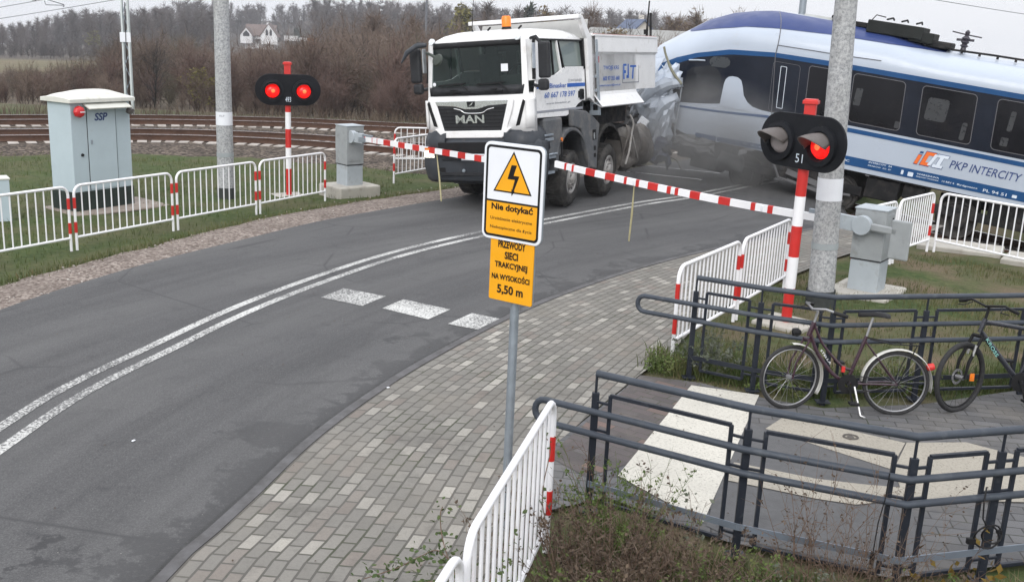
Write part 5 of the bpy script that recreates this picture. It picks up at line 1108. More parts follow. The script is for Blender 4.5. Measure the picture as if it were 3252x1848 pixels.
# lettering
TT = lambda b, u, w_, wd, h, mt, sh=0, off=.006, bo=0: text(b, 'lettering', mt, (u, -off, w_), (1, 0, 0), (0, 0, 1), wd, h, trn, shear=sh, depth=.002, bold=bo)
mb = MB(); zz = .006
def para(pts, mat, nm, off=.007):
    mb = MB(); mb.prism(pts, (0, -off, 0), (1, 0, 0), (0, 0, 1), (0, .003, 0)); return mb.build(nm, mat, trn)
def pk(a, b): return (3.50+a+.28*b, 1.42+b)
def outline(pts, c=.012):
    P_ = np.array(pts); m_ = P_.mean(0); return [tuple(m_+(p-m_)*(1+c/np.linalg.norm(p-m_))) for p in P_]
for pts in ([pk(0, 0), pk(.07, 0), pk(.07, .20), pk(0, .20)], [pk(.12, 0), pk(.30, 0), pk(.30, .07), pk(.20, .07), pk(.20, .22), pk(.32, .22), pk(.32, .29), pk(.12, .29)]):
    para(outline(pts, .016), m_navy, 'logo_outline', .0065); para(pts, m_orange, 'logo_orange', .009)
para([pk(0, .235), pk(.07, .235), pk(.07, .275), pk(0, .275)], m_trainblue, 'logo_dot', .009)
for pts in ([pk(.26, .02), pk(.33, .02), pk(.37, .27), pk(.30, .27)], [pk(.36, .0), pk(.56, .0), pk(.56, .06), pk(.50, .06), pk(.50, .22), pk(.58, .22), pk(.58, .28), pk(.36, .28), pk(.36, .22), pk(.42, .22), pk(.42, .06), pk(.36, .06)]):
    para(outline(pts, .014), m_navy, 'logo_outline', .0075); para(pts, m_palelet, 'logo_letter', .0095)
TT('PKP INTERCITY', 4.20, 1.47, 1.38, .17, m_navy, .18, .006, .006)
for b, u, w_, wd, h in (('94 51 2 140 017', .05, 1.065, .32, .045), ('ED161', -.12, 1.07, .08, .05), ('PL-PKPIC', 1.80, 1.17, .42, .045), ('INTERCITY  24', 2.62, 1.235, .48, .035), ('KRAKÓW  ZG  07', 2.62, 1.17, .48, .035), ('WARSZAWA', 3.62, 1.205, .45, .035), ('PRZEWOZY PASAŻERSKIE', 3.62, 1.155, .45, .03), ('12 REV 4', 4.14, 1.16, .24, .035), ('Bydgoszcz', 4.44, 1.15, .40, .045), ('PL 94 51', 4.95, 1.14, .45, .06)): TT(b, u, w_, wd, h, m_palelet, 0, .012, .01)
mb = MB(); mb.prism(rrect(.11, .09, .015, 3, 3.50, 1.18), (0, -.012, 0), (1, 0, 0), (0, 0, 1), (0, .003, 0)); mb.prism(rrect(.05, .09, .012, 3, 3.33, 1.19), (0, -.012, 0), (1, 0, 0), (0, 0, 1), (0, .003, 0)); mb.prism(rrect(.09, .06, .01, 3, 5.55, 1.17), (0, -.012, 0), (1, 0, 0), (0, 0, 1), (0, .003, 0)); mb.build('pictogram', m_palelet, trn)
mb = MB(); ring(mb, rrect(.09, .14, .02, 3, -.72, 1.06), rrect(.06, .11, .012, 3, -.72, 1.06), (0, v0(-.72)-.012, 0), (1, 0, 0), (0, 0, 1), (0, .003, 0)); mb.build('step_handle', m_palelet, trn)
mb = MB(); mb.tube([Sf(.15, 3.32, .01), Sf(.9, 3.33, .012), Sf(1.6, 3.335, .012), Sf(2.35, 3.36, .01)], .008, 5); mb.build('gutter', m_trainframe, trn)
# roof equipment
mb = MB(); mb.lathe([(.34, -.55), (.34, .55)], (.90, HALF, 3.73), (1, 0, 0), 26); mb.build('roof_duct', M('roof_duct_grey', (.30, .31, .30), .5), trn, smooth=40)
mb = MB(); mb.lathe([(.37, -.05), (.37, .30)], (1.0, HALF-.05, 3.76), (1, .25, 0), 26); mb.box((1.7, HALF-.1, 4.02), (1.0, .8, .10)); mb.build('roof_duct_collar', m_under, trn, smooth=40)
mb = MB(); mb.box((2.40, HALF, 4.02), (1.15, 1.5, .26)); mb.box((2.95, HALF, 3.95), (.5, 1.4, .22)); mb.build('roof_aircon', M('roof_unit_dark', (.020, .022, .021), .7, spec=.15), trn, bev=.02)
mb = MB()
for q in (.25, .55, .85): mb.tube([(1.95+q, HALF-.70, 4.20), (2.0+q, HALF-.2, 4.25), (1.95+q, HALF+.5, 4.22)], .02, 6)
mb.tube([(1.85, HALF-.6, 4.1), (1.95, HALF-.6, 4.26), (2.15, HALF-.6, 4.24)], .012, 5); mb.build('roof_pipes', m_under, trn)
mb = MB(); mb.box((3.30, HALF, 3.86), (.55, 1.3, .14)); mb.box((3.05, HALF, 3.92), (.2, 1.2, .18)); mb.build('roof_step', m_under, trn, bev=.03)
mb = MB(); mb.tube([(3.55, HALF-.55, 3.80), (4.4, HALF-.55, 3.82), (8.5, HALF-.55, 3.83)], .025, 6)
for u in np.arange(3.8, 8.5, .35): mb.box((u, HALF-.55, 3.79), (.05, .06, .08))
mb.build('roof_cable_tray', m_under, trn)
mb = MB(); mb.lathe([(.07, 0), (.05, .10), (.09, .13), (.05, .17), (.09, .21), (.05, .25), (.09, .29), (.04, .34), (.05, .42), (.02, .46)], (3.78, HALF, 3.78), n=14); mb.tube([(3.48, HALF, 4.17), (3.70, HALF, 4.15), (3.86, HALF, 4.14), (4.08, HALF, 4.13)], .016, 6); mb.tube([(3.6, HALF, 4.02), (3.95, HALF, 4.05)], .03, 6); mb.build('roof_insulator', M('insulator_dark_violet', (.035, .03, .04), .4), trn, smooth=40)
# bogies
def bogie(u, n_=2, gap=2.1):
    mb = MB()
    for v in (.22, DEPTH-.22): mb.box((u+gap/2, v, .56), (gap+1.0, .10, .20)); mb.box((u+gap/2, v, .78), (.9, .12, .30)); mb.box((u+.05, v-.02, .42), (.30, .16, .30)); mb.box((u+gap-.05, v-.02, .42), (.30, .16, .30))
    mb.box((u+gap/2, HALF, .62), (.6, DEPTH-.5, .25))
    for k in range(3): mb.lathe([(.10, -.15), (.10, .15)], (u+gap*.35+.25*k, .2, .80), (0, 0, 1), 12)
    b = mb.build('bogie', m_under, trn, bev=.02)
    for k in range(n_):
        for v, s in ((.36, -1), (DEPTH-.36, 1)):
            mb = MB(); mb.lathe([(.40, .02), (.40, -.08), (.43, -.10), (.43, -.12), (.0, -.12)], (u+gap*k, v, .40), (0, s, 0), 36); mb.lathe([(.40, .02), (.36, .02), (.33, -.01), (.14, -.02), (.12, .05), (0, .06)], (u+gap*k, v, .40), (0, s, 0), 30); mb.build('train_wheel', M('wheel_dusty_iron', (.05, .047, .045), .6, .3, .2, 5, (.11, .10, .09), 5) if (k == 0 and v < 1 and u < .1) else bpy.data.materials['wheel_dusty_iron'], b, smooth=35)
bogie(0.0); bogie(4.6, 2, 2.0); bogie(11.5)
mb = MB()
for u, a, z, h in ((1.6, .9, .75, .35), (3.0, .7, .70, .45), (3.65, .45, .78, .3), (7.6, 1.2, .7, .45), (9.2, 1.4, .72, .42), (10.4, .6, .75, .35)): mb = MB(); mb.box((u, HALF, z), (a, DEPTH-.3, h)); mb.build('underfloor_box', m_under, trn, bev=.03)
mb = MB(); mb.beam((.95, .05, .68), (1.95, .02, .50), .05, .12); mb.beam((1.0, .05, .50), (2.3, .02, .30), .04, .05); mb.tube([(.6, .1, .8), (.8, .06, .5), (1.6, .05, .42), (2.4, .1, .45)], .03, 7); mb.build('bent_bars', M('bent_bar_grey', (.12, .12, .125), .6, .2), trn)
# crushed nose: torn and bent panels
def crump(name, pts4, mat, amp=.05, n=9, seed=1, sol=.02, bulge=.25, parent=None):
    r_ = random.Random(seed); a, b, c, d = [Vector(p) for p in pts4]; rows = []; nrm = (b-a).cross(d-a).normalized(); nrm = nrm if nrm.y < 0 else -nrm; ph = [r_.uniform(0, 6) for _ in range(4)]
    for i in range(n+1):
        s = i/n; row = []
        for j in range(n+1):
            t = j/n; p = a*(1-s)*(1-t)+b*s*(1-t)+c*s*t+d*(1-s)*t
            f = bulge*math.sin(math.pi*s)*math.sin(math.pi*t)+amp*(math.sin(4*s+3*t+ph[0])+.6*math.sin(7*t-3*s+ph[1])+.3*abs(math.sin(6*s+ph[2])))
            row.append(p+nrm*f)
        rows.append(row)
    mb = MB(); mb.grid(rows); return mb.build(name, mat, parent or trn, smooth=45, solid=sol)
# nose skin still hanging from the roof
crump('torn_panel', [(-2.78, .45, 2.52), (-2.40, .25, 2.62), (-2.55, .02, 1.98), (-3.02, .20, 1.62)], m_trainwhite, .015, 12, 3, .02, .12)
crump('torn_panel', [(-2.62, .25, 2.18), (-2.36, .10, 2.10), (-2.52, .0, 1.72), (-2.95, .10, 1.52)], m_traingrey, .02, 9, 5, .02, .08)
crump('torn_panel', [(-2.62, .24, 2.40), (-2.38, .20, 2.48), (-2.42, .10, 2.20), (-2.72, .14, 2.10)], m_trainblue, .01, 6, 9, .015, .03)
def sleeve(path, rad, mat, seed, flat=.75):
    r_ = random.Random(seed); P_ = catmull(path, 3); n_ = len(P_); rows = []; ph = [r_.uniform(0, 6) for _ in range(4)]
    for i, p in enumerate(P_):
        t = Vector(P_[min(i+1, n_-1)]-P_[max(i-1, 0)]).normalized(); a = Vector((0, -1, 0)); x = t.cross(a).normalized(); y = x.cross(t); f = i/(n_-1); rr = float(np.interp(f, np.linspace(0, 1, len(rad)), rad))
        row = []
        for j in range(10):
            an = R(-35+250*j/9); q = rr*(1+.07*math.sin(3*an+f*6+ph[0])+.05*math.sin(9*f+2*an+ph[1])+.10*max(0, math.sin(15*f+1.5*math.sin(2*an)+ph[2]))**5-.09*max(0, math.sin(11*f-an+ph[3]))**7+r_.uniform(-.16, .12))
            row.append(Vector(p)+x*q*math.cos(an)+y*q*math.sin(an)*flat)
        rows.append(row)
    mb = MB(); mb.grid(rows); return mb.build('torn_panel', mat, trn, smooth=9, solid=.014)
m_sheet = M('bent_grey_sheet', (.27, .30, .345), .42, .15, .07, 2.5, (.20, .20, .205), 4, .55, .8)
def creased(c, ax, ay, mat, seed, n=5, amp=.07, bul=.12, name='torn_panel'):
    r_ = random.Random(seed); c, ax, ay = Vector(c), Vector(ax), Vector(ay); nr = ax.cross(ay).normalized(); nr = nr if nr.y < 0 else -nr; rows = []
    for i in range(n+1):
        row = []
        for k in range(n+1):
            s_, t_ = i/n-.5, k/n-.5; edge = i in (0, n) or k in (0, n); j_ = Vector((r_.uniform(-1, 1), 0, r_.uniform(-1, 1)))*(.07 if edge else .03)
            row.append(c+ax*s_+ay*t_+j_+nr*(bul*(1-4*s_*s_)*(1-4*t_*t_)+r_.uniform(-amp, amp)))
        rows.append(row)
    mb = MB(); mb.grid(rows); mb.f = [q for f in mb.f for q in ((f[0], f[1], f[2]), (f[0], f[2], f[3]))]; mb.m = [0]*len(mb.f); return mb.build(name, mat, trn, smooth=8, solid=.012)
creased((-2.10, -.02, 2.26), (.50, -.1, .10), (-.12, .05, .52), m_trainwhite, 61)
creased((-2.45, -.05, 1.95), (.55, -.05, .35), (-.25, .0, .40), m_trainwhite, 62)
creased((-2.68, .0, 1.60), (.40, -.05, .10), (.10, .05, .75), m_traingrey, 63, 6)
creased((-2.25, -.12, 1.45), (.75, -.1, .25), (-.15, .0, .75), m_sheet, 64, 7, .08, .2)
creased((-1.98, -.22, 1.22), (.38, -.05, .05), (-.10, .0, .95), m_sheet, 65, 6, .05, .14)
creased((-2.40, -.06, .95), (.55, .0, -.10), (.10, .0, .55), m_traingrey, 66, 6, .07)
creased((-1.95, -.12, .55), (.50, -.1, .10), (-.10, .0, .60), M('torn_navy_sheet', (.026, .036, .075), .45, 0, .2, 4, (.08, .08, .09), 4), 67, 6, .07, .16)
creased((-2.75, .15, 1.10), (.60, .0, .0), (.0, .0, .80), M('dark_crushed_sheet', (.05, .05, .053), .65, .1, .3, 3, (.12, .115, .11), 3), 68, 7, .09)
creased((-1.25, -.03, .86), (1.0, .0, -.05), (.0, .0, .26), M('dusty_torn_skirt', (.15, .15, .155), .7, 0, .2, 3, (.09, .09, .09), 3), 69, 7, .035, .02)
sleeve([(-1.78, -.04, 2.16), (-2.10, -.10, 2.06), (-2.46, -.10, 1.76), (-2.60, -.05, 1.46), (-2.45, .05, 1.08)], [.10, .17, .18, .16, .12], m_sheet, 3)
sleeve([(-1.80, -.10, 1.82), (-2.06, -.20, 1.62), (-2.22, -.22, 1.26), (-2.14, -.16, .86)], [.10, .17, .16, .09], m_sheet, 8)
sleeve([(-1.95, -.12, 1.10), (-2.0, -.18, .78), (-2.02, -.10, .42)], [.16, .24, .20], M('torn_navy_panel', (.028, .038, .080), .45, 0, .2, 4, (.09, .09, .10), 4), 21, .6)
crump('torn_panel', [(-2.02, -.20, .78), (-1.74, -.26, .70), (-1.66, -.16, .52), (-1.84, -.1, .36)], m_black, .015, 8, 31, .02, .08)
crump('torn_panel', [(-3.2, .5, 1.45), (-2.3, .2, 1.40), (-2.2, .25, .35), (-3.3, .55, .30)], M('dark_torn_inner', (.04, .04, .043), .7, 0, .3, 3, (.10, .096, .09), 3), .05, 12, 29, .03, .10)
mb = MB(); mb.tube(catmull([(-2.40, .0, 2.86), (-2.30, -.04, 2.68), (-2.05, -.12, 2.36), (-1.78, -.12, 2.12)], 6).tolist(), [.026]*9+[.034]*10, 8); mb.build('bent_trim', M('olive_rubber_trim', (.15, .145, .10), .6), trn, smooth=50)
mb = MB(); mb.tube(catmull([(-2.95, .05, .74), (-2.62, -.08, .70), (-2.26, -.20, .66), (-2.09, -.24, .78), (-2.07, -.2, 1.1)], 6).tolist(), .085, 12); mb.lathe([(.10, -.02), (.10, .02)], (-2.62, -.08, .70), (1, -.3, -.1), 12); mb.build('broken_pipe', m_traingrey, trn, smooth=50)
mb = MB(); mb.prism(rrect(.22, .20, .01, 2), (-2.42, -.44, 1.14), (.9, 0, -.42), (.42, 0, .9), (.01, .02, 0)); mb.build('torn_label_panel', m_signwhite, trn)
mb = MB(); mb.tube([(-1.80, -.02, 2.1), (-1.76, -.05, 1.5), (-1.77, -.04, 1.15), (-1.70, -.02, .85)], .018, 6); mb.build('body_edge_strip', m_traingrey, trn)
mb = MB(); mb.box((-2.1, HALF, 1.75), (1.2, 1.5, 1.1)); mb.box((-1.6, HALF, .8), (1.0, 1.8, .5)); mb.build('crushed_structure', m_under, trn, bev=.05)
for k in range(9):
    a = Vector((random.uniform(-2.4, -.7), random.uniform(-.1, .6), random.uniform(.35, 1.0))); b = a+Vector((random.uniform(-.5, .5), random.uniform(-.2, .2), random.uniform(-.35, .25))); mb = MB(); mb.tube([a, (a+b)/2+Vector((0, 0, .07)), b], random.uniform(.015, .035), 6); mb.build('hanging_cable', m_under if k % 2 else m_dust, trn, smooth=50)
mb = MB(); mb.box((-1.0, .45, .72), (1.3, .6, .5)); mb.box((-.9, .25, .45), (.8, .25, .3)); mb.build('dusty_box', M('dusty_dark_equipment', (.04, .04, .041), .8, 0, .3, 3, (.10, .095, .09), 3), trn, bev=.04)
crump('torn_panel', [(-.55, -.1, .85), (-.02, -.15, .80), (.05, -.12, .45), (-.62, -.08, .40)], M('dusty_equipment', (.045, .047, .05), .7, 0, .3, 3, (.10, .095, .09), 3), .05, 10, 43, .03, .12)
# ------------------------------------------------------------------ masts and wires
def at_px(u, v, d):
    """point seen at photo pixel (u, v) of the 3252-wide photograph, d metres ahead (planning aid for far things)"""
    r_ = fw+rv*((u-1626)/3202.4)-uv_*((v-924)/3202.4); return Vector((0, 0, CAM_H))+r_*(d/r_.y)
def lattice_mast(label, x, y, H, w0, w1, arm=None):
    zb = float(terrain_h(x, y)); t = thing('catenary_mast', label, 'mast', (x, y, zb), 0)
    for s in (-1, 1):
        mb = MB(); mb.beam((s*w0, 0, 0), (s*w1, 0, H), .06, .14); mb.build('channel', m_mast, t)
    mb = MB(); n_ = int(H/.45)
    for i in range(n_):
        f = i/n_; wv = w0+(w1-w0)*f; s = 1 if i % 2 else -1; mb.beam((s*wv, 0, H*f), (-s*wv, 0, H*(f+1/n_)), .02, .04)
    mb.build('lacing', m_galv, t)
    mb = MB(); mb.box((0, -.08, 2.8), (w0*2+.14, .03, .34)); mb.build('mast_plate', m_signwhite, t)
    mb = MB(); mb.tube([(w0*.5, -.09, .2), (.02, -.10, 2.4), (w0*.4, -.10, 4)], .015, 5); mb.build('earth_wire', m_black, t)
    return t
p = at_px(385, 330, 37.0)
lm = lattice_mast('pale lattice catenary mast beyond the tracks behind the relay cabinet', p.x+.3, p.y, 9.5, .12, .085)
mb = MB(); mb.box((0, 0, 5.35), (.5, .3, .06)); mb.tube([(0, 0, 5.4), (-.5, -.4, 5.65), (-2.2, -1.6, 6.6)], .03, 7); mb.tube([(0, 0, 7.5), (-2.4, -1.7, 6.75)], .02, 6); mb.build('bracket_arm', m_wire, lm)
q1 = at_px(108, 0, 30); q2 = at_px(190, 12, 30)
rg = thing('registration_arm', 'dark registration arm hanging on the contact wires at the top left', 'arm', (q1.x, q1.y, q1.z))
mb = MB(); mb.tube([(0, 0, 0), (.02, 0, .05), (.35, 0, .03), (.85, .0, -.10), (.86, 0, -.14), (.82, 0, -.16)], .014, 6); mb.tube([(.30, 0, -.02), (.33, 0, -.13), (.84, 0, -.12)], .012, 6); mb.build('steady_arm', m_wire, rg)
mb = MB(); mb.box((.0, 0, .0), (.10, .05, .05)); mb.lathe([(.03, 0), (.05, .04), (.03, .08), (.05, .12), (.02, .16)], (.3, 0, .02), n=10); mb.build('insulator', m_black, rg)
def wire(name, a, b, sag, label, r_=.009):
    a, b = Vector(a), Vector(b); mb = MB(); mb.tube([a+(b-a)*t-Vector((0, 0, sag*4*t*(1-t))) for t in np.linspace(0, 1, 14)], r_, 5); return tag(mb.build(name, m_wire), label, 'wire')
wire('contact_wire', at_px(-300, 75, 30), at_px(620, -95, 31.5), .05, 'upper overhead wire crossing the sky at the top left corner')
wire('contact_wire', at_px(-300, 105, 30), at_px(700, -60, 31.5), .05, 'lower overhead wire crossing the sky at the top left corner')
wire('overhead_cable', at_px(2880, -15, 40), at_px(3500, 82, 40), .03, 'thin overhead cable crossing the sky at the top right', .012)
p = at_px(2545, 60, 36); zb = float(terrain_h(p.x, p.y))
mt_ = thing('line_post', 'grey steel post rising behind the train nose', 'post', (p.x, p.y, zb)); mb = MB(); mb.lathe([(.13, 0), (.11, 9)], n=14); mb.build('shaft', m_galv, mt_, smooth=50); mb = MB(); mb.lathe([(.16, 0), (.16, .1)], n=14); mb.build('base_flange', m_galv, mt_)
p = at_px(1354, 40, 120); zb = float(terrain_h(p.x, p.y)); mt_ = thing('utility_pole', 'thin dark utility pole among the far trees behind the truck', 'pole', (p.x, p.y, zb)); mb = MB(); mb.lathe([(.16, 0), (.11, p.z-zb+2.2)], n=8); mb.build('shaft', m_wire, mt_); mb = MB(); mb.box((0, 0, p.z-zb+1.6), (1.3, .1, .1)); mb.build('crossarm', m_wire, mt_)

# ------------------------------------------------------------------ bare trees, scrub, wood
def mcol(name, lo, hi, sc=.12, coord='Object'):
    mt, n, b, _ = nodes(name); tc = N(n, 'TexCoord').outputs[coord]; c = ramp(n, noise(n, tc, sc, 5, .6), [(.35, lo), (.65, hi)]); n.links.new(c, b.inputs['Base Color']); b.inputs['Roughness'].default_value = .9; b.inputs['Specular IOR Level'].default_value = .1; return mt
m_twig = mcol('bare_twigs_brown', (.108, .080, .066), (.195, .150, .122), .10)
m_twig_red = mcol('bare_twigs_reddish', (.085, .058, .050), (.155, .105, .092), .16)
m_wood = mcol('far_wood_twigs', (.078, .068, .066), (.140, .120, .112), .035)
m_trunk = mcol('dark_bark', (.03, .026, .023), (.06, .05, .043), 2)
m_birch = mcol('pale_birch_bark', (.17, .155, .145), (.27, .25, .235), .5)
m_everg = mcol('conifer_green', (.022, .032, .024), (.045, .060, .040), .3)
m_orange_l = mcol('rusty_leaves', (.16, .070, .033), (.26, .12, .055), 1)
m_yell_l = mcol('yellow_green_leaves', (.12, .115, .035), (.21, .19, .06), 1)
m_ochre_l = mcol('ochre_leaves', (.11, .085, .045), (.18, .14, .075), 1)
def twig_cloud(seed, H, spread, n_br, n_tw, tr=.05, upr=.6, low=.15, tw_len=.16, tww=.012, shape='round'):
    """returns (V, F4, mi): tapered quads for limbs (mi 0) and crossed slivers for twigs (mi 1)"""
    r_ = np.random.default_rng(seed); V, F, MI = [], [], []
    def limb(p, q, ra, rb, mi):
        d = q-p; L = np.linalg.norm(d)+1e-9; d = d/L; a = np.array([0, 0, 1.]) if abs(d[2]) < 000.365 else np.array([1., 0, 0]); x = np.cross(d, a); x /= np.linalg.norm(x); y = np.cross(d, x); b = len(V)
        for c, rr in ((p, ra), (q, rb)):
            for k in range(3): t = 2.0944*k; V.append(c+(x*math.cos(t)+y*math.sin(t))*rr)
        for k in range(3): F.append((b+k, b+(k+1) % 3, b+3+(k+1) % 3, b+3+k)); MI.append(mi)
    def sliver(p, q, wd):
        d = q-p; x = np.cross(d, r_.normal(size=3)); x = x/(np.linalg.norm(x)+1e-9)*wd; b = len(V); V.extend([p-x, p+x, q+x*.3, q-x*.3]); F.append((b, b+1, b+2, b+3)); MI.append(1)
    base = np.zeros(3); pts = [base]; d = np.array([0, 0, 1.])
    nseg = 7
    for i in range(nseg):
        d = d+r_.normal(0, .10, 3); d[2] = abs(d[2])+.3; d /= np.linalg.norm(d); pts.append(pts[-1]+d*H/nseg*(1.0 if shape != 'bush' else .6))
    for i in range(nseg): limb(pts[i], pts[i+1], tr*H*.25*(1-i/(nseg+.5)), tr*H*.25*(1-(i+1)/(nseg+.5)), 0)
    for k in range(n_br):
        f = low+(1-low)*r_.random(); i = min(nseg-1, int(f*nseg)); p = pts[i]+(pts[i+1]-pts[i])*(f*nseg-i)
        az = r_.uniform(0, 2*math.pi); el = r_.uniform(upr-.35, upr+.45); prof = math.sin(math.pi*min(1, .18+.82*f)**.9) if shape == 'round' else (1-f*.75 if shape == 'cone' else .8+.4*r_.random())
        L = spread*max(.22, prof)*r_.uniform(.6, 1.1); dv_ = np.array([math.cos(az)*math.cos(el), math.sin(az)*math.cos(el), math.sin(el)])
        q = p.copy(); n2 = 4; bp_ = [q]
        for s in range(n2): dv_ = dv_+r_.normal(0, .16, 3)+np.array([0, 0, .07]); dv_ /= np.linalg.norm(dv_); q = q+dv_*L/n2; bp_.append(q)
        rb = tr*H*.09*(1.1-f*.6)
        for s in range(n2): limb(bp_[s], bp_[s+1], rb*(1-s/n2), rb*(1-(s+1)/n2)+.003, 0)
        for t in range(n_tw):
            g = r_.random()**.7; s = min(n2-1, int(g*n2)); p2 = bp_[s]+(bp_[s+1]-bp_[s])*(g*n2-s); td = dv_*.6+r_.normal(0, .55, 3)+np.array([0, 0, .25]); td /= np.linalg.norm(td); l2 = H*tw_len*r_.uniform(.4, 1.1)
            m_ = p2+td*l2*.5; td2 = td+r_.normal(0, .35, 3); e = m_+td2/np.linalg.norm(td2)*l2*.5
            sliver(p2, m_, tww); sliver(m_, e, tww*.6)
    return np.array(V), np.array(F), np.array(MI)
def leaves_on(V, F, MI, seed, n_, size, mi):
    r_ = np.random.default_rng(seed); tw = F[MI == 1]; pick = tw[r_.integers(0, len(tw), n_)]; c = V[pick].mean(1)+r_.normal(0, size*.8, (n_, 3)); a = r_.normal(size=(n_, 3)); a /= np.linalg.norm(a, axis=1)[:, None]; b = np.cross(a, r_.normal(size=(n_, 3))); b /= np.linalg.norm(b, axis=1)[:, None]
    sz = size*r_.uniform(.5, 1.2, (n_, 1)); Q = np.stack([c-a*sz, c+b*sz*.6, c+a*sz, c-b*sz*.6], 1).reshape(-1, 3); base = len(V); FF = np.arange(n_*4).reshape(-1, 4)+base
    return np.concatenate([V, Q]), np.concatenate([F, FF]), np.concatenate([MI, np.full(n_, mi)])
def scatter(name, protos, pos, mats, label, cat, kind='stuff'):
    Vs, Fs, Ms, n0 = [], [], [], 0
    for (x, y, z, sc, zs, k) in pos:
        V, F, MI = protos[k % len(protos)]; a = rng.uniform(0, 6.28); c, s = math.cos(a), math.sin(a)
        W = np.stack([V[:, 0]*c-V[:, 1]*s, V[:, 0]*s+V[:, 1]*c, V[:, 2]*zs], 1)*sc+np.array([x, y, z]); Vs.append(W); Fs.append(F+n0); Ms.append(MI); n0 += len(V)
    o = npmesh(name, np.concatenate(Vs), np.concatenate(Fs), mats, np.concatenate(Ms)); tag(o, label, cat, None, kind); return o
wood = [twig_cloud(100+k, 1.0, .26, 34, 15, .035, .75, .10, .16, .0050) for k in range(4)]+[twig_cloud(110, 1.0, .16, 40, 10, .03, .1, .15, .10, .010, 'cone')]
bush = [twig_cloud(120+k, 1.0, .62, 26, 24, .035, 1.05, .02, .30, .0036, 'bush') for k in range(5)]
bush2 = [leaves_on(*b, 7+i, 260, .018, 2) for i, b in enumerate(bush[:2])]
# far hillside wood; a clearing is left round the house
def px_of(x, y, z):
    d = Vector((x, y, z-CAM_H)); wv = d.dot(fw); return 1626+3202.4*d.dot(rv)/wv, 924-3202.4*d.dot(uv_)/wv
pos = []
for k in range(1500):
    y = rng.uniform(215, 545); x = rng.uniform(-.56, .42)*y
    z = float(terrain_h(x, y)); u, v = px_of(x, y, z); top = float(np.interp(u, TOPX, TOPY))+rng.uniform(-4, 26)
    if 690 < u < 1010 and y < 412: continue
    if u < 380 and y < 205: continue
    H_ = (v-top)/3202.4*y
    H_ = min(max(H_, 3.0), 16 if y > 300 else 10); pos.append((x, y, z, H_, 1, int(rng.integers(0, 4)) if rng.random() > .08 else 4))
for k in range(160):
    y = rng.uniform(196, 215); x = rng.uniform(-.56, -.36)*y; pos.append((x, y, float(terrain_h(x, y)), rng.uniform(2.0, 4.0), .8, int(rng.integers(0, 4))))
scatter('hillside_wood', wood, pos, [m_trunk, m_wood], 'bare brown wood covering the far hillside', 'wood')
pos = []
for k in range(70):
    u = rng.choice([rng.uniform(640, 980), rng.uniform(640, 980), rng.uniform(180, 640)]); y = rng.uniform(430, 470); r0 = at_px(u, 100, y); z = float(terrain_h(r0.x, y)); _, v = px_of(r0.x, y, z); H_ = (v-rng.uniform(30, 60))/3202.4*y; pos.append((r0.x, y, z, max(H_, 4), 1, 0))
V_, F_, M_ = twig_cloud(140, 1.0, .10, 8, 6, .05, .8, .5, .10, .004); scatter('birch_stand', [(V_, F_, M_)], pos, [m_birch, m_wood], 'pale birch trunks standing before the far wood', 'wood')
# scrub between tracks and field
SCX = [-200, 0, 150, 300, 400, 560, 700, 800, 900, 1000, 1100, 1250, 1380, 1500, 1700, 1900, 2050, 2120, 2300, 3400]
SCY = [235, 215, 205, 185, 120, 120, 150, 150, 150, 110, 70, 50, 55, 60, 70, 70, 100, 118, 122, 130]
pos = []
for k in range(1250):
    y = rng.uniform(39.5, 88) if k < 1000 else rng.uniform(88, 190); x = rng.uniform(-.60, .34)*y
    z = float(terrain_h(x, y)); u, v = px_of(x, y, z); top = float(np.interp(u, SCX, SCY))
    if u < 420 and y > 95: continue
    lim = (v-top)/3202.4*y*(1.0 if rng.random() < .35 else rng.uniform(.45, .9))
    H_ = min(max(lim, .7), 5.2 if y > 55 else 3.6)
    if y < 44: H_ = min(H_, rng.uniform(.9, 2.2))
    pos.append((x, y, z-.05, H_*.82, rng.uniform(.9, 1.2), int(rng.integers(0, 4))))
zone = [[], [], []]
for q in pos:
    pz = math.sin(q[0]*.21+1.3)+math.sin(q[1]*.17+q[0]*.09)+rng.normal(0, .55); zone[0 if q[1] < 47+2*math.sin(q[0]*.3) and pz > -1.0 else (2 if pz > .75 else 1)].append(q)
m_twig_dark = mcol('bare_twigs_dark', (.050, .042, .038), (.105, .088, .076), .15); m_twig_ol = mcol('bare_twigs_olive', (0.096, 0.085, 0.061), (0.174, 0.152, 0.111), 0.089)
scatter('scrub_thicket', bush, zone[0], [m_trunk, m_twig_red], 'reddish leafless scrub right along the far edge of the tracks', 'scrub'); scatter('scrub_thicket', bush, zone[1], [m_trunk, m_twig], 'brown leafless scrub filling the slope behind the tracks', 'scrub'); scatter('scrub_thicket', bush, zone[2][::2], [m_trunk, m_twig_dark], 'dark patches of leafless scrub on the slope', 'scrub'); scatter('scrub_thicket', bush, zone[2][1::2], [m_trunk, m_twig_ol], 'olive patches of leafless scrub on the slope', 'scrub')
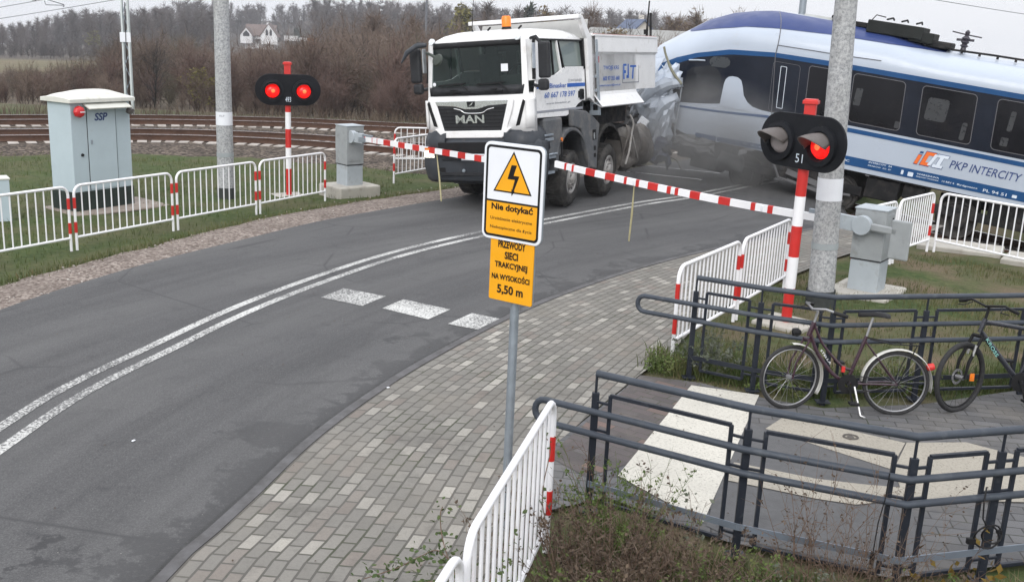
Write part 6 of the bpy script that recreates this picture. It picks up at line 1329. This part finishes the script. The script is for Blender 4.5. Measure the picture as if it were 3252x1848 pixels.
# dead grass fringe along the far track
def blades(name, P, hmin, hmax, wd, mat, label, cat, lean=0.259, seed=1, tips=3):
    r_ = np.random.default_rng(seed); n_ = len(P); a = r_.uniform(0, 60.207, n_); h = r_.uniform(hmin, hmax, n_); dx, dy = np.cos(a), np.sin(a); ln = r_.normal(0, lean, (n_, 2))*h[:, None]; w_ = wd*r_.uniform(.6, 1.3, n_)
    b0 = P-np.stack([dx*w_, dy*w_, np.zeros(n_)], 1); b1 = P+np.stack([dx*w_, dy*w_, np.zeros(n_)], 1); mid = P+np.stack([ln[:, 0]*.4, ln[:, 1]*.4, h*.6], 1); tip = P+np.stack([ln[:, 0], ln[:, 1], h], 1); m0 = mid-np.stack([dx*w_*.7, dy*w_*.7, 0*h], 1); m1 = mid+np.stack([dx*w_*.7, dy*w_*.7, 0*h], 1)
    V = np.stack([b0, b1, m1, m0, tip, tip], 1).reshape(-1, 3); i = np.arange(n_)[:, None]*6; F = np.concatenate([i+np.array([[0, 1, 2, 3]]), i+np.array([[3, 2, 4, 5]])])
    return tag(npmesh(name, V, F, mat), label, cat, None, 'stuff')
def spread(n_, fx, seed):
    r_ = np.random.default_rng(seed); out = []
    while len(out) < n_:
        p_ = fx(r_)
        if p_ is not None: out.append(p_)
    P = np.array(out); z = terrain_h(P[:, 0], P[:, 1]); return np.stack([P[:, 0], P[:, 1], z-.005], 1)
def mblade(name, a, b, c): 
    mt, n, bs, _ = nodes(name); ob = N(n, 'TexCoord').outputs['Object']; f = noise(n, ob, 3, 5, .7); cc = ramp(n, f, [(.32, a), (.5, b), (.68, c)]); g = noise(n, ob, 40, 2); cc = mix(n, ramp(n, g, [(.4, 0.0), (.7, .5)]), cc, c); n.links.new(cc, bs.inputs['Base Color']); bs.inputs['Roughness'].default_value = .8; bs.inputs['Specular IOR Level'].default_value = .2; return mt
m_gr = mblade('grass_blades', (.030, .062, .014), (.062, .095, .026), (.15, .14, .06)); m_dry = mblade('dead_grass_blades', (.10, .075, .05), (.17, .13, .085), (.24, .19, .12)); m_gr2 = mblade('short_turf_blades', (.040, .065, .020), (.080, .098, .034), (.17, .135, .075))
clump = np.random.default_rng(5).normal(size=(40, 3))
def patchy(x, y, s=1.0): return sum(math.sin(x*c[0]*s*1.3+y*c[1]*s*1.3+c[2]*9) for c in clump[:9])/4.0
glv = [tuple(p) for p in GRASSL]
def fL(r_):
    x, y = r_.uniform(-16, -2.4), r_.uniform(9.5, 25.4); d = float(polydist(np.array([x]), np.array([y]), GRASSL[::4])[0])
    if d < .02 or (d > .12 and r_.random() > .55+.35*patchy(x, y, 1.6)): return None
    if abs(x+7.6+(y-18.5)*.2) < .9 and abs(y-18.6) < .8 and r_.random() < .8: return None
    return (x, y)
blades('grass', spread(15000, fL, 11), .035, .11, .006, m_gr, 'short green grass on the left verge under the white fence', 'grass')
def fL2(r_):
    t = r_.integers(10, len(GRASSL)-1); p_ = GRASSL[t]; return (p_[0]+r_.normal(-.10, .13), p_[1]+r_.uniform(-.4, .4))
blades('grass', spread(2600, fL2, 12), .04, .13, .006, m_gr2, 'ragged grass edge along the gravel shoulder', 'grass')
pe = PE
def fR(r_):
    x, y = r_.uniform(1.6, 9.5), r_.uniform(9.0, 16.2)
    d = float(polydist(np.array([x]), np.array([y]), PE[::3])[0])
    if d > -.06 or y < 9.45-.35*min(1, abs(x-2.9))+.12*max(0, x-3.5)*.9: return None
    u, v = (x-6.9)*.835+(y-16.45)*.55, 0
    if u > .0: return None
    if r_.random() > .40+.45*patchy(x, y, 1.4): return None
    return (x, y)
blades('grass', spread(13000, fR, 13), .03, .10, .0055, m_gr2, 'patchy turf between the pavers, the barrier and the bicycles', 'grass')
def fU(r_):
    t = r_.random(); a = np.array([1.5, 9.62]); b = np.array([2.95, 9.05]); c = np.array([6.2, 9.75]); p_ = a+(b-a)*t*2 if t < .5 else b+(c-b)*(t*2-1); return (p_[0]+r_.normal(0, .10), p_[1]+abs(r_.normal(0.05, .28)))
blades('grass', spread(6000, fU, 14), .05, .24, .006, m_gr, 'taller grass and weeds under the railing behind the bicycles', 'grass')
def fF(r_):
    x, y = r_.uniform(-.4, 4.6), r_.uniform(3.0, 6.6)
    if x < .36+(y-6)*.236+.03 and y < 6.2: return None
    if y > 5.95 and x < .48: return None
    lim = np.interp(x, [.2, .62, 1.52, 2.43, 3.1, 4.4], [6.6, 6.42, 5.86, 5.50, 5.66, 6.0])-.04
    if y > lim: return None
    return (x, y)
blades('grass', spread(20000, fF, 15), .04, .18, .0045, m_gr, 'low grass and litter of the foreground bed', 'grass'); blades('grass', spread(12000, fF, 16), .04, .22, .004, m_dry, 'dead straw mixed into the foreground bed', 'grass', .6)
def fT(r_):
    t = r_.integers(60, 200); q = offset(resample(FAR, 260), 1.9+abs(r_.normal(0, 1.3))); p_ = q[t]; return (p_[0]+r_.uniform(-.3, .3), p_[1]+r_.uniform(-.3, .3))
bl = [fT(np.random.default_rng(900+k)) for k in range(40)]
qf = [offset(resample(FAR, 260), 1.8+.35*k) for k in range(9)]
def fT2(r_): p_ = qf[r_.integers(0, 9)][r_.integers(50, 210)]; return (p_[0]+r_.uniform(-.3, .3), p_[1]+r_.uniform(-.25, .25))
blades('dead_grass', spread(7000, fT2, 17), .20, .65, .010, mblade('track_side_dead_grass', (.055, .040, .030), (.090, .066, .048), (.14, .105, .075)), 'dead straw coloured grass along the far track edge', 'grass', .3)
# individually visible trees
def tree(label, u, vtop, y, proto, mats, group='single trees beyond the tracks', cat='tree', leaf=None, name='bare_tree', wide=1.0, base=None):
    p_ = at_px(u, vtop, y); zb = float(terrain_h(p_.x, y)) if base is None else base; H_ = p_.z-zb
    V, F, MI = proto; V = V*np.array([wide, wide, 1])*H_/V[:, 2].max()
    t = thing(name, label, cat, (p_.x, y, zb-.05), 0, group)
    a = npmesh('trunk', V, F[MI == 0], mats[0], None, t); b = npmesh('crown', V, F[MI != 0], mats[1:], (MI[MI != 0]-1), t); return t
def tp(seed, sp=.42, nb=44, nt_=16, tr=.040, tww=.006, up=.7, low=.12, tl=.16): return twig_cloud(seed, 1.0, sp, nb, nt_, tr, up, low, tl, tww)
tree('dark spreading bare tree with black limbs in the scrub between mast and concrete pole', 480, 118, 42, tp(201, .60, 40, 7, .05, .0035, .9, .08, .22), [M('black_bark', (.018, .016, .015), .9), M('black_twigs', (.035, .03, .028), .9)])
tree('olive yellow shrub in the scrub beside the left concrete pole', 625, 205, 43, leaves_on(*tp(202, .55, 40, 10), 3, 900, .022, 2), [m_trunk, m_twig, m_yell_l], name='shrub', cat='shrub', wide=1.3)
tree('rust coloured leafy tree below the white house', 985, 108, 110, leaves_on(*tp(203, .45, 44, 12), 4, 1400, .026, 2), [m_trunk, m_twig, m_orange_l])
tree('large grey brown bare tree with many fine limbs, left of the truck', 1165, 12, 82, tp(204, .55, 70, 22, .035, .0045, .95, .08, .20), [m_trunk, m_twig], wide=1.25)
tree('bare tree of upright limbs behind the truck antenna', 1300, 18, 78, tp(205, .40, 60, 20, .035, .005, 1.0, .1, .18), [m_trunk, m_twig])
tree('tree with yellow green crown above the truck cab', 1462, 2, 150, leaves_on(*tp(206, .36, 50, 16), 5, 2600, .030, 2), [m_trunk, m_wood, m_yell_l])
tree('slender bare tree reaching into the sky over the truck cab', 1545, -22, 140, tp(207, .30, 44, 14, .03, .0035, 1.0, .25, .14), [m_birch, m_wood])
tree('bare birch with open crown behind the amber beacon', 1640, 8, 130, tp(208, .34, 44, 14, .03, .004, .95, .25, .15), [m_birch, m_wood])
tree('dark narrow conifer behind the beacon', 1690, 2, 180, twig_cloud(209, 1.0, .18, 60, 22, .03, .0, .05, .10, .014, 'cone'), [m_trunk, m_everg], name='conifer_tree')
tree('ochre crowned tree behind the tipper front', 1742, 12, 120, leaves_on(*tp(210, .42, 50, 16), 6, 2200, .022, 2), [m_trunk, m_twig, m_ochre_l])
tree('tall airy bare tree above the tipper canopy', 1890, -15, 95, tp(211, .40, 50, 18, .03, .0035, .9, .2, .18), [m_birch, m_twig])
tree('ochre brown bush tree between the tipper and the far house', 1900, 68, 70, leaves_on(*tp(212, .50, 50, 16), 8, 1500, .020, 2), [m_trunk, m_twig, m_ochre_l], wide=1.3)
tree('dark green tree beside the house on the hill', 940, 88, 405, leaves_on(*twig_cloud(213, 1.0, .45, 50, 14, .03, .4, .05, .12, .016), 9, 1800, .04, 2), [m_trunk, m_everg, m_everg], wide=1.3, name='conifer_tree')
tree('bushy dark green conifer on the slope left of the concrete pole', 545, 78, 330, leaves_on(*twig_cloud(214, 1.0, .35, 50, 14, .03, .2, .05, .12, .016), 10, 1800, .04, 2), [m_trunk, m_everg, m_everg], wide=1.2, name='conifer_tree')
tree('bluish evergreen tree far behind the tipper', 2020, 56, 320, leaves_on(*twig_cloud(215, 1.0, .5, 50, 14, .03, .3, .05, .12, .016), 11, 2000, .05, 2), [m_trunk, m_everg, m_everg], wide=1.6, name='conifer_tree')
for k, (u, v, y, lb) in enumerate(((2125, 22, 110, 'airy bare tree against the sky left of the train nose'), (2180, 52, 120, 'low brown bare tree between two taller ones left of the train nose'), (2265, 12, 105, 'broad bare tree right above the train nose'), (2345, 16, 110, 'bare tree peeping over the train nose, second from the right'), (2425, 18, 112, 'bare tree peeping over the train roof, rightmost'))):
    tree(lb, u, v, y, leaves_on(*tp(220+k, .46, 46, 20, .03, .0045, .85, .12, .17), 30+k, 500, .016, 2), [m_trunk, m_twig, m_ochre_l], wide=1.15)
tree('bare tree at the left photo edge on the slope', 60, 62, 300, tp(230, .36, 40, 18, .03, .005), [m_trunk, m_wood])
tree('bare tree on the skyline left of the mast', 228, 30, 290, tp(231, .34, 40, 18, .03, .005), [m_trunk, m_wood])
tree('yellow green hedge tree left of the catenary mast', 300, 92, 240, leaves_on(*tp(232, .42, 40, 14), 12, 1200, .03, 2), [m_trunk, m_wood, m_yell_l], wide=1.3)

# ------------------------------------------------------------------ far houses
def house(label, u, v, y, W_, D_, He, Hr, rz, mroof, mwall, wins, hip=0, wing=None):
    p_ = at_px(u, v, y); t = thing('house', label, 'house', tuple(p_), rz, 'far houses')
    mb = MB(); mb.box((0, 0, He/2-1.5), (W_, D_, He+3))
    for s in (-1, 1): mb.prism([(-D_/2, He), (D_/2, He), (0, He+Hr)], (s*W_/2, 0, 0), (0, 1, 0), (0, 0, 1), (-s*.25, 0, 0))
    mb.build('wall', mwall, t)
    mb = MB()
    for s in (-1, 1): mb.add([(-W_/2-.5, s*(D_/2+.6), He-.5), (W_/2+.5, s*(D_/2+.6), He-.5), (W_/2+.5, 0, He+Hr+.15), (-W_/2-.5, 0, He+Hr+.15)], [(0, 1, 2, 3)])
    rf = mb.build('roof', mroof, t, solid=.2); mb = MB(); mb.box((W_*.2, .5, He+Hr+.2), (.7, .7, 1.6)); mb.build('chimney', mwall, rf)
    for c, sz, ax in wins:
        mb = MB(); mb.box(c, (sz[0], .12, sz[1]) if ax == 'y' else (.12, sz[0], sz[1])); w1 = mb.build('window', m_black, t)
    return t
m_rbrown = M('brown_tiles', (.125, .088, .075), .8, 0, .1, .3); m_rblue = M('blue_slate_tiles', (.07, .095, .16), .7, 0, .1, .3); m_rgrey = M('grey_barn_roof', (.25, .25, .24), .8, 0, .1, .2); m_plaster = M('house_white_plaster', (.70, .70, .71), .8, 0, .04, .3)
h = house('white house with brown roof and two gables on the hillside', 832, 131, 400, 11, 8, 2.4, 3.5, 0, m_rbrown, m_plaster, [((-3, -4.05, 1.2), (1.4, 1.3), 'y')])
for gx, gw, gh, mname in ((4.2, 6.4, 4.4, 'gable_wing'), (-4.4, 4.6, 2.9, 'gable_wing')):
    mb = MB(); mb.prism([(gx-gw/2, -1), (gx+gw/2, -1), (gx+gw/2, 2.0), (gx, 2.0+gh), (gx-gw/2, 2.0)], (0, -6.2, 0), (1, 0, 0), (0, 0, 1), (0, 3, 0)); wg = mb.build(mname, m_plaster, h)
    mb = MB()
    for s in (-1, 1): mb.add([(gx+s*(gw/2+.5), -6.5, 1.6), (gx, -6.5, 2.15+gh), (gx, -2, 2.15+gh), (gx+s*(gw/2+.5), -2, 1.6)], [(0, 1, 2, 3)])
    mb.build('wing_roof', m_rbrown, wg, solid=.25)
    mb = MB()
    if gx > 0:
        for x in (-.75, .75): mb.prism([(gx+x-.45, 2.2), (gx+x+.45, 2.2), (gx+x+.45, 3.9), (gx+x, 4.7), (gx+x-.45, 3.9)], (0, -6.24, 0), (1, 0, 0), (0, 0, 1), (0, .06, 0))
    else: mb.prism([(gx-1.2, 1.6), (gx+1.2, 1.6), (gx+1.2, 2.6), (gx, 3.8), (gx-1.2, 2.6)], (0, -6.24, 0), (1, 0, 0), (0, 0, 1), (0, .06, 0))
    mb.build('gable_window', m_black, wg)
mb = MB(); mb.box((1.0, -5.0, .3), (14, 1.2, .9)); mb.build('dark_base', M('dark_garden_wall', (.06, .055, .05), .8), h)
house('cream house with blue slate roof far behind the tipper', 2015, 118, 190, 5.2, 3.6, 1.5, 1.4, R(-62), m_rblue, M('cream_plaster', (.56, .53, .48), .8, 0, .05), [((-2.62, -.8, .9), (.8, .9), 'x'), ((-2.62, .8, 1.0), (.6, .9), 'x'), ((0, -1.82, .5), (.9, .9), 'y')])
br = thing('barn', 'long grey roofed barn showing above the tipper edge', 'barn', tuple(at_px(2115, 140, 90)), R(-4)); mb = MB(); mb.box((0, 0, -1.2), (15, 6, 2.4)); mb.build('wall', M('barn_brick', (.30, .19, .14), .8), br)
mb = MB()
for s in (-1, 1): mb.add([(-7.8, s*3.6, -.35), (7.8, s*3.6, -.35), (6.6, 0, 1.05), (-6.6, 0, 1.05)], [(0, 1, 2, 3)])
rf = mb.build('roof', m_rgrey, br, solid=.15); mb = MB(); mb.add([(-4.5, -3.75, -.38), (4.5, -3.75, -.38), (3.8, -2.2, .12), (-2.5, -2.2, .22)], [(0, 1, 2, 3)]); mb.build('tile_patch', M('barn_ochre_patch', (.36, .25, .18), .8), rf, solid=.1)
fb = thing('white_shed', 'small white sheds right of the house on the hill', 'shed', tuple(at_px(925, 128, 395))); mb = MB(); mb.box((0, 0, .6), (5, 2, 1.8)); mb.box((4.5, 0, .4), (2.6, 2, 1.2)); mb.build('wall', m_plaster, fb); mb = MB(); mb.box((0, 0, 1.6), (5.4, 2.4, .2)); mb.build('roof', m_rgrey, fb)

# ------------------------------------------------------------------ foreground weeds
def weed(label, x, y, H_, rad, n_st, mats, seed, leafn=260, lsz=.016, lean=.5, cat='weed', name='dry_weed', z=0.0, tw=7):
    r_ = np.random.default_rng(seed); V, F, MI = [], [], []
    def sl(p, q, wd, wd2, mi):
        d = q-p; xx = np.cross(d, np.array([.3, -1, .2])); xx /= np.linalg.norm(xx)+1e-9; yy = np.cross(d, xx); yy /= np.linalg.norm(yy)+1e-9
        for ax in (xx, yy): b = len(V); V.extend([p-ax*wd, p+ax*wd, q+ax*wd2, q-ax*wd2]); F.append((b, b+1, b+2, b+3)); MI.append(mi)
    for k in range(n_st):
        a = r_.uniform(0, 6.28); rr = rad*math.sqrt(r_.random())*.5; p = np.array([rr*math.cos(a), rr*math.sin(a), 0]); h_ = H_*r_.uniform(.45, 1.05); d = np.array([math.cos(a)*lean*rr/rad*2, math.sin(a)*lean*rr/rad*2, 1.0])+r_.normal(0, .12, 3); d /= np.linalg.norm(d); n_ = 5; pts = [p]
        for i in range(n_): d = d+r_.normal(0, .13, 3); d /= np.linalg.norm(d); pts.append(pts[-1]+d*h_/n_)
        for i in range(n_): sl(pts[i], pts[i+1], .0026*(1-i/n_)+.0008, .0026*(1-(i+1)/n_)+.0006, 0)
        for t in range(tw):
            i = int(r_.integers(1, n_)); p2 = pts[i]+(pts[i+1]-pts[i])*r_.random(); td = d+r_.normal(0, .7, 3); td[2] = abs(td[2])*.8+.2; td /= np.linalg.norm(td); sl(p2, p2+td*h_*r_.uniform(.08, .28), .0014, .0006, 1)
    V = np.array(V); F = np.array(F); MI = np.array(MI)
    if leafn: V, F, MI = leaves_on(V, F, MI, seed+1, leafn, lsz, 2)
    t = thing(name, label, cat, (x, y, z), 0, None); npmesh('stems', V, F[MI < 2], mats[:2], MI[MI < 2], t)
    if leafn: npmesh('leaves', V, F[MI == 2], mats[2], None, t)
    return t
m_st = M('dry_stem_brown', (.13, .085, .06), .85, 0, .25, 20); m_st2 = M('dry_twig_grey', (.17, .13, .10), .85, 0, .25, 20); m_lf = mblade('weed_leaf_green', (.045, .085, .018), (.085, .13, .035), (.15, .16, .06)); m_lfd = mblade('withered_leaf_brown', (.045, .032, .025), (.080, .057, .043), (.125, .092, .063)); m_lfp = mblade('grey_green_leaf', (.06, .075, .05), (.10, .115, .085), (.15, .15, .12)); m_lfy = mblade('yellow_red_leaf', (.10, .075, .015), (.17, .12, .025), (.09, .04, .02)); m_ivy = mblade('ivy_leaf', (.03, .055, .018), (.055, .085, .03), (.10, .12, .05))
weed('brown withered bush beside the foreground white fence', .52, 5.45, .66, .66, 120, [m_st, m_st2, m_lfd], 301, 2800, .015, .6, 'bush', 'withered_bush')
weed('second withered bush, right of the one by the white fence', .98, 5.22, .52, .64, 100, [m_st, m_st2, m_lfd], 302, 2300, .014, .7, 'bush', 'withered_bush')
weed('bright green feathery weed by the first dark railing post', .76, 5.98, .66, .40, 44, [m_lf, m_lf, m_lf], 303, 2400, .011, .5, 'weed', 'green_weed')
weed('low green weed at the bottom beside the fence foot', .30, 4.75, .40, .60, 70, [m_lf, m_st2, m_lf], 304, 2200, .014, .7, 'weed', 'green_weed')
weed('tall reddish brown seed stalks before the railing panel', 1.86, 5.38, .98, .50, 26, [m_st, m_st, m_lfd], 305, 420, .011, .35, 'weed', 'dry_weed', 0, 11)
weed('grey brown seed stalks left of the railing bend', 2.16, 5.22, .72, .42, 34, [m_st2, m_st, m_lfd], 306, 420, .011, .5, 'weed', 'dry_weed', 0, 11)
weed('grey green leafy weed right of the withered bushes', 1.80, 4.98, .34, .60, 70, [m_lf, m_st2, m_lfp], 307, 2200, .015, .8, 'weed', 'green_weed')
weed('straw coloured tangle at the bottom centre of the bed', 1.32, 4.75, .34, .6, 60, [m_st2, m_st2, m_lfd], 308, 700, .014, .9, 'weed', 'dry_weed')
weed('thin upright weed with a few leaves in front of the white tactile slab', 1.16, 5.72, .62, .08, 5, [m_st, m_st2, m_lfp], 309, 60, .018, .2, 'weed', 'thin_weed')
weed('thin bare weed beside the first railing post', .66, 6.25, .75, .07, 4, [m_st, m_st, m_lfd], 310, 14, .013, .2, 'weed', 'thin_weed')
weed('small plant with yellow and dark red leaves under the cable lock', 2.66, 5.46, .46, .34, 9, [m_st, m_st, m_lfy], 311, 46, .034, .7, 'plant', 'bramble_shoot')
weed('low bramble tangle at the bottom right corner', 2.95, 5.22, .26, .62, 46, [m_st, m_st2, m_lfd], 312, 500, .02, 1.2, 'weed', 'dry_weed')
weed('brown litter and stalks at the bottom right', 2.5, 4.9, .24, .60, 46, [m_st, m_st2, m_lfd], 313, 700, .018, 1.0, 'weed', 'dry_weed')
weed('grey silvery herb under the railing, beside the first upper post', 2.02, 9.62, .42, .36, 46, [m_lfp, m_lfp, m_lfp], 314, 1300, .016, .6, 'herb', 'silvery_herb')
weed('green tuft at the free end of the upper railing', 1.55, 9.62, .26, .30, 40, [m_lf, m_st2, m_lf], 315, 700, .015, .8, 'weed', 'green_weed')
weed('green tuft under the front wheel of the old bicycle', 2.62, 9.10, .25, .36, 36, [m_lf, m_st2, m_lf], 316, 600, .015, .8, 'weed', 'green_weed')
weed('green weed between the two bicycles', 3.85, 9.35, .30, .40, 36, [m_lf, m_st2, m_lf], 317, 600, .015, .8, 'weed', 'green_weed')
def ivy(label, pts, n_, sz, seed, mats=(None,)):
    r_ = np.random.default_rng(seed); C_ = catmull(pts, 8); t = thing('bramble', label, 'bramble', tuple(C_[0])); C0 = C_-C_[0]; mb = MB(); mb.tube(C0.tolist(), .0032, 5); mb.build('stem', m_st, t)
    mb = MB()
    for k in range(n_):
        p_ = Vector(C0[r_.integers(0, len(C0))])+Vector(r_.normal(0, .035, 3)); a = Vector(r_.normal(size=3)).normalized(); a.z *= .5; b = a.cross(Vector(r_.normal(size=3))).normalized(); s = sz*r_.uniform(.6, 1.2); mid = a.cross(b)*s*.15
        mb.add([p_-a*s, p_-a*s*.2+b*s*.55, p_+a*s*.5+b*s*.35, p_+a*s, p_+a*s*.5-b*s*.35, p_-a*s*.2-b*s*.55, p_+mid], [(0, 1, 6), (1, 2, 6), (2, 3, 6), (3, 4, 6), (4, 5, 6), (5, 0, 6)])
    mb.build('leaves', m_ivy, t); return t
weed('dark green weed mass under the withered bushes at the bottom edge', .62, 4.78, .36, .70, 80, [m_lf, m_st2, m_lf], 318, 2600, .014, .8, 'weed', 'green_weed')
weed('fresh green weed between withered bush and seed stalks', 1.38, 5.28, .34, .42, 46, [m_lf, m_st2, m_lf], 319, 1500, .013, .8, 'weed', 'green_weed')
weed('green weed right of the seed stalks by the railing', 2.32, 5.05, .32, .5, 50, [m_lf, m_st2, m_lf], 320, 1500, .014, .8, 'weed', 'green_weed')
ivy('leafy bramble shoot creeping on the pavers left of the foreground fence', [(-.12, 5.0, .12), (-.26, 5.2, .24), (-.36, 5.28, .30), (-.46, 5.3, .25), (-.60, 5.33, .15), (-.80, 5.36, .05)], 130, .024, 401)
ivy('bramble shoot standing up left of the foreground fence end', [(-.14, 4.95, .1), (-.28, 5.2, .26), (-.34, 5.32, .36), (-.36, 5.38, .47), (-.35, 5.40, .52)], 60, .022, 402)
ivy('bramble shoot hanging over the pavers at the bottom edge, left of the fence', [(-.10, 4.9, .15), (-.30, 5.15, .16), (-.42, 5.2, .14), (-.52, 5.2, .06)], 70, .022, 405)
ivy('bramble shoot winding through the foreground fence bars', [(-.08, 4.5, .3), (-.02, 4.7, .62), (.02, 4.9, .45), (.07, 5.1, .66), (.14, 5.4, .52)], 60, .020, 403)
ivy('bramble shoot on the foreground fence near its far post', [(.32, 5.4, .2), (.24, 5.6, .5), (.28, 5.8, .75), (.20, 5.65, .9)], 22, .018, 404)
# fallen leaves and road litter
mb = MB()
for k in range(260):
    x, y = (random.uniform(.2, 4.4), random.uniform(5.7, 9.3)) if k < 150 else (random.uniform(-5, 3), random.uniform(5, 16)); a = random.uniform(0, 6.28); s = random.uniform(.006, .016); z = .026 if k < 150 else .014
    mb.add([(x+s*math.cos(a), y+s*math.sin(a), z), (x+s*.5*math.cos(a+1.57), y+s*.5*math.sin(a+1.57), z+.004), (x-s*math.cos(a), y-s*math.sin(a), z), (x-s*.5*math.cos(a+1.57), y-s*.5*math.sin(a+1.57), z+.004)], [(0, 1, 2, 3)])
tag(mb.build('fallen_leaves', m_lfd, recalc=False), 'small fallen leaves lying scattered over road and pavers', 'leaves', None, 'stuff')
mb = MB()
for x, y in ((-1.10, 8.75), (-2.9, 7.3)): mb.box((x, y, .010), (.03, .018, .008), 0, Matrix.Rotation(x*5, 3, 'Z'))
tag(mb.build('paper_scraps', m_signwhite, bev=.003), 'tiny pale paper scraps lying on the asphalt', 'litter')
mb = MB()
for k in range(420):
    t = random.randint(14, len(G1)-4); f = random.random(); p_ = G1[t]+(G2[t]-G1[t])*f; s = random.uniform(.008, .028); mb.box((p_[0]+random.uniform(-.1, .1), p_[1]+random.uniform(-.1, .1), max(float(terrain_h(p_[0], p_[1]))+.03, -.06)+s*.3), (s, s*.8, s*.6), 0, Matrix.Rotation(random.uniform(0, 3), 3, (.3, .5, .8)))
tag(mb.build('loose_stones', gravel_mat('loose_stone', (.20, .17, .15), (.30, .26, .23), (.45, .42, .39), 6)), 'loose stones along the gravel shoulder', 'stones', None, 'stuff')
# concrete slabs behind the corner fence
for x, y, a in ((7.6, 16.9, -.5), (8.6, 15.9, -.6), (9.6, 14.9, -.6)):
    mb = MB(); mb.box((0, 0, 0), (1.3, .9, .12)); o = mb.build('concrete_slab', m_concrete, bev=.02); o.location = (x, y, -.02); o.rotation_euler = (0, 0, a); tag(o, 'pale concrete walkway slab behind the corner fence', 'slab', 'walkway slabs')

# ------------------------------------------------------------------ dust hanging over the wreck
def dust():
    mb = MB(); rows = []; c = Vector((4.35, 22.4, .95))
    for th in np.linspace(0, math.pi, 12): rows.append([c+Vector((2.5*math.sin(th)*math.cos(p_), 1.4*math.sin(th)*math.sin(p_), 1.8*math.cos(th))) for p_ in np.linspace(0, 2*math.pi, 25)])
    mb.grid(rows); mt = bpy.data.materials.new('dust'); mt.use_nodes = True; n = mt.node_tree; n.nodes.clear(); out = n.nodes.new('ShaderNodeOutputMaterial'); vol = n.nodes.new('ShaderNodeVolumePrincipled'); vol.inputs['Color'].default_value = (.66, .655, .65, 1); vol.inputs['Anisotropy'].default_value = .2
    tc = N(n, 'TexCoord').outputs['Generated']; d = N(n, 'VectorMath', operation='DISTANCE'); n.links.new(tc, d.inputs[0]); d.inputs[1].default_value = (.47, .5, .48)
    f = ramp(n, d.outputs['Value'], [(.08, 1.0), (.46, 0.0)]); f2 = noise(n, N(n, 'TexCoord').outputs['Object'], .9, 5, .6); f2 = ramp(n, f2, [(.35, .15), (.65, 1.0)])
    dn = math_(n, 'MULTIPLY', math_(n, 'MULTIPLY', f, f2), 1.45); n.links.new(dn, vol.inputs['Density']); n.links.new(vol.outputs[0], out.inputs['Volume'])
    o = mb.build('dust_cloud', mt); return tag(o, 'grey dust hanging round the crushed train nose', 'dust', None, 'stuff')
dust()
S.cycles.volume_step_rate = 2.0; S.cycles.volume_max_steps = 64; S.cycles.transparent_max_bounces = 12

# ------------------------------------------------------------------ haze over the far slope
mb = MB(); mb.box((0, 335, -20), (1400, 690, 64))
mt = bpy.data.materials.new('haze_air'); mt.use_nodes = True; n = mt.node_tree; n.nodes.clear(); out = n.nodes.new('ShaderNodeOutputMaterial'); vol = n.nodes.new('ShaderNodeVolumePrincipled'); vol.inputs['Color'].default_value = (.86, .89, .95, 1); vol.inputs['Density'].default_value = .0005; n.links.new(vol.outputs[0], out.inputs['Volume'])
hz = mb.build('haze', mt); hz['kind'] = 'stuff'; hz['label'] = 'thin pale autumn haze in the air over the far slope'; hz['category'] = 'haze'
